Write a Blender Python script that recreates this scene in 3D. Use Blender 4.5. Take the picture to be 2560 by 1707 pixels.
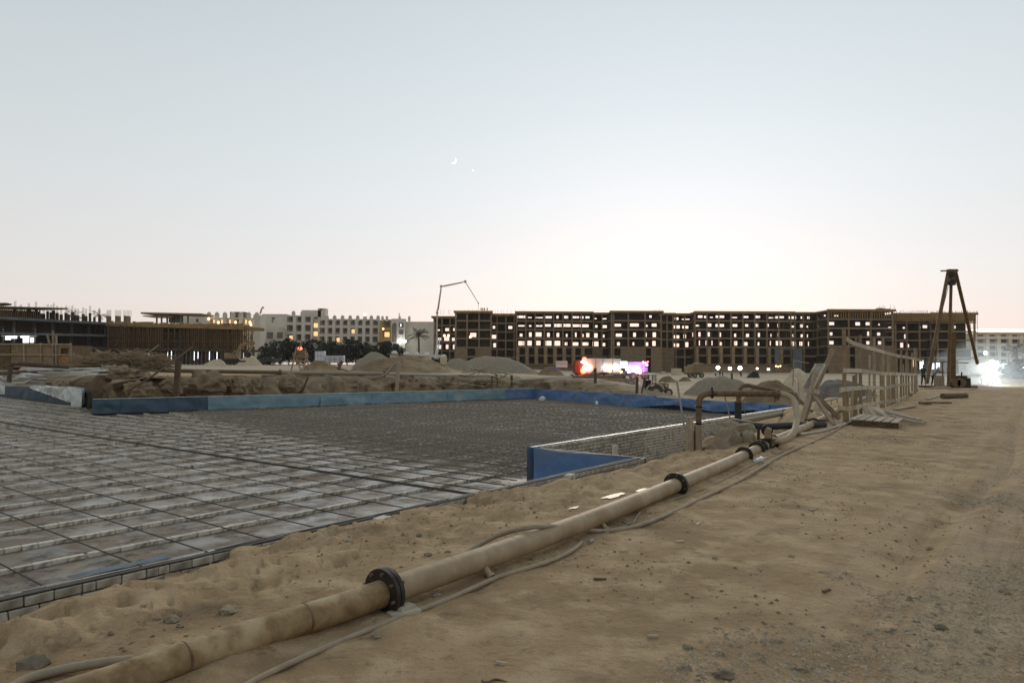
import bpy, bmesh, math, random
import numpy as np
from mathutils import Vector, Matrix, Euler, noise
random.seed(7); rng = np.random.default_rng(7)
R = math.radians
for o in list(bpy.data.objects): bpy.data.objects.remove(o)
S = bpy.context.scene
COL = S.collection

# ---------------------------------------------------------------- camera
EYE = 1.6; F = 1750.0
PITCH = math.atan((911 - 853.5) / F); ROLL = R(0.27)
cam = bpy.data.cameras.new('camera'); cam.sensor_width = 36; cam.lens = 36 * F / 2560
cam.clip_start = 0.05; cam.clip_end = 9000
co = bpy.data.objects.new('camera', cam); COL.objects.link(co)
CR = Matrix.Rotation(R(90) + PITCH, 3, 'X') @ Matrix.Rotation(ROLL, 3, 'Z')
co.matrix_world = Matrix.Translation((0, 0, EYE)) @ CR.to_4x4()
S.camera = co
def ray(px, py): return CR @ Vector(((px - 1280) / F, -(py - 853.5) / F, -1))
def P(px, py, z=0.0):
    d = ray(px, py); k = (z - EYE) / d.z; return Vector((d.x * k, d.y * k, z))
def D(px, py, y):
    d = ray(px, py); k = y / d.y; return Vector((d.x * k, y, EYE + d.z * k))
def XD(px, y): return D(px, 915, y).x
def ZD(px, py, y): return D(px, py, y).z

# ---------------------------------------------------------------- sky and light (dusk, sun just behind the building)
GLOW_AZ = R(12)                       # glow a little right of the view axis
w = bpy.data.worlds.new('World'); S.world = w; w.use_nodes = True
nt = w.node_tree; nt.nodes.clear(); N = nt.nodes; L = nt.links
tc = N.new('ShaderNodeTexCoord')
nrm = N.new('ShaderNodeVectorMath'); nrm.operation = 'NORMALIZE'; L.new(tc.outputs['Generated'], nrm.inputs[0])
sep = N.new('ShaderNodeSeparateXYZ'); L.new(nrm.outputs[0], sep.inputs[0])
ramp = N.new('ShaderNodeValToRGB'); L.new(sep.outputs['Z'], ramp.inputs[0])
cr = ramp.color_ramp
stops = [(0.0, (.81, .685, .62)), (.05, (.79, .705, .665)), (.13, (.73, .715, .705)), (.24, (.655, .69, .705)), (.38, (.565, .62, .645)), (.52, (.48, .545, .57)), (1.0, (.42, .49, .56))]
cr.elements[0].position = 0; cr.elements[0].color = (*stops[0][1], 1)
cr.elements[1].position = 1; cr.elements[1].color = (*stops[-1][1], 1)
for p_, c_ in stops[1:-1]:
    e_ = cr.elements.new(p_); e_.color = (*c_, 1)
def glow(az, el, power, col, base):
    v = Vector((math.sin(az) * math.cos(el), math.cos(az) * math.cos(el), math.sin(el)))
    dt = N.new('ShaderNodeVectorMath'); dt.operation = 'DOT_PRODUCT'; L.new(nrm.outputs[0], dt.inputs[0]); dt.inputs[1].default_value = v
    mx = N.new('ShaderNodeMath'); mx.operation = 'MAXIMUM'; L.new(dt.outputs['Value'], mx.inputs[0]); mx.inputs[1].default_value = 0
    pw = N.new('ShaderNodeMath'); pw.operation = 'POWER'; L.new(mx.outputs[0], pw.inputs[0]); pw.inputs[1].default_value = power
    m = N.new('ShaderNodeMix'); m.data_type = 'RGBA'; m.blend_type = 'ADD'; m.clamp_result = False
    L.new(pw.outputs[0], m.inputs['Factor']); L.new(base, m.inputs['A']); m.inputs['B'].default_value = (*col, 1)
    return m.outputs['Result']
o1 = glow(GLOW_AZ, R(12), 4.5, (.16, .178, .196), ramp.outputs[0])
o2 = glow(R(14), R(6), 28, (.06, .072, .098), o1)
sky = N.new('ShaderNodeTexSky'); sky.sky_type = 'NISHITA'; sky.sun_disc = False
sky.sun_elevation = R(1.5); sky.sun_rotation = GLOW_AZ; sky.dust_density = 1
bs = N.new('ShaderNodeBackground'); bs.inputs['Strength'].default_value = 0.02; L.new(sky.outputs[0], bs.inputs[0])
bg = N.new('ShaderNodeBackground'); bg.inputs['Strength'].default_value = 0.97; L.new(o2, bg.inputs[0])
ad = N.new('ShaderNodeAddShader'); L.new(bg.outputs[0], ad.inputs[0]); L.new(bs.outputs[0], ad.inputs[1])
wo = N.new('ShaderNodeOutputWorld'); L.new(ad.outputs[0], wo.inputs[0])
sl = bpy.data.lights.new('sun', 'SUN'); sl.energy = 0.95; sl.angle = R(18); sl.color = (1, .84, .66)
so = bpy.data.objects.new('sun', sl); COL.objects.link(so)
so.rotation_euler = Vector((-math.sin(GLOW_AZ), -math.cos(GLOW_AZ), -math.tan(R(19)))).to_track_quat('-Z', 'Y').to_euler()
S.render.engine = 'CYCLES'
S.view_settings.view_transform = 'Standard'; S.view_settings.look = 'None'
S.view_settings.exposure = 0; S.view_settings.gamma = 1; S.view_settings.use_curve_mapping = False

# ---------------------------------------------------------------- materials
MATS = {}
def mat(name, c1, c2=None, rough=.85, scale=3., bump=.3, metal=0., detail=8, spec=.3, rnd=0., dist=.01, c3=None, s3=.4, emit=None, es=0, aniso=None):
    """two-tone noise material, optional stain colour c3 on a second scale"""
    if name in MATS: return MATS[name]
    m = bpy.data.materials.new(name); m.use_nodes = True; n = m.node_tree.nodes; l = m.node_tree.links
    b = n['Principled BSDF']; b.inputs['Roughness'].default_value = rough; b.inputs['Metallic'].default_value = metal
    b.inputs['Specular IOR Level'].default_value = spec
    c2 = c2 or tuple(x * .6 for x in c1)
    g = n.new('ShaderNodeTexCoord'); src = g.outputs['Object']
    if aniso:
        mp = n.new('ShaderNodeMapping'); mp.inputs['Scale'].default_value = aniso; l.new(src, mp.inputs[0]); src = mp.outputs[0]
    t = n.new('ShaderNodeTexNoise'); t.inputs['Scale'].default_value = scale; t.inputs['Detail'].default_value = detail; t.inputs['Roughness'].default_value = .65
    l.new(src, t.inputs['Vector'])
    mr = n.new('ShaderNodeMapRange'); mr.inputs[1].default_value = .33; mr.inputs[2].default_value = .67; l.new(t.outputs[0], mr.inputs[0])
    mx = n.new('ShaderNodeMix'); mx.data_type = 'RGBA'; l.new(mr.outputs[0], mx.inputs['Factor'])
    mx.inputs['A'].default_value = (*c2, 1); mx.inputs['B'].default_value = (*c1, 1); out = mx.outputs['Result']
    if c3:
        t3 = n.new('ShaderNodeTexNoise'); t3.inputs['Scale'].default_value = s3; t3.inputs['Detail'].default_value = 6; l.new(src, t3.inputs['Vector'])
        m3 = n.new('ShaderNodeMapRange'); m3.inputs[1].default_value = .52; m3.inputs[2].default_value = .66; l.new(t3.outputs[0], m3.inputs[0])
        x3 = n.new('ShaderNodeMix'); x3.data_type = 'RGBA'; l.new(m3.outputs[0], x3.inputs['Factor']); l.new(out, x3.inputs['A']); x3.inputs['B'].default_value = (*c3, 1); out = x3.outputs['Result']
    if rnd:
        oi = n.new('ShaderNodeObjectInfo'); mm = n.new('ShaderNodeMapRange'); l.new(oi.outputs['Random'], mm.inputs[0]); mm.inputs[3].default_value = 1 - rnd; mm.inputs[4].default_value = 1 + rnd * .5
        vm = n.new('ShaderNodeVectorMath'); vm.operation = 'SCALE'; l.new(out, vm.inputs[0]); l.new(mm.outputs[0], vm.inputs['Scale']); out = vm.outputs[0]
    l.new(out, b.inputs['Base Color'])
    if bump:
        bp = n.new('ShaderNodeBump'); bp.inputs['Strength'].default_value = bump; bp.inputs['Distance'].default_value = dist; l.new(t.outputs[0], bp.inputs['Height']); l.new(bp.outputs[0], b.inputs['Normal'])
    if emit:
        b.inputs['Emission Color'].default_value = (*emit, 1); b.inputs['Emission Strength'].default_value = es
    MATS[name] = m; return m
def emi(name, c, s):
    return mat(name, (.8, .8, .8), bump=0, emit=c, es=s)
brick_m = mat('lime_brick', (.68, .61, .51), (.47, .42, .34), scale=25, bump=.5, dist=.004, rnd=.22, c3=(.25, .21, .16), s3=6)
brickd_m = mat('wall_brick', (.56, .51, .43), (.40, .36, .30), scale=18, bump=.6, dist=.006, rnd=.3, c3=(.28, .24, .18), s3=5)
mortar_m = mat('mortar', (.11, .095, .075), scale=20, bump=.5)
blue_m = mat('blue_membrane', (.105, .20, .38), (.07, .145, .29), rough=.5, scale=1.6, bump=.5, dist=.05, spec=.4, c3=(.14, .19, .27), s3=1.1)
teal_m = mat('teal_membrane', (.19, .30, .335), (.13, .225, .265), rough=.45, scale=1.5, bump=.5, dist=.05, spec=.4, c3=(.24, .29, .29), s3=.7)
navy_m = mat('navy_membrane', (.055, .095, .135), (.035, .065, .095), rough=.55, scale=1.5, bump=.25, dist=.04, spec=.4)
silver_m = mat('silver_sheet', (.80, .85, .84), (.55, .61, .60), rough=.36, metal=.12, scale=2.5, bump=.4, dist=.04, spec=.6)
black_m = mat('bitumen', (.012, .012, .013), rough=.6, scale=4, bump=.2)
pipe_m = mat('painted_pipe', (.37, .28, .17), (.25, .18, .105), rough=.6, scale=6, bump=.7, dist=.006, spec=.35, c3=(.25, .17, .09), s3=2.6)
piped_m = mat('mud_caked_pipe', (.33, .235, .125), (.15, .09, .035), rough=.75, scale=7, bump=.8, dist=.012, spec=.3, c3=(.39, .30, .17), s3=3.5)
rust_m = mat('rusty_steel', (.21, .14, .08), (.085, .05, .028), rough=.75, scale=12, bump=.6, metal=.2, dist=.006)
flange_m = mat('dark_steel', (.045, .034, .026), (.022, .018, .015), rough=.55, scale=9, bump=.4, metal=.3)
rubber_m = mat('black_rubber', (.035, .035, .036), (.02, .02, .02), rough=.6, scale=6, bump=.2)
hose_m = mat('dusty_hose', (.33, .27, .19), (.24, .19, .13), rough=.8, scale=9, bump=.3)
hosel_m = mat('pale_hose', (.45, .40, .31), (.33, .28, .21), rough=.7, scale=9, bump=.3)
rebarn_m = mat('rusty_rebar', (.07, .058, .045), (.04, .034, .027), rough=.7, scale=30, bump=.2)
rebar_m = mat('rebar', (.27, .23, .175), (.17, .145, .11), rough=.75, scale=30, bump=.2, metal=.1)
rebarb_m = mat('bright_rebar', (.30, .28, .24), (.2, .19, .165), rough=.95, scale=14, bump=.0, spec=.1)
wood_m = mat('weathered_wood', (.36, .29, .20), (.22, .165, .105), rough=.85, scale=9, bump=.5, rnd=.3, dist=.004, aniso=(1, 1, .25))
woodd_m = mat('dark_wood', (.15, .10, .055), (.075, .05, .028), rough=.9, scale=7, bump=.4, rnd=.3)
woodl_m = mat('pale_plank', (.50, .43, .32), (.36, .29, .2), rough=.85, scale=9, bump=.4, rnd=.25)
ply_m = mat('plywood', (.30, .21, .115), (.19, .13, .07), rough=.8, scale=3, bump=.2, rnd=.25)
plyo_m = mat('orange_plywood', (.40, .20, .06), (.26, .13, .04), rough=.8, scale=3, bump=.2)
conc_m = mat('raw_concrete', (.31, .22, .125), (.20, .14, .08), rough=.9, scale=.6, bump=.3, rnd=.12)
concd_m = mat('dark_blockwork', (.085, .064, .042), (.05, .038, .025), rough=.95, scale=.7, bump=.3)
concb_m = mat('brown_blockwork', (.23, .165, .10), (.16, .112, .068), rough=.95, scale=.8, bump=.3, rnd=.15)
formglow_m = mat('glow_tinted_formwork', (.36, .215, .08), (.19, .115, .045), rough=.9, scale=.8, bump=.3, rnd=.2)  # formwork timber; orange raised to paint the halo glow along the roof edges
concg_m = mat('grey_concrete', (.14, .15, .15), (.085, .092, .095), rough=.9, scale=.5, bump=.3, rnd=.15)
plaster_m = mat('cream_plaster', (.62, .56, .47), (.52, .465, .385), rough=.9, scale=.3, bump=.1)
plasterw_m = mat('warm_plaster', (.42, .29, .13), (.33, .21, .09), rough=.9, scale=.3, bump=.1)
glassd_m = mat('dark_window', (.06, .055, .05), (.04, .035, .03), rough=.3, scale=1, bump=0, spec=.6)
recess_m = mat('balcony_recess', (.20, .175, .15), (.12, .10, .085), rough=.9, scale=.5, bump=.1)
sand_m = mat('pale_sand', (.52, .43, .30), (.40, .32, .22), rough=.95, scale=2, bump=.5, dist=.03)
soil_m = mat('brown_soil', (.24, .17, .095), (.14, .095, .055), rough=.95, scale=.8, bump=.6, dist=.1, c3=(.30, .22, .13), s3=.2)
gravel_m = mat('grey_gravel', (.28, .23, .165), (.19, .155, .11), rough=.95, scale=4, bump=.6, dist=.05)
bank_m = mat('cut_earth', (.31, .235, .145), (.17, .125, .075), rough=.95, scale=1.2, bump=.9, dist=.12, c3=(.14, .105, .065), s3=.55)
rock_m = mat('dusty_stone', (.33, .27, .19), (.19, .155, .11), rough=.95, scale=14, bump=.6, rnd=.45)
white_m = mat('white_paint', (.62, .60, .56), (.48, .46, .42), rough=.6, scale=3, bump=.1)
bottle_m = mat('clear_plastic', (.66, .70, .72), (.5, .54, .56), rough=.2, scale=6, bump=.2, spec=.7)
grey_m = mat('grey_board', (.34, .335, .30), (.26, .25, .22), rough=.75, scale=3, bump=.2)
leaf_m = mat('dark_foliage', (.035, .045, .025), (.015, .02, .012), rough=.8, scale=6, bump=0, rnd=.3)
palm_m = mat('palm_frond', (.085, .09, .06), (.05, .052, .035), rough=.8, scale=6, bump=0)
trunk_m = mat('palm_trunk', (.12, .09, .06), rough=.9, scale=6, bump=.5)
twig_m = mat('dry_palm_thatch', (.42, .32, .19), (.22, .16, .095), rough=.9, scale=4, bump=.3, rnd=.3)
steel_m = mat('galvanised_steel', (.28, .27, .25), (.19, .18, .165), rough=.5, scale=5, bump=.1, metal=.4)
boom_m = mat('boom_paint', (.55, .45, .32), (.42, .34, .24), rough=.6, scale=2, bump=.1)
machine_m = mat('yellow_machine', (.27, .19, .09), (.17, .12, .06), rough=.6, scale=2, bump=.2)
dark_m = mat('dark_machine', (.028, .026, .024), rough=.6, scale=3, bump=.1)
tyre_m = mat('dusty_tyre', (.10, .085, .065), (.055, .047, .038), rough=.9, scale=8, bump=.4)
skin_m = mat('skin', (.22, .12, .07), (.19, .1, .06), rough=.6, scale=5, bump=0)
shirt_m = mat('grey_green_shirt', (.16, .19, .17), (.12, .145, .13), rough=.9, scale=6, bump=.2)
trous_m = mat('dark_trousers', (.02, .022, .028), rough=.9, scale=6, bump=.2)
cap_m = mat('pale_cap', (.45, .45, .38), rough=.9, scale=6, bump=.1)
shirtw_m = mat('pale_shirt', (.42, .40, .36), rough=.9, scale=6, bump=.1)
tarp_m = mat('mud_covered_sack', (.33, .275, .19), (.20, .155, .10), rough=.95, scale=4, bump=.7, dist=.03)
lampw = emi('lit_floodlight', (.92, .97, 1), 14); lampwarm = emi('lit_warm_lamp', (1, .55, .16), 6)
lampred = emi('lit_red_lamp', (1, .05, .02), 10); lampvio = emi('lit_violet_lamp', (.75, .3, 1), 8); lampo = emi('lit_amber_lamp', (1, .45, .12), 12)
winwarm = emi('lit_window', (1, .58, .2), 1.1); winwhite = emi('lit_shopfront', (.85, .92, 1), 2.0)
moon_m = emi('moonlit_surface', (1, 1, 1), 1.6)

# ---------------------------------------------------------------- mesh helpers
class MB:
    def __init__(s): s.v = []; s.f = []; s.sm = False
    def add(s, vs, fs):
        k = len(s.v); s.v += [tuple(v) for v in vs]; s.f += [tuple(i + k for i in f) for f in fs]; return s
    def box(s, c, d, rz=0, M=None):
        hx, hy, hz = d[0] / 2, d[1] / 2, d[2] / 2
        vs = [Vector((x, y, z)) for z in (-hz, hz) for y in (-hy, hy) for x in (-hx, hx)]
        M = M or Matrix.Rotation(rz, 3, 'Z')
        c = Vector(c)
        return s.add([c + M @ v for v in vs], [(0, 2, 3, 1), (4, 5, 7, 6), (0, 1, 5, 4), (2, 6, 7, 3), (0, 4, 6, 2), (1, 3, 7, 5)])
    def beam(s, p, q, wd, th, up=Vector((0, 0, 1)), jit=0):
        p = Vector(p); q = Vector(q); a = q - p; ln = a.length
        if ln < 1e-6: return s
        a = a / ln; sd = a.cross(up)
        if sd.length < 1e-3: sd = a.cross(Vector((1, 0, 0)))
        sd.normalize(); u2 = sd.cross(a).normalized()
        M = Matrix((sd, a, u2)).transposed()
        return s.box((p + q) / 2, (wd, ln, th), M=M)
    def tube(s, pts, r, n=8, caps=True):
        pts = [Vector(p) for p in pts]; m = len(pts)
        rs = r if isinstance(r, (list, tuple)) else [r] * m
        vs = []; prev = None
        for i, p in enumerate(pts):
            a = (pts[min(i + 1, m - 1)] - pts[max(i - 1, 0)]).normalized()
            if prev is None:
                ref = Vector((0, 0, 1)) if abs(a.z) < .9 else Vector((1, 0, 0)); u = a.cross(ref).normalized()
            else:
                u = prev - a * prev.dot(a)
                u = u.normalized() if u.length > 1e-5 else a.cross(Vector((0, 0, 1))).normalized()
            prev = u; w_ = a.cross(u)
            for k in range(n):
                t = 2 * math.pi * k / n; vs.append(p + (u * math.cos(t) + w_ * math.sin(t)) * rs[i])
        fs = [(i * n + k, i * n + (k + 1) % n, (i + 1) * n + (k + 1) % n, (i + 1) * n + k) for i in range(m - 1) for k in range(n)]
        if caps: fs += [tuple(range(n))[::-1], tuple(range((m - 1) * n, m * n))]
        s.sm = True
        return s.add(vs, fs)
    def disc(s, c, ax, r, th, n=20, r0=0):
        c = Vector(c); ax = Vector(ax).normalized()
        return s.tube([c - ax * th / 2, c + ax * th / 2], r, n)
    def dome(s, c, r, h, n=10, m=4):
        c = Vector(c); vs = []; fs = []
        for j in range(m):
            a = j / m * math.pi / 2
            for k in range(n): t = 2 * math.pi * k / n; vs.append(c + Vector((r * math.cos(a) * math.cos(t), r * math.cos(a) * math.sin(t), h * math.sin(a))))
        vs.append(c + Vector((0, 0, h)))
        for j in range(m - 1):
            for k in range(n): fs.append((j * n + k, j * n + (k + 1) % n, (j + 1) * n + (k + 1) % n, (j + 1) * n + k))
        for k in range(n): fs.append(((m - 1) * n + k, (m - 1) * n + (k + 1) % n, m * n))
        s.sm = True; return s.add(vs, fs)
    def blob(s, c, r, seed=0, sub=2, amp=.25, fr=1.0):
        bm = bmesh.new(); bmesh.ops.create_icosphere(bm, subdivisions=sub, radius=1)
        off = Vector((seed * 7.3, seed * 3.1, seed * 1.7)); c = Vector(c); vs = []
        for v in bm.verts:
            d = 1 + amp * (noise.noise(v.co * fr * 1.6 + off) + .4 * noise.noise(v.co * fr * 4 + off)) * 1.6
            vs.append(c + Vector((v.co.x * r[0], v.co.y * r[1], v.co.z * r[2])) * d)
        fs = [tuple(v.index for v in f.verts) for f in bm.faces]; bm.free(); s.sm = True
        return s.add(vs, fs)
    def mesh(s, name, m, off=Vector((0, 0, 0)), smooth=None):
        me = bpy.data.meshes.new(name)
        me.from_pydata([(v[0] - off[0], v[1] - off[1], v[2] - off[2]) for v in s.v], [], s.f)
        me.materials.append(m)
        if s.sm if smooth is None else smooth:
            me.polygons.foreach_set('use_smooth', [True] * len(me.polygons))
            try: me.set_sharp_from_angle(angle=R(40))
            except Exception: pass
        me.update(); return me
    def build(s, name, m, parent=None, smooth=None, root=None):
        off = root_loc(parent) if parent else Vector((0, 0, 0))
        ob = bpy.data.objects.new(name, s.mesh(name, m, off, smooth)); COL.objects.link(ob)
        if parent: ob.parent = parent
        return ob
def root_loc(o):
    l = Vector(o.location)
    while o.parent: o = o.parent; l = l + o.location
    return l
def tag(o, label=None, cat=None, group=None, kind=None):
    if label: o['label'] = label
    if cat: o['category'] = cat
    if group: o['group'] = group
    if kind: o['kind'] = kind
    return o
def thing(name, label, cat, loc=(0, 0, 0), group=None):
    o = bpy.data.objects.new(name, None); COL.objects.link(o); o.location = loc; o.empty_display_size = .2
    return tag(o, label, cat, group)
def one(mb, name, m, label, cat, group=None, smooth=None):
    c = Vector((sum(v[0] for v in mb.v) / len(mb.v), sum(v[1] for v in mb.v) / len(mb.v), min(v[2] for v in mb.v)))
    ob = bpy.data.objects.new(name, mb.mesh(name, m, c, smooth)); ob.location = c; COL.objects.link(ob)
    return tag(ob, label, cat, group)
def inst(me, name, parent, loc, rot=(0, 0, 0), sc=(1, 1, 1)):
    o = bpy.data.objects.new(name, me); COL.objects.link(o); o.parent = parent
    o.location = Vector(loc) - (root_loc(parent) if parent else Vector((0, 0, 0))); o.rotation_euler = rot; o.scale = sc; return o
def copy_tree(o, parent=None):
    c = o.copy(); COL.objects.link(c); c.parent = parent
    for ch in list(o.children): copy_tree(ch, c)
    return c
def spline(pts, n=8):
    pts = [Vector(p) for p in pts]; out = []
    for i in range(len(pts) - 1):
        p0 = pts[max(i - 1, 0)]; p1 = pts[i]; p2 = pts[i + 1]; p3 = pts[min(i + 2, len(pts) - 1)]
        for k in range(n):
            t = k / n
            out.append(.5 * ((2 * p1) + (p2 - p0) * t + (2 * p0 - 5 * p1 + 4 * p2 - p3) * t * t + (3 * p1 - p0 - 3 * p2 + p3) * t ** 3))
    out.append(pts[-1]); return out

# ---------------------------------------------------------------- site plan
FZ = -1.6; WZ = -0.6                      # slab floor and wall top heights
U = Vector((.6115, .7912, 0)); V = Vector((-.7912, .6115, 0)); OUT = -V
NW = P(1340, 1205, WZ)                    # point on the near wall top
def st(x, y):
    return ((x - NW.x) * OUT.x + (y - NW.y) * OUT.y, (x - NW.x) * U.x + (y - NW.y) * U.y)
def ST(s_, t_, z=0.0): return Vector((NW.x, NW.y, 0)) + OUT * s_ + U * t_ + Vector((0, 0, z))
P1 = P(1610, 1145, WZ); T1 = st(P1.x, P1.y)[1]; P1 = ST(0, T1, WZ)
S2 = st(*P(1340, 1115, WZ).xy)[0]
for _ in range(30):
    q_ = ST(S2, T1); S2 += .5 * (q_.x - XD(1338, q_.y)) / V.x * -1 if False else (XD(1338, q_.y) - q_.x) * .6 / OUT.x
P2 = ST(S2, T1, WZ); P2 = ST(S2, T1, WZ)
EE = P(1995, 1010, WZ); TE = st(EE.x, EE.y)[1]; EE = ST(S2, TE, WZ)
CC = P(1335, 998, FZ); WW = P(232, 1040, FZ); W2 = P(215, 1018, FZ); W3 = P(12, 993, FZ)
LL = W3 + (W3 - W2) * 1.2
NL = ST(0, -22, WZ)
SLAB = [(p.x, p.y) for p in (NL, P1, P2, EE, CC, WW, W2, W3, LL)]
def ss(a, b, x):
    t = np.clip((x - a) / (b - a), 0, 1); return t * t * (3 - 2 * t)
def vnoise(x, y, sc, seed):
    """smooth value noise, vectorised"""
    x = x / sc + seed * 17.13; y = y / sc + seed * 9.71
    xi = np.floor(x).astype(np.int64); yi = np.floor(y).astype(np.int64); fx = x - xi; fy = y - yi
    fx = fx * fx * (3 - 2 * fx); fy = fy * fy * (3 - 2 * fy)
    def h(a, b):
        n_ = (a * 374761393 + b * 668265263 + seed * 1274126177) & 0xffffffff
        n_ = ((n_ ^ (n_ >> 13)) * 1274126177) & 0xffffffff
        return ((n_ ^ (n_ >> 16)) & 0xffff) / 65535. - .5
    return (h(xi, yi) * (1 - fx) + h(xi + 1, yi) * fx) * (1 - fy) + (h(xi, yi + 1) * (1 - fx) + h(xi + 1, yi + 1) * fx) * fy
def poly_in_dist(x, y):
    ins = np.zeros(x.shape, bool); dist = np.full(x.shape, 1e9); dfar = np.full(x.shape, 1e9); n = len(SLAB)
    for i in range(n):
        x0, y0 = SLAB[i]; x1, y1 = SLAB[(i + 1) % n]
        c = ((y0 > y) != (y1 > y)); xx = (x1 - x0) * (y - y0) / ((y1 - y0) if y1 != y0 else 1e-9) + x0; ins ^= c & (x < xx)
        dx, dy = x1 - x0, y1 - y0; t = np.clip(((x - x0) * dx + (y - y0) * dy) / (dx * dx + dy * dy), 0, 1)
        d = np.hypot(x - x0 - t * dx, y - y0 - t * dy); dist = np.minimum(dist, d)
        if 3 <= i <= 7: dfar = np.minimum(dfar, d)
    return ins, dist, dfar
def pxq(p): return (p - 1280) / F
def site(x, y):
    q = np.clip(x / np.maximum(y, 1.), -.8, 1.)
    near = np.interp(q, [pxq(p) for p in (0, 230, 800, 1280, 1450, 1560, 1650, 2000)], [.7, .45, .65, .35, .25, -.25, -1.0, -1.1])
    far = np.interp(q, [pxq(p) for p in (0, 900, 1280, 1500, 2600)], [1.2, 1.1, .3, -.95, -.95])
    return near + (far - near) * ss(70, 140, y)
def height(x, y):
    x = np.asarray(x, float); y = np.asarray(y, float)
    s = (x - NW.x) * OUT.x + (y - NW.y) * OUT.y; t = (x - NW.x) * U.x + (y - NW.y) * U.y
    si = site(x, y)
    z = si + (0 - si) * ss(-2.5, 1.2, s)
    ins, dist, dfar = poly_in_dist(x, y)
    # sand against the near wall
    zw = np.interp(t, [-14, -9.5, -8.6, -7.9, -6.9, -6.2, -3, -2.2, -1.7, -1.2, .5, 3., T1, T1 + .5], [-1.2, -1.15, -.98, -.84, -.70, -.57, -.62, -.70, -.52, -.74, -.72, -.82, -1.05, -1.3])
    zn = zw + (0 - zw) * ss(.1, 2.9, s + .5 * vnoise(x, y, 1.3, 3)) + .13 * vnoise(x, y, .6, 5) + .09 * vnoise(x, y, .24, 6) + .05 * vnoise(x, y, .11, 16) * ss(.0, .3, vnoise(x, y, .7, 17) + .1) - .05 * ss(.22, .36, vnoise(x, y, .2, 30)) - .03 * ss(.22, .36, vnoise(x, y, .09, 33))
    wn = (s > -.6) * (1 - ss(3.0, 3.6, s)) * (1 - ss(T1 - .1, T1 + .5, t)) * (t < T1 + .6)
    z = z * (1 - wn) + zn * wn
    # open trench beside the stepped-back wall
    edge = np.interp(t, [T1, T1 + .4, T1 + 2, T1 + 5, T1 + 9, 16, 24, 40], [.9, 1.2, 2.0, 1.5, .4, -.6, -1.5, -3]) + .5 * vnoise(x, y, 1.1, 8)
    floor = np.interp(t, [T1, T1 + 9, 17, 24, 34], [-1.65, -1.6, -1.05, -.7, -.62])
    zt = floor + (0 - floor) * ss(edge - .5, edge + .45, s) + .10 * vnoise(x, y, .5, 9)
    wt = np.where(s < -.2, (t > T1 - .05) * 1., ss(T1 - .05, T1 + .35, t)) * (s < 3.2) * (1 - ss(2.3, 3.1, s)) * (s > S2 - .5) * (1 - ss(40, 60, t))
    z = z * (1 - wt) + zt * wt
    # cut behind the far walls
    cut = (~ins) & (dfar < 4.3) & (s < S2 + .2)
    z = np.where(cut, -1.75, z)
    z = np.where(ins & (dist > .15), -1.9, z)
    z = np.where(ins & (dist <= .15), np.where((dfar < 6) | (t > T1 - 1.2), -1.9, np.minimum(z, -1.2)), z)
    spz = np.interp(t, [-9.2, -7.3, -2.4, 1.44, 9], [4.23, 3.97, 3.80, 3.5, 3.0])
    z = z + np.exp(-((np.abs(s - spz) - .10) / .09) ** 2) * np.clip(.045 + .06 * vnoise(x, y, .5, 51), 0, .08) * (t < 3) * (y > 1)
    r = np.hypot(x, y)
    road = ss(2.5, 4.5, s)
    z = z + road * (.05 * vnoise(x, y, 2.4, 11) + (.03 * vnoise(x, y, .38, 12) + .02 * vnoise(x, y, .15, 13)) * (1 - .75 * ss(5, 8, s)))
    # wheel ruts run along the road
    z = z - road * .06 * sum(np.exp(-((s - c + .6 * vnoise(t, t * 0, 9., 20 + i)) / .16) ** 2) - .5 * np.exp(-((s - c - .3 + .6 * vnoise(t, t * 0, 9., 20 + i)) / .12) ** 2) for i, c in enumerate((6.9, 8.1, 8.6, 9.9, 10.6, 12.3, 14.1))) * ss(3, 8, r)
    z = z + (1 - road) * (~ins) * ss(20, 60, r) * (.35 * vnoise(x, y, 7, 14) + .15 * vnoise(x, y, 2.5, 15)) * np.where(cut, 0, 1)
    z = z * (1 - ss(400, 900, r)) + (-1.0) * ss(400, 900, r)
    return z
def gz(x, y): return float(height(np.array([x]), np.array([y]))[0])
def G(px, y, dz=0.0):
    x = XD(px, y); return Vector((x, y, gz(x, y) + dz))

# terrain sheet: polar grid about the camera's foot, fine near and coarse far
az = np.concatenate([np.linspace(-180, -52, 60, endpoint=False), np.linspace(-52, 52, 760), np.linspace(54, 180, 60)[:-1]])
rad = [0.25]
while rad[-1] < 1300: rad.append(rad[-1] * (1.014 if rad[-1] < 110 else 1.05) + (.01 if rad[-1] < 2 else 0))
rad = np.array(rad)
A_, R_ = np.meshgrid(np.radians(az), rad, indexing='ij')
X_ = np.sin(A_) * R_; Y_ = np.cos(A_) * R_
H_ = height(X_.ravel(), Y_.ravel()).reshape(X_.shape)
na, nr = X_.shape
vv = np.stack([X_, Y_, H_], -1).reshape(-1, 3)
ii = np.arange(na)[:, None] * nr + np.arange(nr - 1)[None, :]; jj = ((np.arange(na) + 1) % na)[:, None] * nr + np.arange(nr - 1)[None, :]
ff = np.stack([ii, ii + 1, jj + 1, jj], -1).reshape(-1, 4)
me = bpy.data.meshes.new('ground'); me.vertices.add(len(vv) + 1); me.vertices.foreach_set('co', np.concatenate([vv.ravel(), [0, 0, 0]]))
me.loops.add(ff.size + 3 * na); tri = np.stack([np.arange(na) * nr, (((np.arange(na) + 1) % na)) * nr, np.full(na, len(vv))], -1)
me.loops.foreach_set('vertex_index', np.concatenate([ff[:, ::-1].ravel(), tri[:, ::-1].ravel()]).astype(np.int32))
me.polygons.add(len(ff) + na)
me.polygons.foreach_set('loop_start', np.concatenate([np.arange(len(ff)) * 4, len(ff) * 4 + np.arange(na) * 3]).astype(np.int32))
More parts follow.
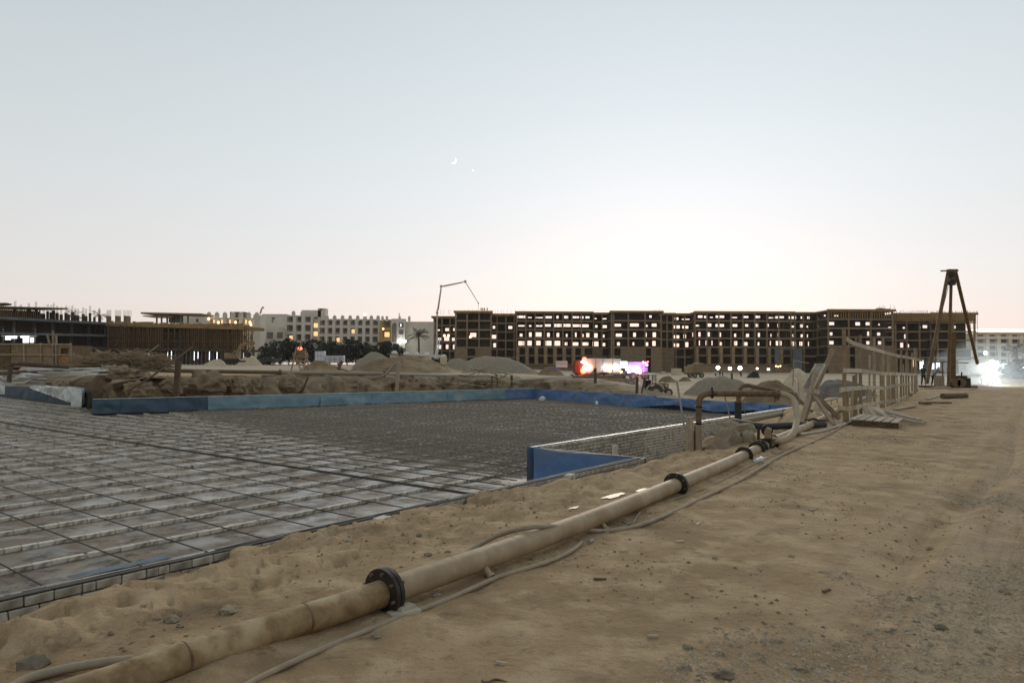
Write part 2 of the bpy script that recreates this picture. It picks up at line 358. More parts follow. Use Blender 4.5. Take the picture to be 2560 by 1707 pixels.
me.polygons.foreach_set('use_smooth', [True] * (len(ff) + na)); me.update(calc_edges=True); me.validate()
ground = bpy.data.objects.new('ground', me); COL.objects.link(ground); ground['kind'] = 'structure'

def ground_material():
    m = bpy.data.materials.new('sandy_ground'); m.use_nodes = True; n = m.node_tree.nodes; l = m.node_tree.links; b = n['Principled BSDF']
    g = n.new('ShaderNodeNewGeometry'); pos = g.outputs['Position']
    def noi(sc, det=8, src=pos, ro=.6):
        t = n.new('ShaderNodeTexNoise'); t.inputs['Scale'].default_value = sc; t.inputs['Detail'].default_value = det; t.inputs['Roughness'].default_value = ro; l.new(src, t.inputs['Vector']); return t.outputs[0]
    def rng_(v, a, b_, c=0., d=1.):
        r = n.new('ShaderNodeMapRange'); l.new(v, r.inputs[0]); r.inputs[1].default_value = a; r.inputs[2].default_value = b_; r.inputs[3].default_value = c; r.inputs[4].default_value = d; r.interpolation_type = 'SMOOTHSTEP'; return r.outputs[0]
    def mix(f, a, b_):
        x = n.new('ShaderNodeMix'); x.data_type = 'RGBA'
        l.new(f, x.inputs['Factor'])
        for k, v in (('A', a), ('B', b_)):
            if isinstance(v, tuple): x.inputs[k].default_value = (*v, 1)
            else: l.new(v, x.inputs[k])
        return x.outputs['Result']
    def mth(op, a, b_):
        x = n.new('ShaderNodeMath'); x.operation = op
        for k, v in ((0, a), (1, b_)):
            if isinstance(v, (int, float)): x.inputs[k].default_value = v
            else: l.new(v, x.inputs[k])
        return x.outputs[0]
    # site frame: s across, t along the road
    dt = n.new('ShaderNodeVectorMath'); dt.operation = 'DOT_PRODUCT'; l.new(pos, dt.inputs[0]); dt.inputs[1].default_value = OUT
    s = mth('SUBTRACT', dt.outputs['Value'], NW.x * OUT.x + NW.y * OUT.y)
    du = n.new('ShaderNodeVectorMath'); du.operation = 'DOT_PRODUCT'; l.new(pos, du.inputs[0]); du.inputs[1].default_value = U
    cb = n.new('ShaderNodeCombineXYZ'); l.new(s, cb.inputs[0]); l.new(mth('MULTIPLY', du.outputs['Value'], .035), cb.inputs[1])
    big = noi(.45, 6); mid = noi(2.2, 8); fine = noi(28, 6, ro=.7); streak = noi(3.2, 5, cb.outputs[0])
    c = mix(rng_(big, .35, .65), (.28, .19, .102), (.39, .27, .15))
    c = mix(rng_(mid, .42, .66), c, (.47, .34, .20)); c = mix(mth('MULTIPLY', rng_(s, 9., 4.5, .25, 1.), rng_(noi(5.5, 8, ro=.7), .54, .66, 0., .6)), c, (.16, .11, .065))
    # greyer compacted dust on the road, in streaks along the wheel tracks
    roadw = rng_(s, 5.0, 8.5); sw = mth('MULTIPLY', roadw, rng_(streak, .42, .56))
    c = mix(mth('MULTIPLY', sw, .85), c, (.42, .32, .21))
    c = mix(mth('MULTIPLY', roadw, rng_(noi(6, 3, cb.outputs[0]), .52, .62, 0., .5)), c, (.19, .14, .09))
    # damp, darker earth in patches by the pipe
    damp = mth('MULTIPLY', mth('MULTIPLY', rng_(noi(.8, 7), .53, .66), rng_(s, 1.0, 2.0)), rng_(s, 7.5, 5.0))
    c = mix(mth('MULTIPLY', damp, .55), c, (.125, .088, .05))
    # crushed stone colour
    gv = mth('MULTIPLY', rng_(noi(.9, 5), .46, .58), rng_(s, 6.4, 7.6, 0., .7))
    vor = n.new('ShaderNodeTexVoronoi'); vor.inputs['Scale'].default_value = 34; l.new(pos, vor.inputs['Vector'])
    st_ = mix(rng_(vor.outputs['Color'] if False else noi(40, 4), .4, .6), (.16, .125, .085), (.38, .30, .205))
    c = mix(mth('MULTIPLY', gv, .65), c, st_)
    # white limestone dust far out on the site floor
    sp = n.new('ShaderNodeSeparateXYZ'); l.new(pos, sp.inputs[0])
    farw = mth('MULTIPLY', rng_(sp.outputs['Y'], 60, 80), rng_(s, 1.0, -3.0))
    c = mix(mth('MULTIPLY', farw, rng_(noi(.06, 5), .36, .55, .15, .85)), c, (.43, .365, .275))
    c = mix(rng_(fine, .25, .75, 0., .45), c, (.10, .075, .05)) if False else mix(rng_(noi(70, 3, ro=.8), .55, .70, 0., .6), c, (.15, .11, .068))
    l.new(c, b.inputs['Base Color']); b.inputs['Roughness'].default_value = .95; b.inputs['Specular IOR Level'].default_value = .15
    hh = mth('ADD', mth('MULTIPLY', mid, .8), mth('ADD', mth('MULTIPLY', noi(9, 8, ro=.65), .5), mth('MULTIPLY', fine, .18)))
    hh = mth('ADD', hh, mth('MULTIPLY', mth('MULTIPLY', gv, vor.outputs['Distance']), -.35))
    bp = n.new('ShaderNodeBump'); bp.inputs['Strength'].default_value = .9; bp.inputs['Distance'].default_value = .10; l.new(hh, bp.inputs['Height']); l.new(bp.outputs[0], b.inputs['Normal'])
    return m
me.materials.append(ground_material())

# slab floor (concrete blinding), damp in patches
def slab_material():
    m = bpy.data.materials.new('blinding_concrete'); m.use_nodes = True; n = m.node_tree.nodes; l = m.node_tree.links; b = n['Principled BSDF']
    g = n.new('ShaderNodeNewGeometry'); pos = g.outputs['Position']
    def noi(sc, det=8, ro=.6):
        t = n.new('ShaderNodeTexNoise'); t.inputs['Scale'].default_value = sc; t.inputs['Detail'].default_value = det; t.inputs['Roughness'].default_value = ro; l.new(pos, t.inputs['Vector']); return t.outputs[0]
    def rg(v, a, b_, c=0., d=1.):
        r = n.new('ShaderNodeMapRange'); l.new(v, r.inputs[0]); r.inputs[1].default_value = a; r.inputs[2].default_value = b_; r.inputs[3].default_value = c; r.inputs[4].default_value = d; return r.outputs[0]
    def mix(f, a, b_):
        x = n.new('ShaderNodeMix'); x.data_type = 'RGBA'; l.new(f, x.inputs['Factor'])
        for k, v in (('A', a), ('B', b_)):
            if isinstance(v, tuple): x.inputs[k].default_value = (*v, 1)
            else: l.new(v, x.inputs[k])
        return x.outputs['Result']
    c = mix(rg(noi(.5, 6), .35, .65), (.13, .092, .056), (.215, .165, .108))
    c = mix(rg(noi(2.0, 9, .75), .51, .58), c, (.055, .043, .03))
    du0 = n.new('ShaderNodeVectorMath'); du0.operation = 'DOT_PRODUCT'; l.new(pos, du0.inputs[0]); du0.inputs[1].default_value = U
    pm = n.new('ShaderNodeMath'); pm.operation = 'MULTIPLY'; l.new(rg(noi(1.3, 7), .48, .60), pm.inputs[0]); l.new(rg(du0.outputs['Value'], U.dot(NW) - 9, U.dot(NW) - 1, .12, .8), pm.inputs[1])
    c = mix(pm.outputs[0], c, (.40, .385, .35)); l.new(c, b.inputs['Base Color'])  # pale patches paint the reflected sky sheen into the floor colour
    b.inputs['Specular IOR Level'].default_value = .5
    du = n.new('ShaderNodeVectorMath'); du.operation = 'DOT_PRODUCT'; l.new(pos, du.inputs[0]); du.inputs[1].default_value = U
    wet0 = rg(du.outputs['Value'], U.dot(NW) - 9, U.dot(NW) - 2); wx = n.new('ShaderNodeMath'); wx.operation = 'MULTIPLY'; l.new(wet0, wx.inputs[0]); l.new(rg(du.outputs['Value'], U.dot(NW) + 5, U.dot(NW) + 10, 1, .15), wx.inputs[1]); wet = wx.outputs[0]; wm = n.new('ShaderNodeMath'); wm.operation = 'MULTIPLY'; l.new(wet, wm.inputs[0]); l.new(rg(noi(.8, 8, .65), .44, .56), wm.inputs[1])
    l.new(rg(wm.outputs[0], 0, 1, .8, .26), b.inputs['Roughness'])
    bp = n.new('ShaderNodeBump'); bp.inputs['Strength'].default_value = .7; bp.inputs['Distance'].default_value = .02; l.new(noi(9, 9, .7), bp.inputs['Height']); l.new(bp.outputs[0], b.inputs['Normal'])
    return m
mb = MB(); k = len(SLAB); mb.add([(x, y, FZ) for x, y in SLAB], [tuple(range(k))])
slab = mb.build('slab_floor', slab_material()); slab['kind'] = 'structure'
bm = bmesh.new(); bm.from_mesh(slab.data); bmesh.ops.triangulate(bm, faces=bm.faces)
for f_ in bm.faces:
    if f_.normal.z < 0: f_.normal_flip()
bm.to_mesh(slab.data); bm.free()
# ================================================================ foundation walls
BL, BH, CP = .245, .082, .1
def brick_mesh(name, lx, ly, lz, seed, m, ch=.006):
    bm = bmesh.new(); bmesh.ops.create_cube(bm, size=1)
    r_ = random.Random(seed)
    for v in bm.verts:
        v.co = Vector((v.co.x * lx + r_.uniform(-.004, .004), v.co.y * ly + r_.uniform(-.003, .003), v.co.z * lz + r_.uniform(-.003, .003)))
    bmesh.ops.bevel(bm, geom=[e for e in bm.edges], offset=ch, segments=1, affect='EDGES')
    e = bpy.data.meshes.new(name); bm.to_mesh(e); bm.free(); e.materials.append(m); return e
wallb = [brick_mesh('brick', BL - .012, .115, BH, i, brickd_m) for i in range(5)]
def plain_box(mb_, c, d, rz): mb_.box(c, d, rz)
def brick_wall(root, a, b, z0, z1, side, keep, thick=.24, zfun=None):
    """courses of bricks on the outer face of a wall from a to b; the nearest `keep` are objects"""
    a = Vector((a.x, a.y, 0)); b = Vector((b.x, b.y, 0)); d = (b - a); ln = d.length; d.normalize(); nr_ = Vector((d.y, -d.x, 0)) * side
    core = MB(); core.box((a + b) / 2 - nr_ * (thick / 2 + .012) + Vector((0, 0, (z0 + z1) / 2 - .01)), (ln, thick - .07, z1 - z0 - .03), math.atan2(d.y, d.x))
    core.build('wall_core', mortar_m, root)
    rz = math.atan2(d.y, d.x); lst = []; r_ = random.Random(int(ln * 10))
    nc = int(round((z1 - z0) / CP))
    for k_ in range(nc):
        z = z1 - CP * (k_ + .5); x = (-.125 if k_ % 2 else 0) ; hd = False
        while x < ln - .1:
            hd = r_.random() < .25; l_ = .125 if hd else BL + .005
            p = a + d * (x + l_ / 2) + Vector((0, 0, z))
            if x >= -.02 and x + l_ < ln + .02 and (zfun is None or p.z > zfun(p) - .12): lst.append((p.length, p, l_))
            x += l_
    lst.sort(key=lambda q: q[0])
    for i, (_, p, l_) in enumerate(lst):
        off = nr_ * (r_.uniform(-.008, .006) - .045)
        if i < keep:
            o = inst(wallb[i % 5], 'brick', root, p + off, (r_.uniform(-.02, .02), r_.uniform(-.015, .015), rz + r_.uniform(-.02, .02)), ((l_ - .012) / (BL - .012), 1, 1))
    rest = MB()
    for _, p, l_ in lst[keep:]:
        rest.box(p + nr_ * (r_.uniform(-.008, .006) - .045), (l_ - .014, .115, BH), rz + r_.uniform(-.015, .015))
    if rest.v:
        o = rest.build('brick', brickd_m, root); o['kind'] = 'stuff'
gzf = lambda p: gz(p.x + OUT.x * .15, p.y + OUT.y * .15)
def sheet(name, a, b, z0, z1, m, parent, amp=.03, seed=0, bot=None, top=None, n=None, thick=.012, side=1, seg=.12, ribs=0):
    """hanging membrane: a thin folded sheet with thickness"""
    a = Vector((a.x, a.y, 0)); b = Vector((b.x, b.y, 0)); d = b - a; ln = d.length; d.normalize(); nr_ = Vector((d.y, -d.x, 0)) * side
    nx = n or max(4, int(ln / seg)); nz = 8; mb_ = MB(); vs = []
    for layer in (0, 1):
        for i in range(nx + 1):
            f_ = i / nx; zb = z0 + (bot(f_) if bot else 0); zt = z1 + (top(f_) if top else 0)
            for j in range(nz + 1):
                g_ = j / nz; z = zb + (zt - zb) * g_
                q = noise.noise(Vector((f_ * ln * .9, z * 1.6, seed))) + .5 * noise.noise(Vector((f_ * ln * 3, z * 3 + f_ * ln, seed + 9)))
                off = amp * q * (1 - .75 * (j == nz)) + (ribs * (.5 + .5 * math.cos(2 * math.pi * f_ * ln / .42)) if ribs else 0)
                vs.append(a + d * ln * f_ + nr_ * (off + layer * thick) + Vector((0, 0, z + .01 * noise.noise(Vector((f_ * ln * 1.1, 0, seed))) * (j == nz))))
    st_ = nz + 1; K = (nx + 1) * st_; fs = []
    for i in range(nx):
        for j in range(nz):
            q = (i * st_ + j, (i + 1) * st_ + j, (i + 1) * st_ + j + 1, i * st_ + j + 1)
            fs.append(q); fs.append(tuple(v + K for v in q[::-1]))
        fs.append((i * st_ + nz, (i + 1) * st_ + nz, (i + 1) * st_ + nz + K, i * st_ + nz + K))
        fs.append((i * st_, i * st_ + K, (i + 1) * st_ + K, (i + 1) * st_))
    mb_.add(vs, fs); mb_.sm = True
    return mb_.build(name, m, parent)
# near wall
near = thing('foundation_wall', 'low brick foundation wall half buried in sand, nearest the camera along the slab edge', 'brick wall', ST(0, -5, FZ))
brick_wall(near, ST(0, -12), ST(0, T1), -1.3, WZ, 1, 300, zfun=gzf)
sheet('membrane', ST(-.25, -12), ST(-.25, T1 - .2), FZ, WZ - .04, navy_m, near, amp=.01, side=-1)
# metal flashing and membrane lip on the wall top
def strip(name, s0, s1, t0, t1, z, m, parent, seed=0, amp=.015, th=.008):
    mb_ = MB(); n_ = int((t1 - t0) / .15) + 1; vs = []
    for i in range(n_ + 1):
        t = t0 + (t1 - t0) * i / n_; w1 = amp * noise.noise(Vector((t * 1.7, seed, 0))); w2 = amp * noise.noise(Vector((t * 2.1, seed, 5)))
        zz = z + .5 * amp * noise.noise(Vector((t, seed, 9)))
        for s_, dz in ((s0 + w1, 0), (s1 + w2, .004), (s1 + w2, th), (s0 + w1, th)): vs.append(ST(s_, t, zz + dz))
    fs = [(i * 4 + k, i * 4 + (k + 1) % 4, (i + 1) * 4 + (k + 1) % 4, (i + 1) * 4 + k) for i in range(n_) for k in range(4)] + [(0, 1, 2, 3), (n_ * 4 + 3, n_ * 4 + 2, n_ * 4 + 1, n_ * 4)]
    mb_.add(vs, fs); return mb_.build(name, m, parent)
strip('flashing', -.15, -.12, -12, T1 - .1, WZ + .012, grey_m, near, 1)
strip('mortar_bed', -.10, -.0, -12, T1 - .1, WZ + .002, mortar_m, near, 2, th=.012)
strip('membrane_lip', -.24, -.12, -7.8, -6.8, WZ + .030, mat('faded_membrane', (.16, .20, .24), (.10, .13, .17), scale=3), near, 3, amp=.05)
strip('membrane_lip', -.10, -.07, -6.3, -2.3, WZ + .020, black_m, near, 4, amp=.03)
# return wall with the blue flap
ret = thing('return_wall', 'short wall end wrapped in plain bright blue membrane beside the brick corner', 'membrane wall', P1.copy())
P2i = ST(S2 + .02, T1 - .06); P1i = ST(-.06, T1 - .06)
core = MB(); core.beam(ST(-.05, T1 + .06, -1.11), ST(S2, T1 + .06, -1.11), .18, .96); core.build('wall_core', mortar_m, ret)
brick_wall(ret, ST(0, T1 + .17), ST(S2, T1 + .17), -1.6, WZ, 1, 120)
sheet('membrane', P1i, P2i, FZ + .09, WZ + .02, blue_m, ret, amp=.045, seed=4, side=-1, thick=.02, seg=.06, top=lambda f_: .02 * math.sin(f_ * 7) - .03 * math.sin(math.pi * f_))
sheet('membrane_foot', P1i, P2i, FZ, FZ + .12, black_m, ret, amp=.01, seed=4, side=-1, thick=.05)
# stepped-back wall
far = thing('foundation_wall', 'long pale brick wall with open trench at its foot, running back from the blue flap', 'brick wall', P2.copy())
brick_wall(far, ST(S2, T1 + .3), EE, -1.7, WZ, 1, 300)
sheet('membrane', ST(S2 - .25, T1), ST(S2 - .25, TE), FZ, WZ + .01, blue_m, far, amp=.01, side=-1)
def strip2(s0, s1, t0, t1, z, m, seed): return strip('flashing', s0, s1, t0, t1, z, m, far, seed)
strip2(-.16 + S2, -.08 + S2, T1, TE, WZ + .01, silver_m, 7)
# far wall W-C: teal sheets, then right wall C-E: blue sheets
lw = thing('parapet_wall', 'long teal membrane covered wall closing the far side of the slab', 'membrane wall', WW.copy())
mbk = MB(); dW = (CC - WW).normalized(); nW = Vector((-dW.y, dW.x, 0))
mbk.beam(WW + nW * .16 + Vector((0, 0, .46)), CC + nW * .16 + Vector((0, 0, .46)), .2, .94); mbk.build('wall_core', concg_m, lw)
HW = 1.0
segs = [(232, 300, navy_m), (300, 420, navy_m), (420, 520, navy_m), (520, 650, teal_m), (650, 800, teal_m), (800, 930, teal_m), (930, 1118, teal_m), (1118, 1262, teal_m), (1262, 1335, blue_m)]
def onW(px):
    f_ = (px - 232) / (1335 - 232)   # perspective-correct position on the wall
    r0 = ray(px, 1000); a = WW; b = CC
    k_ = (a.x * r0.y - a.y * r0.x) / ((a.x - b.x) * r0.y - (a.y - b.y) * r0.x); return a + (b - a) * k_
for i, (x0, x1, m_) in enumerate(segs):
    sheet('membrane_sheet', onW(x0), onW(x1), FZ + .10, FZ + HW, m_, lw, amp=.07 if i not in (0, 5) else .13, seed=i * 3.3, ribs=.012 if m_ is teal_m else 0, side=1)
sheet('membrane_foot', WW, CC, FZ, FZ + .14, black_m, lw, amp=.02, seed=2, seg=.5, thick=.04)
strp = MB(); strp.beam(WW + Vector((0, 0, HW + .012)), CC + Vector((0, 0, HW + .012)), .07, .022); strp.build('flashing', silver_m, lw)
rw = thing('parapet_wall', 'far wall on the right with sagging bright blue membrane lifted off the slab', 'membrane wall', CC.copy())
dR = (EE - CC); dR.z = 0; dR.normalize(); nR = Vector((-dR.y, dR.x, 0))
EEf = Vector((EE.x, EE.y, FZ))
mbk = MB(); mbk.beam(CC + nR * .25 + Vector((0, 0, .42)), EEf + nR * .25 + Vector((0, 0, .42)), .2, .84); mbk.build('wall_core', black_m, rw)
def onR(px):
    r0 = ray(px, 1000); a = CC; b = EEf
    k_ = (a.x * r0.y - a.y * r0.x) / ((a.x - b.x) * r0.y - (a.y - b.y) * r0.x); return a + (b - a) * k_
bump_ = lambda f_: .0
parts = [(1335, 1395, .09, 0), (1395, 1470, .08, 0), (1470, 1560, .12, 0), (1560, 1640, .1, .05), (1640, 1735, .12, .36), (1735, 1845, .12, .1), (1845, 1925, .12, .42), (1925, 1993, .06, .0)]
for i, (x0, x1, am, lift) in enumerate(parts):
    l0 = lift
    nxt = parts[i + 1][3] if i + 1 < len(parts) else lift
    prv = parts[i - 1][3] if i else lift
    bot = (lambda f_, a_=(prv + lift) / 2, b_=lift, c_=(lift + nxt) / 2: (a_ + (b_ - a_) * min(1, f_ * 2)) if f_ < .5 else (b_ + (c_ - b_) * (f_ * 2 - 1)))
    tp = (lambda f_, s_=i: .05 * noise.noise(Vector((f_ * 2.2 + s_ * 2.2, 3, 1))) - (.10 if s_ > 3 else 0))
    sheet('membrane_sheet', onR(x0), onR(x1), FZ + .05, FZ + HW, blue_m, rw, amp=am, seed=40 + i * .0, bot=bot, top=tp, side=1, n=26, thick=.02)
lw2 = thing('parapet_wall', 'left wall end with drooping silver sheet over dark blue membrane', 'membrane wall', W2.copy())
d2 = (W3 - W2).normalized(); n2 = Vector((d2.y, -d2.x, 0))
mbk = MB(); mbk.beam(W2 + n2 * .2 + Vector((0, 0, .55)), W3 + n2 * .2 + Vector((0, 0, .55)), .2, 1.1); mbk.build('wall_core', concg_m, lw2)
sheet('membrane_sheet', W2 + (W3 - W2) * .02, W3, FZ + .05, FZ + 1.3, navy_m, lw2, amp=.06, seed=61, side=-1)
sheet('silver_sheet', W2 - n2 * .12, W2 + (W3 - W2) * .62 - n2 * .12, FZ + .15, FZ + 1.38, silver_m, lw2, amp=.17, seed=65, side=-1, seg=.1,
      bot=lambda f_: .02 + 1.05 * max(0, f_ - .15) ** 1.1, top=lambda f_: .03 * math.sin(9 * f_))
sheet('silver_sheet', W2 - n2 * .28, W2 + (W3 - W2) * .10 - n2 * .30, FZ + .04, FZ + 1.25, silver_m, lw2, amp=.05, seed=69, side=-1, seg=.1)
lw3 = thing('parapet_wall', 'crumpled pale silver wall wrapping at the far left edge', 'membrane wall', W3.copy())
sheet('silver_sheet', W3 + Vector((.1, .3, 0)), LL, FZ + .2, FZ + 1.45, silver_m, lw3, amp=.14, seed=75, side=-1)
mbk = MB(); mbk.beam(W3 + n2 * .4 + Vector((0, 0, .6)), LL + n2 * .4 + Vector((0, 0, .6)), .2, 1.2); mbk.build('wall_core', concg_m, lw3)
# loose wall-top bricks
for px, py, lab in ((955, 1302, 'single pale brick lying on the near wall top beside the sand'), (1425, 1192, 'pale brick standing proud on the wall top under the blue flap')):
    p = P(px, py, WZ + .05); mb_ = MB(); mb_.box(p + Vector((0, 0, .0)), (.25, .14, .11), math.atan2(U.y, U.x) + .2)
    o = one(mb_, 'loose_brick', brick_m, lab, 'brick'); bv = o.modifiers.new('b', 'BEVEL'); bv.width = .008
p = D(1538, 1125, 17.8); mb_ = MB(); mb_.box(p + Vector((0, 0, -.02)), (.13, .1, .3), .6)
one(mb_, 'upright_block', brick_m, 'small pale block standing on end behind the blue flap', 'block')

# ================================================================ brick spacer rows on the slab
fb = [brick_mesh('brick', .24, .10, .078, 30 + i, brick_m, ch=.009) for i in range(6)]
lst = []
r_ = random.Random(3)
B0 = P(560, 1050, FZ); B1 = P(1334, 1206, FZ)        # line where the dense reinforcement begins
s0b, t0b = st(B0.x, B0.y); s1b, t1b = st(B1.x, B1.y)
def tlim(s_): return t0b + (t1b - t0b) * (s_ - s0b) / (s1b - s0b)
rowsS = [-3.5 - 1.39 * k_ for k_ in range(-1, 23)]
for k_, s_ in enumerate(rowsS):
    t = -26 + r_.uniform(0, .3); tend = min(tlim(s_) + 3.5 + r_.uniform(-.5, .5), T1 - .3 if s_ > S2 - .4 else 99)
    off = 0; ang = 0
    while t < tend:
        l_ = r_.choice((.24, .24, .24, .24, .12, .25)); 
        if r_.random() < .03: t += r_.uniform(.05, .25)
        off = off * .9 + r_.uniform(-.012, .012)
        p = ST(s_ + off, t + l_ / 2, FZ + .039)
        q = p.x / max(p.y, .1)
        if -.80 < q < .8 and p.y > 4: lst.append((p.length, p, l_, r_.uniform(-.03, .03)))
        t += l_ + r_.uniform(.002, .012)
lst.sort(key=lambda q: q[0]); base_rz = math.atan2(U.y, U.x)
vis = [q for q in lst]
for i, (_, p, l_, a_) in enumerate(vis[:300]):
    inst(fb[i % 6], 'brick', slab, p, (r_.uniform(-.01, .01), r_.uniform(-.01, .01), base_rz + a_ + (math.pi if i % 2 else 0)), (l_ / .24, 1, r_.uniform(.96, 1.04)))
rest = MB()
for _, p, l_, a_ in vis[300:]: rest.box(p + Vector((0, 0, r_.uniform(-.003, .004))), (l_, .10, .078), base_rz + a_)
# rows turned the other way in the back left corner
for t in np.arange(-28, t0b + 2, 1.45):
    s_ = rowsS[-1] - .6; 
    while s_ > -62:
        l_ = .25; p = ST(s_ - l_ / 2, float(t), FZ + .047)
        ok = (p - W2).dot(n2) < -.6 if False else True
        ins, dist, _ = poly_in_dist(np.array([p.x]), np.array([p.y]))
        if ins[0] and dist[0] > .4: rest.box(p, (.12, l_, .095), base_rz)
        s_ -= l_ + .008
o = rest.build('brick', brick_m, slab); o['kind'] = 'stuff'

# ================================================================ reinforcement bars
mat_root = thing('rebar_mat', 'wide dark mat of steel reinforcing bars spread over the slab floor', 'reinforcing bars', ST(-8, 2, FZ))
RZ = FZ + .095
def clipU(s_, t0, t1, side=.35):
    ts = np.arange(t0, t1, .25); ps = [ST(s_, float(t)) for t in ts]
    ins, dist, _ = poly_in_dist(np.array([q.x for q in ps]), np.array([q.y for q in ps])); ok = ins & (dist > side)
    idx = np.where(ok)[0]
    return (ts[idx[0]], ts[idx[-1]]) if len(idx) else None
def clipV(t, s0, s1, side=.35):
    sv = np.arange(s0, s1, .25); ps = [ST(float(s_), t) for s_ in sv]
    ins, dist, _ = poly_in_dist(np.array([q.x for q in ps]), np.array([q.y for q in ps])); ok = ins & (dist > side)
    idx = np.where(ok)[0]
    return (sv[idx[0]], sv[idx[-1]]) if len(idx) else None
def bar(mb_, a, b, r, sag=.0, n=5, m=2):
    a = Vector(a); b = Vector(b)
    mid = [a + (b - a) * (i / m) + Vector((0, 0, -sag * math.sin(math.pi * i / m))) for i in range(m + 1)]
    mb_.tube(mid, r, n)
tv = [-12.5, -11.2, -9.6, -8.2, -6.9, -5.6, -4.55, -3.45, -2.35, -1.3, -.03, .93, 1.85, 1.93, 2.0, 2.75, 3.6, 4.35, 5.2, 6.3, 7.4, 8.5, 9.6]
for t in tv:
    c_ = clipV(t, -36 if t > -6 else -30, -.3 if t < T1 - .1 else S2 - .3)
    if c_:
        mb_ = MB(); jt = r_.uniform(-.12, .12); bar(mb_, ST(c_[0], t + jt, RZ), ST(c_[1], t, RZ - .01 + (.05 if 1.8 < t < 2.1 else 0)), .0125 if t < 1.8 else .016, .012, m=8)
        mb_.build('rebar', rebarn_m, mat_root)
# dense cross bars
cnt = 0; restb = MB(); restl = MB()
t = 4.6; lines = []
while t < 80:
    c_ = clipV(t, -75, S2 - .2 if t > T1 - .2 else -.3)
    if c_:
        # only beyond the diagonal boundary
        smin = c_[0]; smax = c_[1]
        # boundary: t > tlim(s)
        sb = s0b + (t + 1. - t0b) * (s1b - s0b) / (t1b - t0b); smin = max(smin, sb + r_.uniform(-.6, .6))
        if smax > smin + .5: lines.append(('v', t, smin, smax))
    t += .22 if t < 14 else (.35 if t < 30 else .5)
s_ = -2.2
while s_ > -60:
    for rep in (0,):
        tl = tlim(s_) + r_.uniform(-.8, 1.2)
        c_ = clipU(s_, max(tl, -20), T1 - .3 if s_ > S2 - .3 else 75)
        if c_ and c_[1] - c_[0] > .5: lines.append(('u', s_, c_[0], c_[1]))
    s_ -= .2 if s_ > -12 else (.3 if s_ > -25 else .45)
def ldist(q):
    k_, c_, a, b = q
    return min((ST(x, c_) if k_ == 'v' else ST(c_, x)).length for x in np.linspace(a, b, 5))
lines.sort(key=ldist)
for i, (k_, c_, a, b) in enumerate(lines):
    f_ = (lambda x, z: ST(x, c_, z)) if k_ == 'v' else (lambda x, z: ST(c_ + r_.uniform(-.05, .05), x, z))
    z = RZ if k_ == 'v' else RZ + .03
    big_ = i < 280
    mb_ = MB() if big_ else restb
    bar(mb_, f_(a, z + r_.uniform(-.01, .02)), f_(b, z + r_.uniform(-.01, .02)), .011, r_.uniform(-.02, .01), n=4, m=4)
    if big_: mb_.build('rebar', rebar_m, mat_root)
o = restb.build('rebar', rebar_m, mat_root); o['kind'] = 'stuff'
# brighter lap bars lying on top of the mat, a few at odd angles
for i in range(60):
    s_ = r_.uniform(-48, -3.5); tl = tlim(s_); t = r_.uniform(tl + .3, min(tl + 26, 40)); l_ = r_.uniform(2, 9)
    a = ST(s_, t, RZ + .055); b = ST(s_ + r_.uniform(-.25, .25), t + l_, RZ + .06)
    ins, dist, _ = poly_in_dist(np.array([a.x, b.x]), np.array([a.y, b.y]))
    if ins.all() and dist.min() > .3:
        mb_ = MB(); bar(mb_, a, b, .012, 0, n=4); mb_.build('lap_bar', rebarb_m, mat_root)
# short bright ties and chairs between the bars, uncountable
ties = MB()
for i in range(450):
    s_ = r_.uniform(-50, -2.5); tl = tlim(s_); t = tl + abs(r_.gauss(0, 12)) + .1
    if t > 40 or (s_ > S2 - .3 and t > T1 - .3): continue
    p = ST(s_, t, RZ + .04)
    ins, dist, _ = poly_in_dist(np.array([p.x]), np.array([p.y]))
    if not ins[0] or dist[0] < .3: continue
    a_ = r_.choice((U, V)) if r_.random() < .8 else (U + V * r_.uniform(-1, 1)).normalized(); l_ = r_.uniform(.12, .5)
    ties.beam(p, p + a_ * l_, .02, .012)
o = ties.build('tie_wire', rebarb_m, mat_root); o['kind'] = 'stuff'

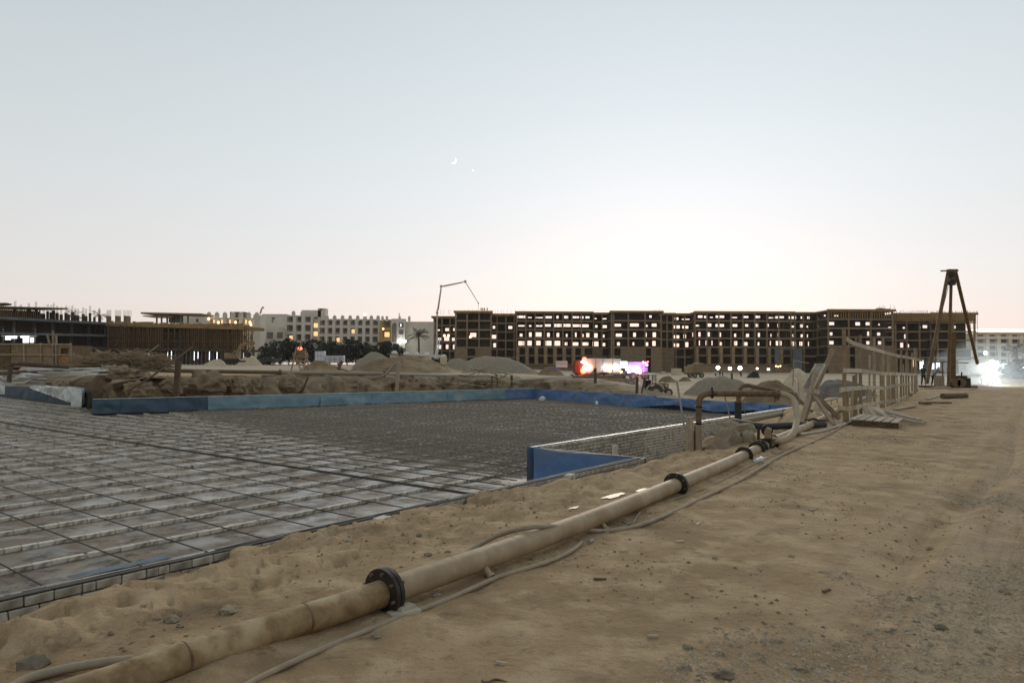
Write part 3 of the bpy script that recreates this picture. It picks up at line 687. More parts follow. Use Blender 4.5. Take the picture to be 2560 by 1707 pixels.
# ================================================================ earth bank behind the far walls
def bank_strip():
    path = [EEf + dR * -1.0, CC + Vector((0, 1.2, 0)), WW + Vector((-.6, 1.0, 0)), W2 + Vector((-.3, .3, 0)), W3, LL]
    # offset outward
    pts = []; 
    for i, p in enumerate(path):
        a = path[max(i - 1, 0)]; b = path[min(i + 1, len(path) - 1)]; d = (b - a); d.z = 0; d.normalize(); pts.append(Vector((p.x, p.y, 0)) + Vector((d.y, -d.x, 0)) * 1.1)
    fine = []
    for i in range(len(pts) - 1):
        n_ = max(2, int((pts[i + 1] - pts[i]).length / .16)); fine += [pts[i].lerp(pts[i + 1], k_ / n_) for k_ in range(n_)]
    prof = [(0, -1.85), (.02, 0), (.04, .1), (.06, .2), (.09, .3), (.13, .4), (.18, .5), (.24, .6), (.32, .7), (.42, .79), (.55, .87), (.7, .93), (.9, .97), (1.2, 1.0), (1.7, 1.02), (2.4, 1.0), (3.2, .9)]
    vs = []; m_ = len(prof)
    for i, p in enumerate(fine):
        a = fine[max(i - 8, 0)]; b = fine[min(i + 8, len(fine) - 1)]; d = (b - a); d.normalize(); o_ = Vector((d.y, -d.x, 0))
        top = float(site(np.array([p.x + o_.x * 3]), np.array([p.y + o_.y * 3]))[0])
        # buttress-like clods
        L_ = i * .16
        ck = noise.cell(Vector((L_ / 2.6, 0, 3))) if hasattr(noise, 'cell') else 0
        for j, (w_, h_) in enumerate(prof):
            z = -1.8 + (top + .05 + 1.8) * max(h_, 0) if j else -2.0
            rid = abs(noise.noise(Vector((L_ * .55, z * .5, 1)))) * 1.3 + .5 * abs(noise.noise(Vector((L_ * 1.6, z * 1.2, 5)))) + .12 * noise.noise(Vector((L_ * 3, z * 3, 7))) + .10 * noise.noise(Vector((L_ * 7, z * 7, 7)))
            dsp = rid * (1.3 if 0 < j < 14 else .2)
            q = p + o_ * (w_ * 1.6 + dsp - .1); vs.append(Vector((q.x, q.y, z + (.12 * noise.noise(Vector((L_ * .8, j * .4, 9)))))))
    fs = [(i * m_ + j, i * m_ + j + 1, (i + 1) * m_ + j + 1, (i + 1) * m_ + j) for i in range(len(fine) - 1) for j in range(m_ - 1)]
    mb_ = MB(); mb_.add(vs, fs); mb_.sm = True; o = mb_.build('earth_bank', bank_m); o['kind'] = 'structure'
bank_strip()
# clods and boulders on the bank face
r_ = random.Random(5)
for i, (px, py, d, s_) in enumerate([(350, 975, 45, (1.1, .7, .8)), (432, 966, 47, (1.0, .8, .9)), (520, 960, 49, (1.8, 1, 1.2)), (590, 966, 50, (.8, .7, .9)), (640, 968, 51, (.8, .6, .9)), (300, 935, 47, (1.5, 1.2, .8)), (1010, 955, 60, (1.3, .9, .8)), (1110, 960, 63, (1.5, 1, .9)), (720, 962, 53, (1.2, .8, 1.0)), (860, 965, 56, (1.3, .8, .9))]):
    p = D(px, py, d); mb_ = MB(); mb_.blob(p, (s_[0] * .8, s_[1] * .8, s_[2] * .75), i + 3, 4, .27, 1.5)
    labs = ['squat rounded clod under the leaning pole', 'pale clod right behind the thick post', 'broad clod on the bank, widest of the left ones', 'narrow clod, left one of a close pair on the bank', 'narrow clod, right one of a close pair on the bank', 'big dark rounded heap at the left end of the bank', 'clod at the foot of the tall middle post', 'clod below the heap of planks', 'clod just left of the short slanted stake', 'clod on the bank between slanted stake and tall middle post']
    one(mb_, 'earth_clod', bank_m, labs[i], 'earth clod', 'clods on the cut bank')
# ================================================================ dewatering pipeline in the foreground
pl = thing('dewatering_pipeline', 'thick dusty steel pipeline with dark flanges running along the sandy bank', 'pipeline', P(995, 1512, 0))
pr = .087
cl = [(-260, 1990, .10), (60, 1790, .10), (301, 1703, .11), (600, 1598, .12), (860, 1516, .13), (962, 1480, .14), (1361, 1341, .14), (1556, 1267, .14), (1690, 1212, .13), (1800, 1166, .12), (1900, 1120, .11), (1930, 1104, .11), (1985, 1080, .11), (2035, 1058, .11), (2105, 1020, .11), (2170, 992, .10)]
C3 = [P(x, y, z - .02) for x, y, z in cl]
secs = [(0, 5, piped_m, 'mud caked rusty length of pipe nearest the camera'), (5, 8, pipe_m, None), (8, 10, pipe_m, None), (10, 13, pipe_m, None), (13, 15, pipe_m, None)]
for a, b, m_, lab in secs:
    pts = C3[a:b + 1]
    sp_ = spline(pts, 10) if len(pts) > 2 else [pts[0].lerp(pts[1], i / 10) for i in range(11)]
    mb_ = MB(); mb_.tube(sp_, pr if a < 13 else pr * .95, 28); o = mb_.build('pipe_length', m_, pl)
    if lab: o['label'] = lab
def flange(i, rr, th=.035, col=True):
    ax = (C3[min(i + 1, len(C3) - 1)] - C3[i - 1]).normalized(); mb_ = MB()
    mb_.disc(C3[i] - ax * (th / 2 + .006), ax, rr, th, 30); mb_.disc(C3[i] + ax * (th / 2 + .006), ax, rr * .97, th, 30); mb_.disc(C3[i], ax, rr * .8, .02, 24)
    o = mb_.build('flange', flange_m, pl)
    u = ax.cross(Vector((0, 0, 1))).normalized(); w_ = ax.cross(u); bl = MB()
    for k_ in range(8):
        t = k_ * math.pi / 4 + .2; c = C3[i] + (u * math.cos(t) + w_ * math.sin(t)) * rr * .84; bl.disc(c, ax, .011, th * 2 + .06, 6)
    b_ = bl.build('bolt', rust_m, o); b_['kind'] = 'stuff'
flange(5, .158, .03); flange(8, .155, .028); flange(10, .15); flange(11, .15); flange(13, .15)
# weld seams and couplings along the pipe
for i0, f_ in ((2, .5), (3, .6), (5, .35), (5, .75), (6, .4), (7, .5), (9, .3), (12, .5)):
    p = C3[i0].lerp(C3[i0 + 1], f_); ax = (C3[i0 + 1] - C3[i0]).normalized(); mb_ = MB(); mb_.tube([p - ax * .008, p, p + ax * .008], [pr * .98, pr * 1.03, pr * .98], 26, caps=False); mb_.build('weld_seam', rust_m if i0 < 4 else pipe_m, pl)
# clamp drips under flange, stubs
for i0, i1, f_, dr in ((5, 6, .52, 1), (6, 7, .62, 1), (5, 6, .02, 0)):
    p = C3[i0].lerp(C3[i1], f_); mb_ = MB(); dn = (OUT * .9 + Vector((0, 0, -.8))).normalized()
    mb_.tube([p + dn * .05, p + dn * .155], .026, 14); mb_.tube([p + dn * .148, p + dn * .165], .034, 14); mb_.build('outlet_stub', pipe_m, pl)
# tee with saddle flange on the line
tee = C3[9].lerp(C3[10], .72); 
# ---- hoses
def hose(pts, r, m_, name, label, n=10, k_=8, cat='hose', group=None):
    mb_ = MB(); mb_.tube(spline([P(*p) if len(p) == 3 else p[3] for p in pts], k_), r, n); return one(mb_, name, m_, label, cat, group, smooth=True)
hA = hose([(560, 1745, .02), (640, 1698, .02), (740, 1650, .02), (860, 1598, .02), (930, 1570, .02), (1000, 1541, .02), (1060, 1520, .02), (1120, 1497, .02), (1185, 1468, .02), (1250, 1440, .02), (1330, 1416, .02), (1390, 1396, .02), (1430, 1375, .025), (1452, 1358, .03), (1455, 1353, .04)], .017, hose_m, 'hose', 'thin dusty hose with a cut end curving on sand in front of the nearest flange')
hB = hose([(1100, 1420, .02), (1170, 1378, .03), (1240, 1340, .10), (1310, 1320, .23), (1380, 1315, .20), (1450, 1322, .07), (1520, 1326, .025), (1600, 1312, .025), (1680, 1280, .025), (1760, 1242, .025), (1840, 1205, .025), (1900, 1170, .025), (1960, 1135, .025), (2030, 1105, .025), (2085, 1078, .025), (2108, 1060, .025), (2112, 1050, .03)], .020, hose_m, 'hose', 'long dusty hose looped over the pipeline then running beside it')
hC = hose([(1470, 1352, .015), (1530, 1326, .015), (1580, 1304, .015), (1605, 1275, .015), (1660, 1255, .015), (1730, 1232, .015), (1800, 1203, .015), (1860, 1172, .015), (1930, 1140, .015), (1990, 1112, .015)], .008, hose_m, 'cable', 'thin electric cable half hidden between the pipeline and hose', cat='cable')
hC2 = hose([(1555, 1303, .015), (1580, 1310, .02), (1592, 1290, .02), (1600, 1282, .02)], .009, hose_m, 'cable', 'short loop of cable branching off under the pipeline stub', cat='cable')
hD = hose([(2000, 1085, .04), (2050, 1078, .03), (2100, 1064, .03), (2140, 1052, .03), (2168, 1050, .03)], .035, hosel_m, 'hose', 'thick pale hose end lying beside the plank pile')
hE = hose([(-20, 1745, .03), (60, 1700, .03), (120, 1682, .03), (180, 1668, .03), (260, 1655, .03), (330, 1648, .02)], .024, hose_m, 'hose', 'grey hose tucked behind the pipeline in the bottom left corner')
mb_ = MB(); c = P(1478, 1352, .02); mb_.tube([c - U * .03, c + U * .03], .016, 10); one(mb_, 'hose_coupling', grey_m, 'small grey coupling on the thin cable beside the pipeline', 'coupling')
# bent wire and small litter on the sand
r_ = random.Random(11)
hose([(1205, 1700, .01), (1215, 1705, .01), (1240, 1697, .012), (1268, 1704, .01)], .006, rust_m, 'wire', 'bent rusty wire lying on the sand at the bottom edge', cat='wire', n=6)
mb_ = MB(); c = P(1010, 1532, .02); mb_.box(c, (.20, .09, .035), .6); mb_.box(c + Vector((.0, .04, .02)), (.12, .07, .03), .9)
one(mb_, 'wood_wedge', hosel_m, 'small pale wooden wedge under the nearest flange', 'wedge')
chips = [(1560, 1382), (1500, 1452), (1700, 1360), (1632, 1592), (2066, 1480), (1252, 1665), (1905, 1273), (2030, 1110), (1745, 1318), (2030, 1282)]
clab = ['pale wood chip right of the cut hose end', 'dark wood chip on open sand below the cut hose end', 'tiny pale chip by the hose right of middle', 'pale chip with stones near the bottom middle', 'white chip on the gravelly road', 'straw coloured splinter near the bottom wire', 'pale sliver between two hoses', 'pale sliver by the far bend of the long hose', 'small dark sliver below the hose', 'tiny sliver out on the road']
for i, (px, py) in enumerate(chips):
    d = P(px, py, 0); mb_ = MB(); g_ = gz(d.x, d.y); s_ = r_.uniform(.6, 1.1); mb_.box((d.x, d.y, g_ + .008), (.09 * s_, .022 * s_, .014), r_.uniform(-1, 1))
    one(mb_, 'wood_chip', woodl_m if i % 3 != 1 else woodd_m, clab[i], 'wood chip', 'wood chips on the sand')
# stones one can pick out
stn = [(85, 1660, .085, 'large round stone in the bottom left corner'), (172, 1661, .03, 'dark pebble right of the bottom left stone'), (570, 1525, .055, 'dark lump with pale chip in the middle of the sand bank'), (430, 1548, .05, 'flat grey stone on the sand bank'), (392, 1545, .025, 'dark pebble just left of the flat grey stone'), (358, 1512, .02, 'tiny dark pebble high on the sand bank'), (277, 1583, .022, 'pale pebble low on the sand bank'), (450, 1563, .022, 'dark pebble below the flat grey stone'),
       (1720, 1616, .03, 'dark pebble on bottom middle of the road'), (1978, 1388, .025, 'dark clod on the road right of centre'), (1788, 1394, .025, 'brown clod on sand below the long hose'), (2324, 1371, .03, 'dark stone far right on the road'), (940, 1588, .03, 'grey pebble by the hose in front of the flange'), (1092, 1488, .03, 'small dark stone between pipeline and hose'), (1070, 1385, .035, 'brown clod behind the pipeline'), (1120, 1378, .025, 'small clod behind the pipeline, nearer the hose loop'),
       (872, 1365, .04, 'flat stone on the bank near the loose wall-top brick'), (2355, 1568, .035, 'grey stone on right gravel patch'), (2508, 1475, .04, 'dark blue grey stone by right edge'), (1812, 1685, .05, 'pale flat stone at the bottom edge of the gravel'), (2008, 1670, .035, 'grey stone in the lower gravel patch'), (1048, 1338, .03, 'pale pebble by the sand hump on the wall'), (2238, 1098, .03, 'small dark clod on road below the plank pile'), (2242, 1103, .02, 'tiny clod beside small dark clod under the plank pile')]
for i, (px, py, rr, lab) in enumerate(stn):
    d = P(px, py, 0)
    for _ in range(3): d = P(px, py, gz(d.x, d.y) + rr * .3)
    mb_ = MB(); mb_.blob((d.x, d.y, gz(d.x, d.y) + rr * .25), (rr, rr * .8, rr * .6), i, 2, .35, 1.3)
    one(mb_, 'stone', rock_m, lab, 'stone', 'stones scattered on the ground', smooth=False)
# crushed stone and crumbs
def scatter(name, n_, fn, size, m_, seed):
    q = np.random.default_rng(seed); mb_ = MB(); cnt = 0; pts = []
    while len(pts) < n_:
        p = fn(q)
        if p is not None: pts.append(p)
    zz = height(np.array([p[0] for p in pts]), np.array([p[1] for p in pts]))
    for (x, y), z in zip(pts, zz):
        r0 = size * (.4 + 1.5 * q.random() ** 3); a = q.random() * 6.28
        vs = []
        for k_ in range(4):
            rr = r0 * (.7 + .6 * q.random()); vs.append((x + rr * math.cos(a + k_ * 1.57), y + rr * math.sin(a + k_ * 1.57), z - .2 * r0 + r0 * .3 * q.random()))
        vs.append((x, y, z + r0 * (.35 + .4 * q.random()))); 
        mb_.add(vs, [(0, 1, 4), (1, 2, 4), (2, 3, 4), (3, 0, 4)])
    o = mb_.build(name, m_, smooth=False); o['kind'] = 'stuff'; return o
GC = [(P(2300, 1520), .42), (P(1950, 1650), .4), (P(2540, 1450), .5), (P(1800, 1700), .35), (P(2530, 1620), .6), (P(2200, 1640), .35), (P(2480, 1250), .5), (P(2100, 1440), .2)]
def fgravel(q):
    x = q.uniform(.2, 7); y = q.uniform(2., 9)
    s_ = (x - NW.x) * OUT.x + (y - NW.y) * OUT.y
    if s_ < 6.0: return None
    v = float(vnoise(np.array([x]), np.array([y]), 1.1, 31)[0]) + .3 * float(vnoise(np.array([x]), np.array([y]), .4, 32)[0])
    g_ = sum(math.exp(-(((x - c.x) / rr) ** 2 + ((y - c.y) / rr) ** 2)) for c, rr in GC)
    return (x, y) if g_ * 1.1 + v * .5 > .25 + .55 * q.random() else None
gravel_s_m = mat('crushed_stone', (.44, .35, .235), (.22, .17, .11), rough=.95, scale=60, bump=0, c3=(.17, .135, .095), s3=9)
scatter('gravel', 6500, fgravel, .014, gravel_s_m, 1)
def fcrumb(q):
    s_ = q.uniform(.2, 14); t = q.uniform(-10, 14); p = ST(s_, t)
    if p.y < 1.6 or abs(p.x / p.y) > .85: return None
    v = float(vnoise(np.array([p.x]), np.array([p.y]), .9, 41)[0])
    if t > T1 - .2 and s_ < 2.6: return None
    return (p.x, p.y) if v > -.1 + .4 * q.random() else None
crumb_m = mat('earth_crumb', (.22, .16, .10), (.11, .08, .05), rough=.95, scale=40, bump=0)
scatter('earth_crumbs', 7000, fcrumb, .012, crumb_m, 2)
# puddle of leaking water near second flange
def puddle(c, rx, ry, rz, name):
    n_ = 40; vs = []; z = c.z
    for k_ in range(n_):
        a = 2 * math.pi * k_ / n_; rr = 1 + .5 * noise.noise(Vector((math.cos(a) * 1.3 + c.x, math.sin(a) * 1.3, 3))) + .25 * noise.noise(Vector((math.cos(a) * 4, math.sin(a) * 4 + c.x, 7)))
        x = rx * rr * math.cos(a); y = ry * rr * math.sin(a); vs.append((c.x + x * math.cos(rz) - y * math.sin(rz), c.y + x * math.sin(rz) + y * math.cos(rz), z))
    mb_ = MB(); mb_.add(vs, [tuple(range(n_))]); o = mb_.build(name, water_m); o['kind'] = 'structure'; return o
water_m = mat('shallow_water', (.14, .11, .08), rough=.42, scale=9, bump=.6, spec=.45)
c = P(1535, 1238, 0)
for _ in range(4): c = P(1535, 1238, gz(c.x, c.y) + .012)
puddle(c, .24, .06, .9, 'puddle'); c5 = c + U * .55 + OUT * .1; c5.z = gz(c5.x, c5.y) + .012; puddle(c5, .14, .045, .9, 'puddle')
c2 = c + U * -.9; c2.z = gz(c2.x, c2.y) + .01; puddle(c2, .10, .03, .9, 'puddle')
# plastic bottle under the third flange
c = P(1898, 1150, .05); bt = thing('plastic_bottle', 'crushed clear plastic bottle on the ground under the third flange', 'bottle', c)
mb_ = MB(); ax = Vector((.5, -.5, .35)).normalized(); mb_.tube([c - ax * .09, c - ax * .08, c - ax * .02, c + ax * .0, c + ax * .05, c + ax * .08, c + ax * .10], [.02, .04, .042, .035, .042, .03, .013], 12); mb_.build('bottle_body', bottle_m, bt)
mb_ = MB(); mb_.tube([c + ax * .10, c + ax * .122], .015, 10); mb_.build('cap', white_m, bt)

# ================================================================ inverted-U pump riser
d0 = 15.0
ru = thing('riser_pipe', 'rusty upright pipe bending into a level pipe and a looping hose over the trench', 'riser pipe', D(1742, 1165, d0))
zb = ZD(1742, 1150, d0)
r1 = .062
top = ZD(1860, 984, d0)
x0 = D(1745, 1000, d0).x
A = [Vector((x0, d0, zb)), Vector((x0, d0, top - .75))]
mb_ = MB(); mb_.tube([(x0 + .005, d0, top - 1.25), (x0 + .01, d0, top - .62)], r1 * 1.02, 18); mb_.build('upright', rust_m, ru)
mb_ = MB(); mb_.tube([(x0 + .012, d0, top - .66), (x0 + .02, d0, top - .22)], r1 * .98, 18); mb_.build('upright', rust_m, ru)
el = [Vector((x0 + .02, d0, top - .26))] + [Vector((x0 + .02 + .2 * (1 - math.cos(a)), d0, top - .2 + .2 * math.sin(a))) for a in np.linspace(0, math.pi / 2, 8)] + [Vector((x0 + .32, d0, top))]
mb_ = MB(); mb_.tube(el, r1 * 1.05, 18); mb_.build('elbow', rust_m, ru)
x1 = D(1942, 984, d0).x; zr = ZD(1942, 984, d0)
mb_ = MB(); mb_.tube([(x0 + .30, d0, top), (x1, d0 - .05, zr)], r1, 18); mb_.build('level_pipe', pipe_m if False else rust_m, ru)
for nm, c, ax, rr in (('flange', (x0 + .30, d0, top), (1, 0, 0), .105), ('collar', (x0 + .02, d0, top - .28), (0, 0, 1), .085), ('collar', (x0 + .012, d0, top - .64), (0, 0, 1), .085), ('collar', (x0 + .006, d0, top - .98), (0, 0, 1), .075), ('clamp', (x1 - .02, d0 - .05, zr), (1, 0, 0), .085)):
    mb_ = MB(); mb_.disc(c, ax, rr, .028 if nm != 'clamp' else .1, 18)
    if nm == 'flange': mb_.box((c[0], c[1], c[2] + .1), (.03, .03, .09))
    if nm == 'clamp': mb_.box((c[0], c[1] - .02, c[2] - .11), (.09, .03, .05)); mb_.box((c[0] - .05, c[1] - .02, c[2] - .13), (.025, .04, .09))
    mb_.build(nm, flange_m if nm != 'clamp' else rust_m, ru)
hp = [D(1942, 984, d0 - .05), D(1962, 986, 14.9), D(1982, 998, 14.8), D(1991, 1025, 14.5), D(1991, 1055, 14.2), D(1984, 1082, 13.8), D(1968, 1097, 13.6), D(1948, 1102, 13.5), D(1925, 1096, 13.4)]
mb_ = MB(); mb_.tube(spline(hp, 8), r1 * 1.02, 18); mb_.build('suction_hose', mat('tan_hose', (.36, .285, .18), (.29, .225, .135), rough=.6, scale=6, bump=.2), ru)
# valve tee body where the hose meets the pipeline
vt = D(1922, 1094, 13.35)
mb_ = MB(); mb_.tube([vt + Vector((-.02, 0, -.22)), vt + Vector((-.02, 0, .0))], .075, 16); mb_.disc(vt + Vector((-.02, 0, -.02)), (0, 0, 1), .14, .03, 18); mb_.build('valve_body', flange_m, pl)
mb_ = MB(); mb_.tube([vt + Vector((-.02, 0, 0)), vt + Vector((-.02, 0, .12)), vt + Vector((.0, -.03, .18))], [.062, .062, .05], 16); mb_.build('valve_neck', pipe_m, pl)
mb_ = MB(); mb_.disc(vt + Vector((-.01, .06, .14)), (0.1, 1, 0), .11, .03, 18); mb_.build('valve_flange', flange_m, pl)
mb_ = MB(); mb_.beam(vt + Vector((-.2, 0, -.05)), vt + Vector((-.19, 0, .22)), .015, .05); mb_.beam(vt + Vector((-.2, 0, -.06)), vt + Vector((0, 0, -.03)), .04, .015); mb_.build('bracket', flange_m, pl)
for i0 in (9,):
    ax = (C3[10] - C3[9]).normalized()
    mb_ = MB()
    for c in (C3[9].lerp(C3[10], .55), C3[9].lerp(C3[10], .9)): mb_.disc(c, ax, .15, .03, 24)
    mb_.build('flange', flange_m, pl)
# timber post in front of the riser
tp = thing('timber_post', 'weathered split timber post holding the rusty riser over the trench', 'post', D(1735, 1165, 14.7))
xa = D(1722, 1100, 14.7).x; xb = D(1744, 1100, 14.7).x; zt0 = ZD(1733, 1165, 14.7) - .25; zt1 = ZD(1733, 1042, 14.7)
mb_ = MB(); mb_.beam((xa + .02, 14.7, zt0), (xa + .02, 14.7, zt1), .13, .13, up=Vector((0, 1, 0))); mb_.build('board', wood_m, tp)
mb_ = MB(); mb_.beam((xb + .01, 14.72, zt0), (xb + .015, 14.72, zt1 - .18), .13, .12, up=Vector((0, 1, 0))); mb_.build('board', wood_m, tp)
mb_ = MB(); mb_.beam(((xa + xb) / 2 + .015, 14.82, zt0), ((xa + xb) / 2 + .015, 14.82, zt1 - .3), .07, .05, up=Vector((0, 1, 0))); mb_.build('board', woodd_m, tp)
# lean steel rods
def rod(p, q, r, m_, name, label, cat='rod', n=8):
    mb_ = MB(); mb_.tube([p, q], r, n); return one(mb_, name, m_, label, cat)
rod(D(1692, 952, 15.2), D(1712, 1075, 14.9), .022, steel_m, 'leaning_rod', 'grey steel rod leaning against the timber post')
rod(D(1812, 990, 18.8), D(1826, 1050, 18.8), .02, steel_m, 'leaning_rod', 'short dark rod standing just inside the brick wall under the level pipe')
rod(D(1852, 990, 19.4), D(1864, 1038, 19.6), .009, wood_m, 'leaning_stick', 'thin stick leaning against the dark riser', 'stick')
# second riser, dark
d1 = 19.5; r2 = thing('riser_pipe', 'short black riser with rusty neck standing at the brick wall', 'riser pipe', D(1845, 1048, d1))
xq = D(1845, 1000, d1).x
mb_ = MB(); mb_.tube([(xq, d1, ZD(1845, 1052, d1)), (xq, d1, ZD(1845, 1005, d1))], .095, 16); mb_.build('sleeve', rubber_m, r2)
mb_ = MB(); mb_.tube([(xq + .01, d1, ZD(1845, 1012, d1)), (xq + .015, d1, ZD(1845, 985, d1))], .062, 14); mb_.disc((xq, d1, ZD(1845, 1004, d1)), (0, 0, 1), .1, .04, 16); mb_.build('neck', rust_m, r2)
# rusty elbow pipe seen over the level pipe
mb_ = MB(); mb_.tube(spline([D(1850, 975, 21), D(1855, 967, 21), D(1868, 963, 21), D(1890, 967, 21.5), D(1940, 976, 22.5), D(1990, 985, 24)], 6), .06, 12)
one(mb_, 'elbow_pipe', rust_m, 'rusty pipe with a bent end sloping away just above the level pipe', 'pipe')
# pipes lying on the ground behind
gp = thing('ground_pipe', 'grey dusty pipe with flange lying in the trench behind the hose loop', 'pipe', D(1900, 1048, 24))
q0 = D(1808, 1062, 20.5); q1 = D(1965, 1032, 27); q2 = D(2040, 1010, 33)
mb_ = MB(); mb_.tube([q0, q1], .085, 16); mb_.build('pipe_length', hose_m, gp)
mb_ = MB(); mb_.disc(q1, q1 - q0, .15, .05, 18); mb_.build('flange', flange_m, gp)
mb_ = MB(); mb_.tube([q1, q2], .085, 16); mb_.build('pipe_length', hosel_m, gp)
mb_ = MB(); mb_.tube(spline([D(1836, 1054, 18.2), D(1870, 1060, 17.6), D(1910, 1066, 17.2), D(1960, 1064, 17.4), D(2010, 1062, 17.8), D(2060, 1062, 18.5)], 8), .085, 16)
one(mb_, 'rubber_hose', rubber_m, 'thick black rubber hose lying across the trench behind the valve', 'hose', smooth=True)
# sack-like lump of dried mud over the trench edge, with a board
mb_ = MB(); c = D(1838, 1090, 15.6); mb_.blob(c + Vector((0, 0, .08)), (.40, .34, .22), 3, 4, .35, 1.2); mb_.blob(D(1818, 1120, 15.3), (.27, .3, .42), 8, 4, .3, .9); mb_.blob(D(1868, 1120, 15.3), (.22, .28, .40), 9, 4, .3, .9)
one(mb_, 'mud_sack', tarp_m, 'mud covered sack draped over the trench edge beside the valve', 'sack')
mb_ = MB(); mb_.beam(D(1812, 1056, 16.5), D(1890, 1078, 15.6), .12, .025); one(mb_, 'board', wood_m, 'grey board lying on the mud covered sack', 'board')
mb_ = MB(); mb_.blob(D(1790, 1140, 14.9), (.35, .45, .3), 12, 3, .4, 1.1); one(mb_, 'earth_clod', bank_m, 'crumbling clod in the trench right of the timber post', 'earth clod')
mb_ = MB(); mb_.blob(D(1875, 1066, 17.0), (.12, .1, .10), 15, 2, .3); one(mb_, 'stone', rock_m, 'pale stone lying against the black rubber hose', 'stone')
mb_ = MB(); mb_.blob(D(1700, 1176, 14.1), (.42, .3, .12), 19, 3, .3); one(mb_, 'earth_clod', bank_m, 'pale flat clod of sand at the foot of the timber post', 'earth clod')
mb_ = MB()
for i in range(9):
    a = D(1665 + i * 7, 1165 + r_.uniform(-18, 6), 16.3); mb_ = MB(); mb_.beam(a, a + Vector((r_.uniform(.2, .6), r_.uniform(-.2, .3), r_.uniform(-.05, .05))), .06, .02)
# debris boards in the trench
for i, (px, py, d, l_, an, lab) in enumerate([(1670, 1178, 15.5, .9, .5, 'dark board at the trench bottom by the wall corner'), (1640, 1160, 17, .6, .2, 'short dark board under the brick corner'), (1715, 1190, 14.6, .5, 1.1, 'slanting scrap board near the timber post')]):
    a = D(px, py, d); mb_ = MB(); mb_.beam(a, a + Vector((math.cos(an), math.sin(an), .03)) * l_, .1, .03); one(mb_, 'scrap_board', woodd_m, lab, 'board', 'boards in the trench')

# ================================================================ trestle with grey board
dt_ = 18.3
tr = thing('timber_trestle', 'crossed timber trestle carrying a tilted grey board beside the fence', 'trestle', D(2040, 1065, dt_))
def bm_(x0, y0, da, x1, y1, db, wd, th, m_, nm, root):
    mb_ = MB(); mb_.beam(D(x0, y0, da), D(x1, y1, db), wd, th, up=Vector((.2, -1, 0))); return mb_.build(nm, m_, root)
bm_(1998, 1074, 17.6, 2040, 925, 18.6, .11, .05, wood_m, 'leg', tr); bm_(2085, 1062, 17.6, 2026, 975, 18.4, .10, .05, wood_m, 'leg', tr)
bm_(2008, 1062, 19.0, 2030, 990, 18.6, .09, .05, wood_m, 'leg', tr); bm_(2098, 1046, 19.2, 2032, 978, 18.6, .11, .05, wood_m, 'leg', tr)
bm_(2032, 990, 18.8, 2083, 872, 19.2, .12, .04, wood_m, 'brace', tr); bm_(2010, 975, 18.5, 2048, 980, 18.2, .12, .06, woodl_m, 'brace', tr)
bm_(2000, 1048, 18.4, 2085, 1052, 18.4, .05, .04, woodd_m, 'brace', tr)
b0 = D(2020, 968, 18.4); b1 = D(2050, 912, 18.9)
mb_ = MB(); a = (b1 - b0); sd = Vector((1, .25, 0)).normalized(); nn = a.cross(sd).normalized(); wd = .28
for k_, (o1, o2, th, c_) in enumerate([(-.5, .5, .02, grey_m)]):
    mb_.add([b0 + sd * wd * o1, b0 + sd * wd * o2, b1 + sd * wd * o2, b1 + sd * wd * o1] + [q + nn * .03 for q in (b0 + sd * wd * o1, b0 + sd * wd * o2, b1 + sd * wd * o2, b1 + sd * wd * o1)], [(0, 1, 2, 3), (7, 6, 5, 4), (0, 4, 5, 1), (1, 5, 6, 2), (2, 6, 7, 3), (3, 7, 4, 0)])
mb_.build('board', grey_m, tr)
for o_ in (-.5, .5):
    mb_ = MB(); mb_.beam(b0 + sd * wd * o_ - nn * .02, b1 + sd * wd * o_ * 1.0 - nn * .02, .03, .07); mb_.build('rim', woodl_m, tr)
mb_ = MB(); mb_.beam(b1 - sd * wd * .55 + Vector((0, 0, .02)), b1 + sd * wd * .55 + Vector((0, 0, .02)), .05, .035); mb_.build('rim', woodl_m, tr)
# sagging cord to the fence and clutter of pipes behind it
mb_ = MB(); mb_.tube(spline([D(2045, 975, 18.5), D(2070, 985, 18.7), D(2090, 985, 19), D(2112, 978, 19.4)], 6), .012, 6); one(mb_, 'cord', hose_m, 'cord sagging from the trestle to the fence', 'cord')
mb_ = MB(); mb_.tube([D(2040, 1012, 25), D(2065, 1001, 27), D(2090, 995, 29)], .05, 8); mb_.tube([D(2078, 998, 28), D(2078, 1012, 28)], .03, 8); mb_.tube([D(2092, 994, 29), D(2094, 1008, 29)], .03, 8)
one(mb_, 'pipe_manifold', hosel_m, 'pale pipe manifold with short legs behind the trestle', 'manifold')
for i, pp in enumerate([[(2025, 1030), (2040, 1018), (2050, 1025), (2042, 1034), (2060, 1036), (2072, 1028)], [(2035, 1016), (2048, 1012), (2046, 1022), (2030, 1026), (2020, 1034)]]):
    mb_ = MB(); mb_.tube(spline([D(x, y, 22.5 + i) for x, y in pp], 6), .02, 6); one(mb_, 'cable_coil', hosel_m, ['loose pale cable tangle on the ground behind the trestle', 'smaller pale cable loop beside the trestle leg'][i], 'cable')
mb_ = MB(); mb_.tube([D(1958, 1042, 23), D(2015, 1034, 27)], .03, 6); 
one(mb_, 'scaffold_tube', hosel_m, 'pale tube lying on the ground between hose loop and trestle', 'tube')
hose([(0, 0, 0, D(1985, 945, 30)), (0, 0, 0, D(1993, 955, 27)), (0, 0, 0, D(1996, 990, 24)), (0, 0, 0, D(2010, 1010, 22))], .05, rust_m, 'standpipe', 'dark rusty standpipe drooping left of the trestle', cat='pipe')
hose([(0, 0, 0, D(1985, 985, 21)), (0, 0, 0, D(2000, 1000, 20.6)), (0, 0, 0, D(2018, 1018, 20.3)), (0, 0, 0, D(2030, 1028, 20))], .035, rust_m, 'hose', 'rusty hose hanging behind the trestle legs')
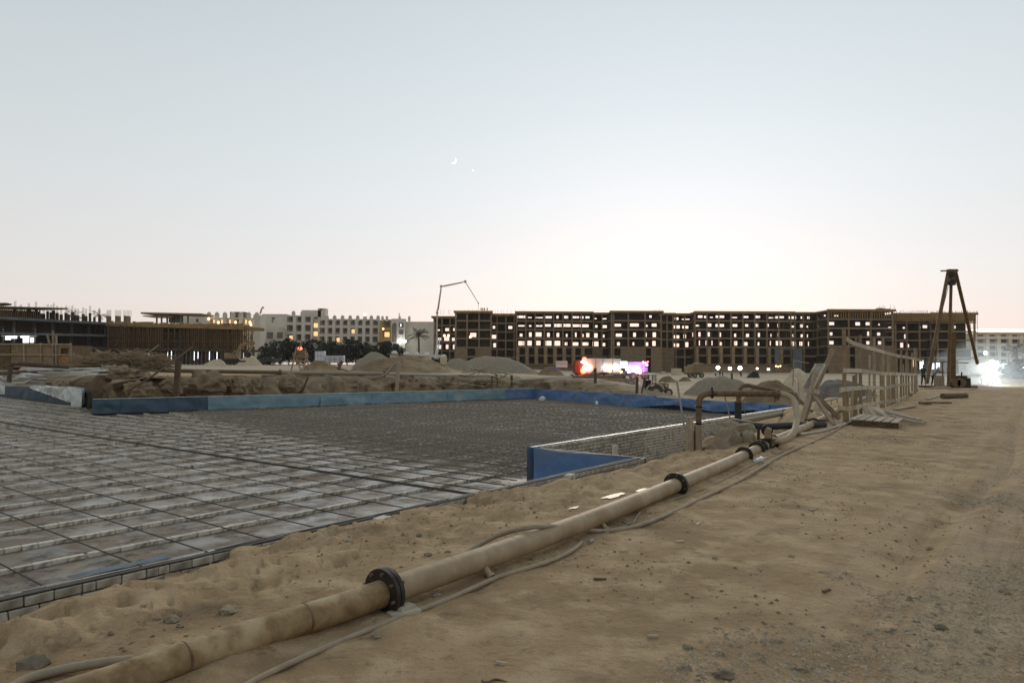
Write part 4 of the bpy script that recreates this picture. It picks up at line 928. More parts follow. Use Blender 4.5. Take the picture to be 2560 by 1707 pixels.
rod(D(1984, 900, 24), D(1982, 965, 24), .018, steel_m, 'scaffold_pole', 'thin upright pole left of the trestle'); rod(D(1984, 901, 24), D(2022, 908, 25), .015, steel_m, 'scaffold_pole', 'thin level pole reaching toward the grey board')
# ================================================================ timber fence
FA = P(2108, 1060, 0); FB = P(2290, 985, 0)
def onF(px):
    r0 = ray(px, 1000); k_ = (FA.x * r0.y - FA.y * r0.x) / ((FA.x - FB.x) * r0.y - (FA.y - FB.y) * r0.x); q = FA + (FB - FA) * k_; return q.y
fn = thing('timber_fence', 'rough open timber fence of uneven posts and four rails beside the road', 'fence', FA.copy())
posts = [(2112, 824, 1056, .14), (2119, 975, 1062, .05), (2129, 972, 1050, .10), (2141, 841, 1032, .05), (2152, 838, 1040, .13), (2135, 938, 1048, .08), (2166, 965, 1030, .04), (2173, 886, 1022, .05), (2178, 968, 1022, .05), (2186, 845, 1018, .13), (2203, 893, 1012, .12), (2209, 845, 1012, .12),
         (2218, 886, 1004, .09), (2224, 888, 1004, .09), (2230, 885, 1003, .09), (2236, 886, 1002, .12), (2243, 888, 1000, .05), (2252, 876, 996, .12), (2259, 910, 994, .08), (2265, 881, 992, .12), (2272, 900, 990, .09), (2280, 882, 988, .12), (2287, 869, 988, .14), (2292, 876, 984, .12)]
for i, (px, y0, y1, wd) in enumerate(posts):
    d = onF(px) + .06; lean = r_.uniform(-.03, .03)
    a = D(px, y1, d); a.z = min(a.z, gz(a.x, a.y) + .0) - .12; b = D(px, y0, d); b.x += lean
    mb_ = MB(); mb_.beam(a, b, wd * .74, .05, up=Vector((.45, -1, 0))); mb_.build('post', wood_m if i % 5 else ply_m, fn)
rails = [[(2116, 848), (2132, 858), (2165, 868), (2190, 874), (2211, 881), (2237, 888), (2262, 892), (2285, 897), (2306, 902)],
         [(2109, 926), (2130, 926), (2155, 927), (2180, 930), (2205, 934), (2240, 934), (2265, 935), (2290, 936)],
         [(2100, 975), (2130, 971), (2160, 969), (2190, 968), (2208, 971), (2240, 963), (2265, 960), (2286, 958)],
         [(2096, 1018), (2118, 1022), (2140, 1018), (2170, 1012), (2195, 1007), (2214, 1004), (2238, 1001), (2252, 997), (2270, 989)]]
for ri, rl in enumerate(rails):
    for i in range(0, len(rl) - 1, 2):
        seg_ = rl[i:i + 3]; mb_ = MB()
        for (xa_, ya), (xb_, yb) in zip(seg_[:-1], seg_[1:]):
            mb_.beam(D(xa_, ya, onF(xa_) - .02 - .03 * (i % 4 > 0)), D(xb_, yb, onF(xb_) - .02 - .03 * (i % 4 > 0)), .035, .125)
        mb_.build('rail', woodl_m if not (ri == 3 and i == 0) else mat('ochre_plank', (.45, .32, .17), (.34, .24, .13), scale=9, bump=.4), fn)
mb_ = MB(); mb_.beam(D(2270, 995, 38), D(2278, 980, 37.5), .2, .12); one(mb_, 'log', woodl_m, 'short pale log end leaning at the far end of the fence', 'log')
# slatted pallet and plank heap
pa = thing('pallet', 'low pallet with pale slanting slats by the foot of the fence', 'pallet', P(2190, 1060, 0))
zp = .16; A0 = P(2130, 1048, zp); A1 = P(2235, 1056, zp); B_0 = P(2158, 1036, zp); 
for i in range(6):
    a = A0.lerp(A1, i / 5.); dd = (B_0 - A0); mb_ = MB(); mb_.beam(a, a + dd * (1 - .06 * i), .16, .025); mb_.build('slat', woodl_m, pa)
mb_ = MB(); mb_.beam(A0 + Vector((0, -.02, -.09)), A1 + Vector((.1, -.02, -.09)), .03, .14); mb_.build('side_board', woodd_m, pa)
mb_ = MB(); mb_.beam(A0 + (B_0 - A0) * .5 + Vector((0, 0, -.09)), A1 + (B_0 - A0) * .5 + Vector((0, 0, -.09)), .05, .14); mb_.build('side_board', woodd_m, pa)
plks = [(2160, 1018, 2172, 1040, .10), (2170, 1016, 2188, 1042, .10), (2175, 1018, 2225, 1044, .08), (2178, 1016, 2245, 1046, .07), (2185, 1017, 2260, 1040, .06), (2195, 1020, 2285, 1044, .05), (2215, 1030, 2300, 1050, .05), (2225, 1038, 2310, 1058, .04), (2235, 1040, 2300, 1054, .03), (2240, 1044, 2290, 1056, .06), (2248, 1050, 2312, 1056, .03)]
plab = ['first plank leaning left on the heap by the fence', 'second plank leaning left on the heap by the fence', 'broad pale plank across the middle of the heap', 'long pale plank on top of the heap', 'plank under the long pale plank', 'thin plank reaching right from the heap', 'dark plank at the right of the heap', 'plank with its end on the road, lowest on the right', 'dark plank under the right end of the heap', 'short plank beside the pallet', 'dark broken board at the far right tip of the heap']
for i, (xa_, ya, xb_, yb, z) in enumerate(plks):
    a = P(xa_, ya, z + .2 - .012 * i); b = P(xb_, yb, z)
    mb_ = MB(); mb_.beam(a, b, .13, .022); one(mb_, 'plank', (woodl_m, wood_m, woodd_m)[(i > 5) + (i % 3 == 2 and i > 5) if i > 2 else 1], plab[i], 'plank', 'planks heaped by the fence')
for i, (xa_, ya, xb_, yb, lab) in enumerate([(2237, 1023, 2288, 1013, 'pale plank lying alone on the road edge beyond the heap'), (2300, 1006, 2376, 1006, 'dark flat board lying on the road before the drilling rig'), (2318, 997, 2350, 988, 'thin plank by the round log'), (2300, 1008, 2325, 1010, 'short scrap beside the dark flat board')]):
    mb_ = MB(); mb_.beam(P(xa_, ya, .04), P(xb_, yb, .04), .16, .05); one(mb_, 'plank', woodl_m if i % 2 == 0 else woodd_m, lab, 'plank')
mb_ = MB(); mb_.tube([P(2356, 990, .15), P(2415, 989, .12)], .13, 12); one(mb_, 'log', woodd_m, 'thick round log lying before the drilling rig', 'log')

# ================================================================ drilling tripod
dr_ = 49.
tp = thing('drilling_tripod', 'tall steel tripod drilling rig with pulley block standing by the road', 'drilling rig', P(2375, 975, 0))
def leg_(x0, y0, da, x1, y1, db, r, nm='leg', m_=None):
    mb_ = MB(); mb_.tube([D(x0, y0, da), D(x1, y1, db)], r, 12); return mb_.build(nm, m_ or dk_m, tp)
dk_m = mat('brown_painted_steel', (.17, .10, .035), (.08, .048, .02), rough=.55, scale=2, bump=.1)
leg_(2371, 678, dr_, 2317, 958, 47.5, .12); leg_(2388, 676, dr_, 2443, 908, 56, .12)
mb_ = MB(); mb_.tube([D(2378, 700, dr_), D(2371, 968, 49)], .10, 12); mb_.build('mast', dk_m, tp)
mb_ = MB(); mb_.beam(D(2382, 830, dr_ + .3), D(2381, 968, 49.5), .3, .3); mb_.build('guide_channel', dk_m, tp)
mb_ = MB(); mb_.tube([D(2352, 677.5, dr_), D(2396, 676, dr_)], .05, 8); mb_.build('top_bar', woodl_m if False else dk_m, tp)
mb_ = MB(); mb_.box(D(2380, 677, dr_), (.62, .3, .2)); mb_.box(D(2380, 692, dr_), (.35, .3, .6)); mb_.build('head_block', dk_m, tp)
pb = MB(); c = D(2378, 706, dr_ - .1); pb.disc(c, (0, 1, 0), .23, .2, 14); pb.disc(c + Vector((0, 0, .55)), (0, 1, 0), .22, .2, 14); pb.box(c + Vector((0, 0, -.1)), (.5, .18, .2)); pb.box(c + Vector((-.28, 0, .25)), (.05, .1, .8)); pb.box(c + Vector((.28, 0, .25)), (.05, .1, .8)); pb.build('pulley', flange_m, tp)
mb_ = MB(); mb_.tube([D(2371, 716, dr_), D(2356, 775, 48.6), D(2338, 900, 48.)], .02, 5); mb_.build('cable', flange_m, tp)
mb_ = MB(); mb_.box(D(2398, 957, 50.) , (1.0, 1.0, .7)); mb_.box(D(2400, 945, 50.), (.6, .7, .35)); mb_.tube([D(2404, 945, 50), D(2404, 930, 50)], .05, 8); mb_.build('winch_engine', dark_m, tp)
for k_, (x, y) in enumerate(((2388, 957), (2402, 957))):
    mb_ = MB(); c = D(x, y, 49.2); mb_.disc(c, (0, 1, 0), .32, .25, 14); mb_.build('drum', rust_m, tp)
mb_ = MB(); mb_.beam(D(2300, 966, 49.), D(2440, 967, 50), .3, .16); mb_.build('skid', woodd_m, tp)
mb_ = MB(); mb_.beam(D(2325, 903, 49.), D(2420, 907, 52), .06, .06); mb_.beam(D(2356, 905, 49.), D(2356, 962, 49), .06, .06); mb_.build('rail', dk_m, tp)
mb_ = MB(); mb_.box(D(2348, 952, 49.), (.5, .4, .75)); one(mb_, 'wooden_box', wood_m, 'pale upright wooden box in front of the bending worker', 'box')
# ================================================================ big unfinished building
bb = thing('unfinished_building', 'long brown unfinished concrete building with dusk light shining through its open floors', 'building', D(1700, 925, 250))
LV = [-1.2, 1.3, 4.5, 7.7, 10.9, 14.0, 17.2, 20.2]
r_ = random.Random(21)
def xz(px, d): return XD(px, d)
def hole_wall(mb_, x0, x1, y, z0, z1, holes, th=.2):
    """wall along x with rectangular holes, list of (xa, xb, za, zb)"""
    hs = sorted(holes); x = x0
    for xa, xb, za, zb in hs:
        if xa > x: mb_.box(((x + xa) / 2, y, (z0 + z1) / 2), (xa - x, th, z1 - z0))
        mb_.box(((xa + xb) / 2, y, (z0 + za) / 2), (xb - xa, th, za - z0)); mb_.box(((xa + xb) / 2, y, (zb + z1) / 2), (xb - xa, th, z1 - zb)); x = xb
    if x < x1: mb_.box(((x + x1) / 2, y, (z0 + z1) / 2), (x1 - x, th, z1 - z0))
def block(p0, p1, d, cols, lv, dz, open_, depth=9., low='box', roofm=formglow_m, name=None, n_props=0):
    """one stretch of the building. cols: pixel positions of columns; open_: chance of a see-through opening per bay on floors 2..6"""
    x0 = xz(p0, d); x1 = xz(p1, d); L_ = [z + dz for z in lv]; n_ = len(L_)
    cx = [xz(c, d) for c in cols]
    for z in L_[2:-1]:
        mb_ = MB(); mb_.box(((x0 + x1) / 2, d + depth / 2, z - .15), (x1 - x0 + .2, depth + .3, .32)); mb_.box(((x0 + x1) / 2, d - .05, z - .28), (x1 - x0 + .1, .22, .42)); mb_.build('floor_slab', conc_m, bb)
    mb_ = MB(); z = L_[-1]; mb_.box(((x0 + x1) / 2, d + depth / 2, z - .25), (x1 - x0 + .6, depth + 1.4, .5)); mb_.box(((x0 + x1) / 2, d - .75, z - .1), (x1 - x0 + 1.0, .25, .75)); mb_.build('roof_slab', roofm, bb)
    for x in cx:
        mb_ = MB(); mb_.box((x, d + .1, (L_[-1] + lv[0]) / 2 - .3), (.46, .5, L_[-1] - lv[0] - .3)); mb_.build('column', conc_m, bb)
    for x in cx[1:-1:1]:
        if r_.random() < .55:
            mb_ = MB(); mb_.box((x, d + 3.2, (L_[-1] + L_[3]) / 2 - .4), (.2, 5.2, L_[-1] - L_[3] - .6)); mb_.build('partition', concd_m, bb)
    # spine walls with doorways and windows
    bays = [x0] + cx + [x1]; bays = sorted(set(round(b, 2) for b in bays))
    for k_ in range(3, n_ - 1):
        z0, z1 = L_[k_], L_[k_ + 1] - .3; hs = []; hs2 = []
        for a, b in zip(bays[:-1], bays[1:]):
            w_ = b - a
            if w_ < 1.5: continue
            if r_.random() < min(1, open_[k_ - 3] * 1.35):
                m_ = 1 if w_ < 3.5 or r_.random() < .5 else 2
                for q in range(m_):
                    c = a + w_ * (q + .5) / m_ + r_.uniform(-.3, .3); hw = (r_.choice((.2, .4, .6)) if m_ == 2 else r_.choice((.3, .5, .8, 1.1))) * (1.45 if k_ > 4 else 1)
                    hw = min(hw, w_ / m_ / 2 - .2)
                    if hw > .12: hs.append((c - hw, c + hw, z0 + (1.1 if k_ > 4 else .5) + r_.uniform(0, .15), z1 - r_.choice((.6, .75, 1.1))))
        for (xa, xb, za, zb) in hs: hs2.append((xa + depth * .7 * (xa / d) - .5, xb + depth * .7 * (xb / d) + .5, z0 + .1, z1 - .1))
        hs3 = []
        for h in sorted(hs2):
            if hs3 and h[0] < hs3[-1][1]: hs3[-1] = (hs3[-1][0], max(h[1], hs3[-1][1]), h[2], h[3])
            else: hs3.append(h)
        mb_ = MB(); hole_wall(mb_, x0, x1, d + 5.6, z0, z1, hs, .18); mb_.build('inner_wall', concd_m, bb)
    if n_props:
        for k_ in range(3, n_ - 1):
            for q in range(n_props):
                x = r_.uniform(x0, x1); mb_ = MB(); mb_.beam((x, d + 1 + r_.random() * 2, L_[k_]), (x + r_.uniform(-.1, .1), d + 1.5, L_[k_ + 1] - .3), .13, .13); mb_.build('prop', formglow_m, bb)
    # lower two storeys
    zA, zB, zC = lv[0], L_[1], L_[3]
    if low == 'box':
        for k_ in (1, 2):
            mb_ = MB(); mb_.box(((x0 + x1) / 2, d - .5, L_[k_] + .0), (x1 - x0, 1.2, .3)); mb_.build('balcony_slab', conc_m, bb)
            if k_ == 1:
                mb_ = MB(); mb_.box(((x0 + x1) / 2, d - .2, (lv[0] + L_[1]) / 2), (x1 - x0, .3, L_[1] - lv[0])); mb_.build('base_wall', concb_m if p0 < 1600 else conc_m, bb)
        for x in cx:
            mb_ = MB(); mb_.box((x + .5, d - .3, (L_[1] + L_[3]) / 2), (1.15, 1.4, L_[3] - L_[1] - .35)); mb_.build('pier', conc_m, bb)
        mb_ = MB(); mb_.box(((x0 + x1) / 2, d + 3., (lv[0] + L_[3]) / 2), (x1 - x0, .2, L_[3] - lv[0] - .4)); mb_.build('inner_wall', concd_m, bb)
    elif low == 'panel':
        gaps = [(c, c + r_.uniform(1.5, 3)) for c in cx[1:-1:2]]
        x = x0
        for a, b in gaps + [(x1, x1)]:
            if a - x > 1:
                mb_ = MB(); mb_.box(((x + a) / 2, d - .35, (lv[0] + L_[3]) / 2 - .1), (a - x, .35, L_[3] - lv[0] - .5)); o = mb_.build('block_wall', concb_m, bb)
                for q in range(5):
                    z = lv[0] + (q + 1) * (L_[3] - lv[0]) / 6; m2 = MB(); m2.box(((x + a) / 2, d - .54, z), (a - x, .06, .12)); m2.build('ledge', conc_m, o)
            x = b
        mb_ = MB(); mb_.box(((x0 + x1) / 2, d + 3., (lv[0] + L_[3]) / 2), (x1 - x0, .2, L_[3] - lv[0] - .4)); mb_.build('inner_wall', concd_m, bb)
    else:
        mb_ = MB(); mb_.box(((x0 + x1) / 2, d + 3., (lv[0] + L_[3]) / 2), (x1 - x0, .2, L_[3] - lv[0] - .4)); mb_.build('inner_wall', concd_m, bb)
        for z in (L_[2],): mb_ = MB(); mb_.box(((x0 + x1) / 2, d, z), (x1 - x0, .4, .35)); mb_.build('balcony_slab', conc_m, bb)
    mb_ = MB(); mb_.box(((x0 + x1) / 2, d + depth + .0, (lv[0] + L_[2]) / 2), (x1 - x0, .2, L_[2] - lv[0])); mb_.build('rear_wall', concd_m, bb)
rg = lambda a, b, s_: list(np.arange(a, b, s_))
block(1081, 1137, 262, [1084, 1104, 1124], LV, -.9, (.9, .9, .8, .1), low='open', depth=6)
block(1137, 1228, 247, [1138, 1167, 1197, 1227], LV, 0, (.0, .3, .0, 0), low='panel')
block(1228, 1290, 256, [1242, 1264, 1285], LV, -.3, (.2, .2, .5, .0), low='open')
block(1290, 1480, 254, rg(1291, 1475, 23.2), LV, .45, (.75, .8, .9, .8), low='box', n_props=7)
block(1480, 1527, 257, [1484, 1505, 1524], LV, .35, (.9, .9, .95, .9), low='panel')
block(1527, 1655, 248, [1529, 1534, 1571, 1613, 1653], LV, .35, (.8, .8, .8, .3), low='panel')
block(1655, 1685, 255, [1668, 1683], LV, .2, (0, 0, 0, 0), low='panel')
block(1685, 1737, 258, [1690, 1712, 1735], LV, .3, (1, 1, 1, 1), low='open')
block(1737, 1984, 253, rg(1738, 1980, 30), LV, .75, (.75, .85, .95, .8), low='box', n_props=12)
block(1984, 2070, 256, [1988, 2010, 2045, 2068], LV, .8, (.8, .9, .95, .9), low='open', n_props=9)
block(2070, 2235, 246, [2072, 2123, 2178, 2233], LV, 1.1, (.4, .6, .8, .15), low='panel')
block(2235, 2330, 252, [2240, 2268, 2300, 2328], LV, .3, (.5, .8, .8, .0), low='open')
block(2330, 2441, 249, [2345, 2385, 2438], LV, .3, (.0, .15, .1, .0), low='open', depth=14)
# framed shuttering below the roof of the right wing, each board a part
for i, px in enumerate(np.arange(2074, 2233, 6.)):
    if any(abs(px - c) < 4 for c in (2123, 2178)): continue
    mb_ = MB(); x = xz(px, 245.6); mb_.box((x, 245.6, 19.6), (.3, .12, 2.6)); mb_.build('shutter_board', formglow_m, bb)
mb_ = MB(); x0 = xz(2236, 248.4); x1 = xz(2441, 248.4); mb_.box(((x0 + x1) / 2, 248.4, 18.9), (x1 - x0, .25, 2.6)); mb_.build('formwork', formglow_m, bb)
for i, px in enumerate(np.arange(2238, 2441, 5.2)):
    mb_ = MB(); x = xz(px, 248.2); mb_.box((x, 248.2, 19.1 + r_.uniform(-.1, .1)), (.22, .2, 2.9)); mb_.beam((x, 248.2, 20.4), (x + r_.uniform(-.2, .5), 248.2, 21.0 + r_.uniform(0, .6)), .12, .12); mb_.build('shutter_board', formglow_m, bb)
# projecting scaffold at the right end
mb_ = MB()
for k_ in range(30):
    z = r_.uniform(8, 21); x = xz(2441, 249); mb_.beam((x - .5, 249 + r_.uniform(0, 8), z), (x + r_.uniform(.8, 2.2), 249 + r_.uniform(0, 8), z + r_.uniform(-.2, .4)), .1, .1)
for k_ in range(7): x = xz(2441, 249) + r_.uniform(.2, 1.4); mb_.beam((x, 250 + k_, 12), (x, 250 + k_, 22 + r_.uniform(-1, 1)), .1, .1)
mb_.build('scaffold', formglow_m, bb)
# starter bars along the roofs
def bars(root, spots, m_, nm='starter_bar', r=.035):
    for (px, d, z, h) in spots:
        mb_ = MB(); x = xz(px, d); mb_.beam((x, d, z), (x + r_.uniform(-.1, .1), d, z + h), r * 2, r * 2); mb_.build(nm, m_, root)
bars(bb, [(1090 + 9 * i + r_.uniform(-3, 3), 250, 19.3, r_.uniform(1.2, 2.2)) for i in range(26)] + [(2197 + 4 * i, 250, 21.2, r_.uniform(.8, 2.4)) for i in range(12)] + [(1632 + 3.4 * i, 250, 20.4, r_.uniform(.8, 1.8)) for i in range(9)], rust_m)
mb_ = MB(); mb_.blob((xz(2211, 249), 249, 21.6), (2.6, 1, .7), 4, 2, .5); mb_.build('rebar_bundle', formglow_m, bb)
# grey lift shaft stub and lower parts at the right of the middle wing
mb_ = MB(); x0, x1 = xz(1936, 245), xz(1986, 245); mb_.box((x0 + .9, 245, 3.4), (1.4, 1., 8.4)); mb_.box((x1 + 1.2, 245.5, 3.4), (3.2, 1., 8.4)); mb_.box(((x0 + x1) / 2, 245, 7.4), (x1 - x0, .8, .4)); mb_.build('entrance_frame', concg_m, bb)
# lamps hanging on the base wall, lit
fl = []
for i, (px, py, rr, lab) in enumerate([(1795, 919, .62, 'leftmost of three bright floodlights on the base of the unfinished building'), (1825, 921, .55, 'middle one of three bright floodlights on the base of the building'), (1850, 920, .66, 'right one of three bright floodlights on the base of the building'), (1893, 921, .3, 'small floodlight right of the three big ones on the base wall')]):
    c = D(px, py, 243); l_ = thing('floodlight', lab, 'floodlight', c, 'floodlights on the base wall')
    mb_ = MB(); mb_.disc(c, (0, 1, 0), rr, .25, 16); mb_.build('lamp_glass', lampw, l_)
    mb_ = MB(); mb_.disc(c + Vector((0, .35, 0)), (0, 1, 0), rr * 1.1, .4, 16); mb_.beam(c + Vector((0, .4, 0)), c + Vector((0, 4., .3)), .1, .1); mb_.build('housing', dark_m, l_)
mb_ = MB(); c = D(1921, 923, 243); mb_.box(c, (.9, .3, .8)); one(mb_, 'lit_sign', emi('lit_pale_panel', (.75, .9, .9), 2), 'small pale lit square on the base wall right of the floodlights', 'light')
for i, (px, py) in enumerate(((1940, 915), (1945, 916), (1951, 915))):
    mb_ = MB(); mb_.blob(D(px, py, 243), (.25, .2, .25), i, 1, .0); one(mb_, 'amber_lamp', lampo, ['left', 'middle', 'right'][i] + ' one of three tiny amber lamps by the grey entrance frame', 'lamp', 'amber lamps')
for px, py, s_, m_ in ((1109, 837, .35, lampwarm), (1121, 838, .35, lampwarm), (1176, 842, .4, lampwarm), (2240, 872, .3, lampwarm), (1131, 821, .5, winwarm), (1106, 822, 1.0, winwarm)):
    pass
for i, (px, py) in enumerate(((1111, 839), (1121, 839), (1176, 842))):
    c = D(px, py, 251); mb_ = MB(); mb_.blob(c, (.5, .2, .5), i, 1, 0); one(mb_, 'work_lamp', lampwarm, ['left warm lamp inside the left end of the unfinished building', 'right warm lamp inside the left end of the unfinished building', 'lone warm lamp on the third floor of the left wing'][i], 'lamp')

# ================================================================ unfinished building on the left
def slab_line(root, m_, nm, a, b, th=.4, dep=8):
    mb_ = MB(); mb_.beam(a + Vector((0, dep / 2, 0)), b + Vector((0, dep / 2, 0)), dep, th); return mb_.build(nm, m_, root)
lb = thing('unfinished_building', 'dark concrete frame of an unfinished building on the left with rows of starter bars', 'building', D(120, 885, 145))
dl = lambda px: 150 + (px + 20) / 320 * 26
cxs = [-60, -20, 36, 87, 133, 180, 224, 265, 302]
ytop = lambda px: 796 + (px) * .052; ymid = lambda px: 833 + px * .022; ybot = lambda px: 866 + px * .018
for f_, nm in ((ytop, 'floor_slab'), (ymid, 'floor_slab'), (ybot, 'floor_slab')):
    slab_line(lb, concg_m, nm, D(-80, f_(-80), dl(-80)), D(302, f_(302), dl(302)), .55 if f_ is not ymid else .5, 10)
for c in cxs:
    a = D(c, ytop(c), dl(c)); mb_ = MB(); mb_.box((a.x, a.y - .15, a.z / 2 - .5), (.5, .5, a.z + 1.)); mb_.build('column', concg_m, lb)
for k_, yy in enumerate((8.5, 9.)):
    a = D(-80, 830, dl(-80)); b = D(302, 830, dl(302)); mb_ = MB(); mb_.beam(Vector((a.x, a.y + yy, 5.2)), Vector((b.x, b.y + yy, 5.2)), .2, 11.4); 
    if k_ == 0: mb_.build('inner_wall', concd_m, lb)
for c in np.arange(-50, 300, 12.):
    a = D(c, ymid(c), dl(c) + 2); mb_ = MB(); mb_.beam((a.x, a.y, a.z - 2.6 if r_.random() < .5 else a.z), (a.x, a.y, a.z + 3.), .12, .12); mb_.build('prop', woodd_m, lb)
# columns above the deck with starter bars
tops = [(2, 0), (38, 752), (52, 762), (72, 757), (90, 755), (100, 765), (109, 766), (119, 760), (127, 763), (134, 758), (143, 764), (153, 768), (165, 764), (171, 768), (181, 762), (188, 770), (195, 772), (208, 767), (215, 772), (225, 765), (236, 775), (249, 770)]
for px, y1 in tops[1:]:
    d = dl(px) + 2; y0 = ytop(px); big_ = r_.random() < .6
    a = D(px, y0, d); b = D(px, y1 + 18, d)
    mb_ = MB(); mb_.beam(a, b, .5 if big_ else .3, .5); mb_.build('column', concd_m, lb)
    mb_ = MB()
    for o_ in (-.18, 0, .18): mb_.beam(b + Vector((o_, 0, -.2)), D(px, y1, d) + Vector((o_ + r_.uniform(-.05, .05), 0, r_.uniform(-.3, .2))), .05, .05)
    mb_.build('starter_bar', hose_m, lb)
for px, w_ in ((272, 12), (295, 16), (318, 22)):
    d = dl(px); a = D(px, 808, d); b = D(px, 790, d); mb_ = MB(); mb_.beam(a, b, w_ / F * d, .6); mb_.build('lift_wall', concb_m, lb)
    mb_ = MB()
    for q in range(7): xx = (q / 6 - .5) * w_ / F * d * .9; mb_.beam(b + Vector((xx, 0, -.1)), b + Vector((xx, 0, 1.5)), .05, .05)
    for q in range(3): mb_.beam(b + Vector((-w_ / F * d * .45, 0, .3 + .45 * q)), b + Vector((w_ / F * d * .45, 0, .3 + .45 * q)), .04, .04)
    mb_.build('starter_bar', hosel_m, lb)
# shored upper deck at the far left
a = D(-80, 764, dl(-80)); b = D(102, 769, dl(100)); slab_line(lb, woodd_m, 'deck', a, b, .35, 9)
for c in np.arange(-60, 102, 5.5):
    a = D(c, ytop(c), dl(c)); b = D(c, 768, dl(c)); mb_ = MB(); mb_.beam(a, b, .13, .13); mb_.build('prop', formglow_m, lb)
mb_ = MB(); mb_.beam(Vector((D(-80, 780, 158).x, 158, 12.3)), Vector((D(100, 780, 166).x, 166, 12.3)), .2, 2.8); mb_.build('inner_wall', concd_m, lb)
mb_ = MB(); mb_.blob(D(12, 761, 152), (1.4, .6, .35), 3, 2, .5); mb_.build('rebar_bundle', woodd_m, lb)
# right part with tall timber props and light between the ground floor columns
rbp_m = mat('aged_prop_timber', (.20, .125, .06), (.10, .062, .03), scale=2, bump=.1, rnd=.3)
rb = thing('shored_building', 'low unfinished block with dense brown timber props under its deck', 'building', D(450, 903, 165))
dR2 = lambda px: 168 - (px - 270) / 400 * 14
yt = lambda px: 811 + (px - 270) * .026; yb = lambda px: 870 + (px - 270) * .018
slab_line(rb, formglow_m, 'deck', D(275, yt(268), dR2(268)), D(622, yt(622), dR2(622)), .7, 7)
slab_line(rb, concd_m, 'floor_slab', D(190, 871, dR2(268)), D(618, yb(618), dR2(618)), .5, 7)
for i, c in enumerate(np.arange(271, 622, 5.0)):
    if 402 < c < 455 and i % 3: continue
    d = dR2(c) - .2 + r_.uniform(0, 1.); big_ = i % 6 == 0
    mb_ = MB(); mb_.beam(D(c, yb(c), d), D(c + r_.uniform(-.8, .8), yt(c), d), .34 if big_ else .17, .18); mb_.build('prop', rbp_m if r_.random() < .8 else woodd_m, rb)
for y_ in (833, 851):
    mb_ = MB(); mb_.beam(D(268, y_, dR2(268) - .3), D(635, y_ + 3, dR2(635) - .3), .12, .14); mb_.build('ledger', rbp_m, rb)
for c in (285, 345, 480, 520, 560, 575, 610):
    mb_ = MB(); mb_.beam(D(c, 866, dR2(c) - .4), D(c + 26, 826, dR2(c) - .4), .12, .12); mb_.build('brace', rbp_m, rb)
mb_ = MB(); mb_.beam(Vector((D(268, 840, 173).x, 173, 7.8)), Vector((D(606, 840, 160).x, 160, 7.8)), .2, 5.8); mb_.build('inner_wall', concd_m, rb)
for c in list(np.arange(300, 640, 9.5)):
    d = dR2(c); mb_ = MB(); a = D(c, 905, d + (3 if int(c) % 2 else .2)); mb_.box((a.x, a.y, a.z + 1.2), (.5, .5, 4.4)); mb_.build('column', concd_m, rb)
mb_ = MB(); mb_.beam(Vector((D(190, 885, 172).x, 173, 1.5)), Vector((D(362, 885, 172).x, 169, 1.5)), .2, 4.); mb_.build('inner_wall', concd_m, rb)
for c in np.arange(280, 632, 11.):
    mb_ = MB(); d = dR2(c); a = D(c, yt(c) - 2, d); mb_.box(a + Vector((0, 0, .25)), (r_.uniform(.4, 1.2), .4, r_.uniform(.3, .9))); mb_.build('parapet_stub', conc_m, rb)
mb_ = MB(); mb_.beam(D(650, 785, 160), D(655, 770, 160), .3, .3); mb_.beam(D(655, 769, 160), D(660, 769, 160), .2, .4); mb_.build('crane_stub', boom_m, rb)
# bright shopfront far behind, seen between the ground floor columns
sh = thing('lit_shopfront', 'bright white lit frontage seen low through the columns of the shored block', 'shopfront', D(480, 890, 200))
for i, c in enumerate((372, 405, 416, 427, 443, 462, 486, 497, 524, 541, 566)):
    mb_ = MB(); mb_.box(D(c, 887 + (i * 7) % 4, 200), (.5 + (i * 5 % 4) * .22, .2, 1.6 + (i * 3 % 5) * .35)); mb_.build('window', winwhite, sh)
mb_ = MB(); mb_.box(D(470, 888, 201), (28, .3, 5)); mb_.build('wall', concd_m, sh)
l2 = thing('lit_awning', 'bright white lit awning strip low at the far left behind the plywood box', 'awning', D(45, 848, 140))
for i, (px, py, w_, h) in enumerate(((28, 843, 2.2, .5), (62, 842, 1.6, .4), (65, 849, 1.1, 1.2), (80, 850, .6, 1.0), (20, 847, 1.0, .4))):
    mb_ = MB(); mb_.box(D(px, py, 140), (w_, .2, h)); mb_.build('lamp_panel', winwhite, l2)
mb_ = MB(); mb_.beam(D(5, 840, 140.4), D(90, 840, 140.4), .6, .15); mb_.build('roof', white_m, l2)
for c in (8, 36, 88): mb_ = MB(); mb_.beam(D(c, 855, 140.4), D(c, 820, 140.4), .15, .15); mb_.build('post', concg_m, l2)

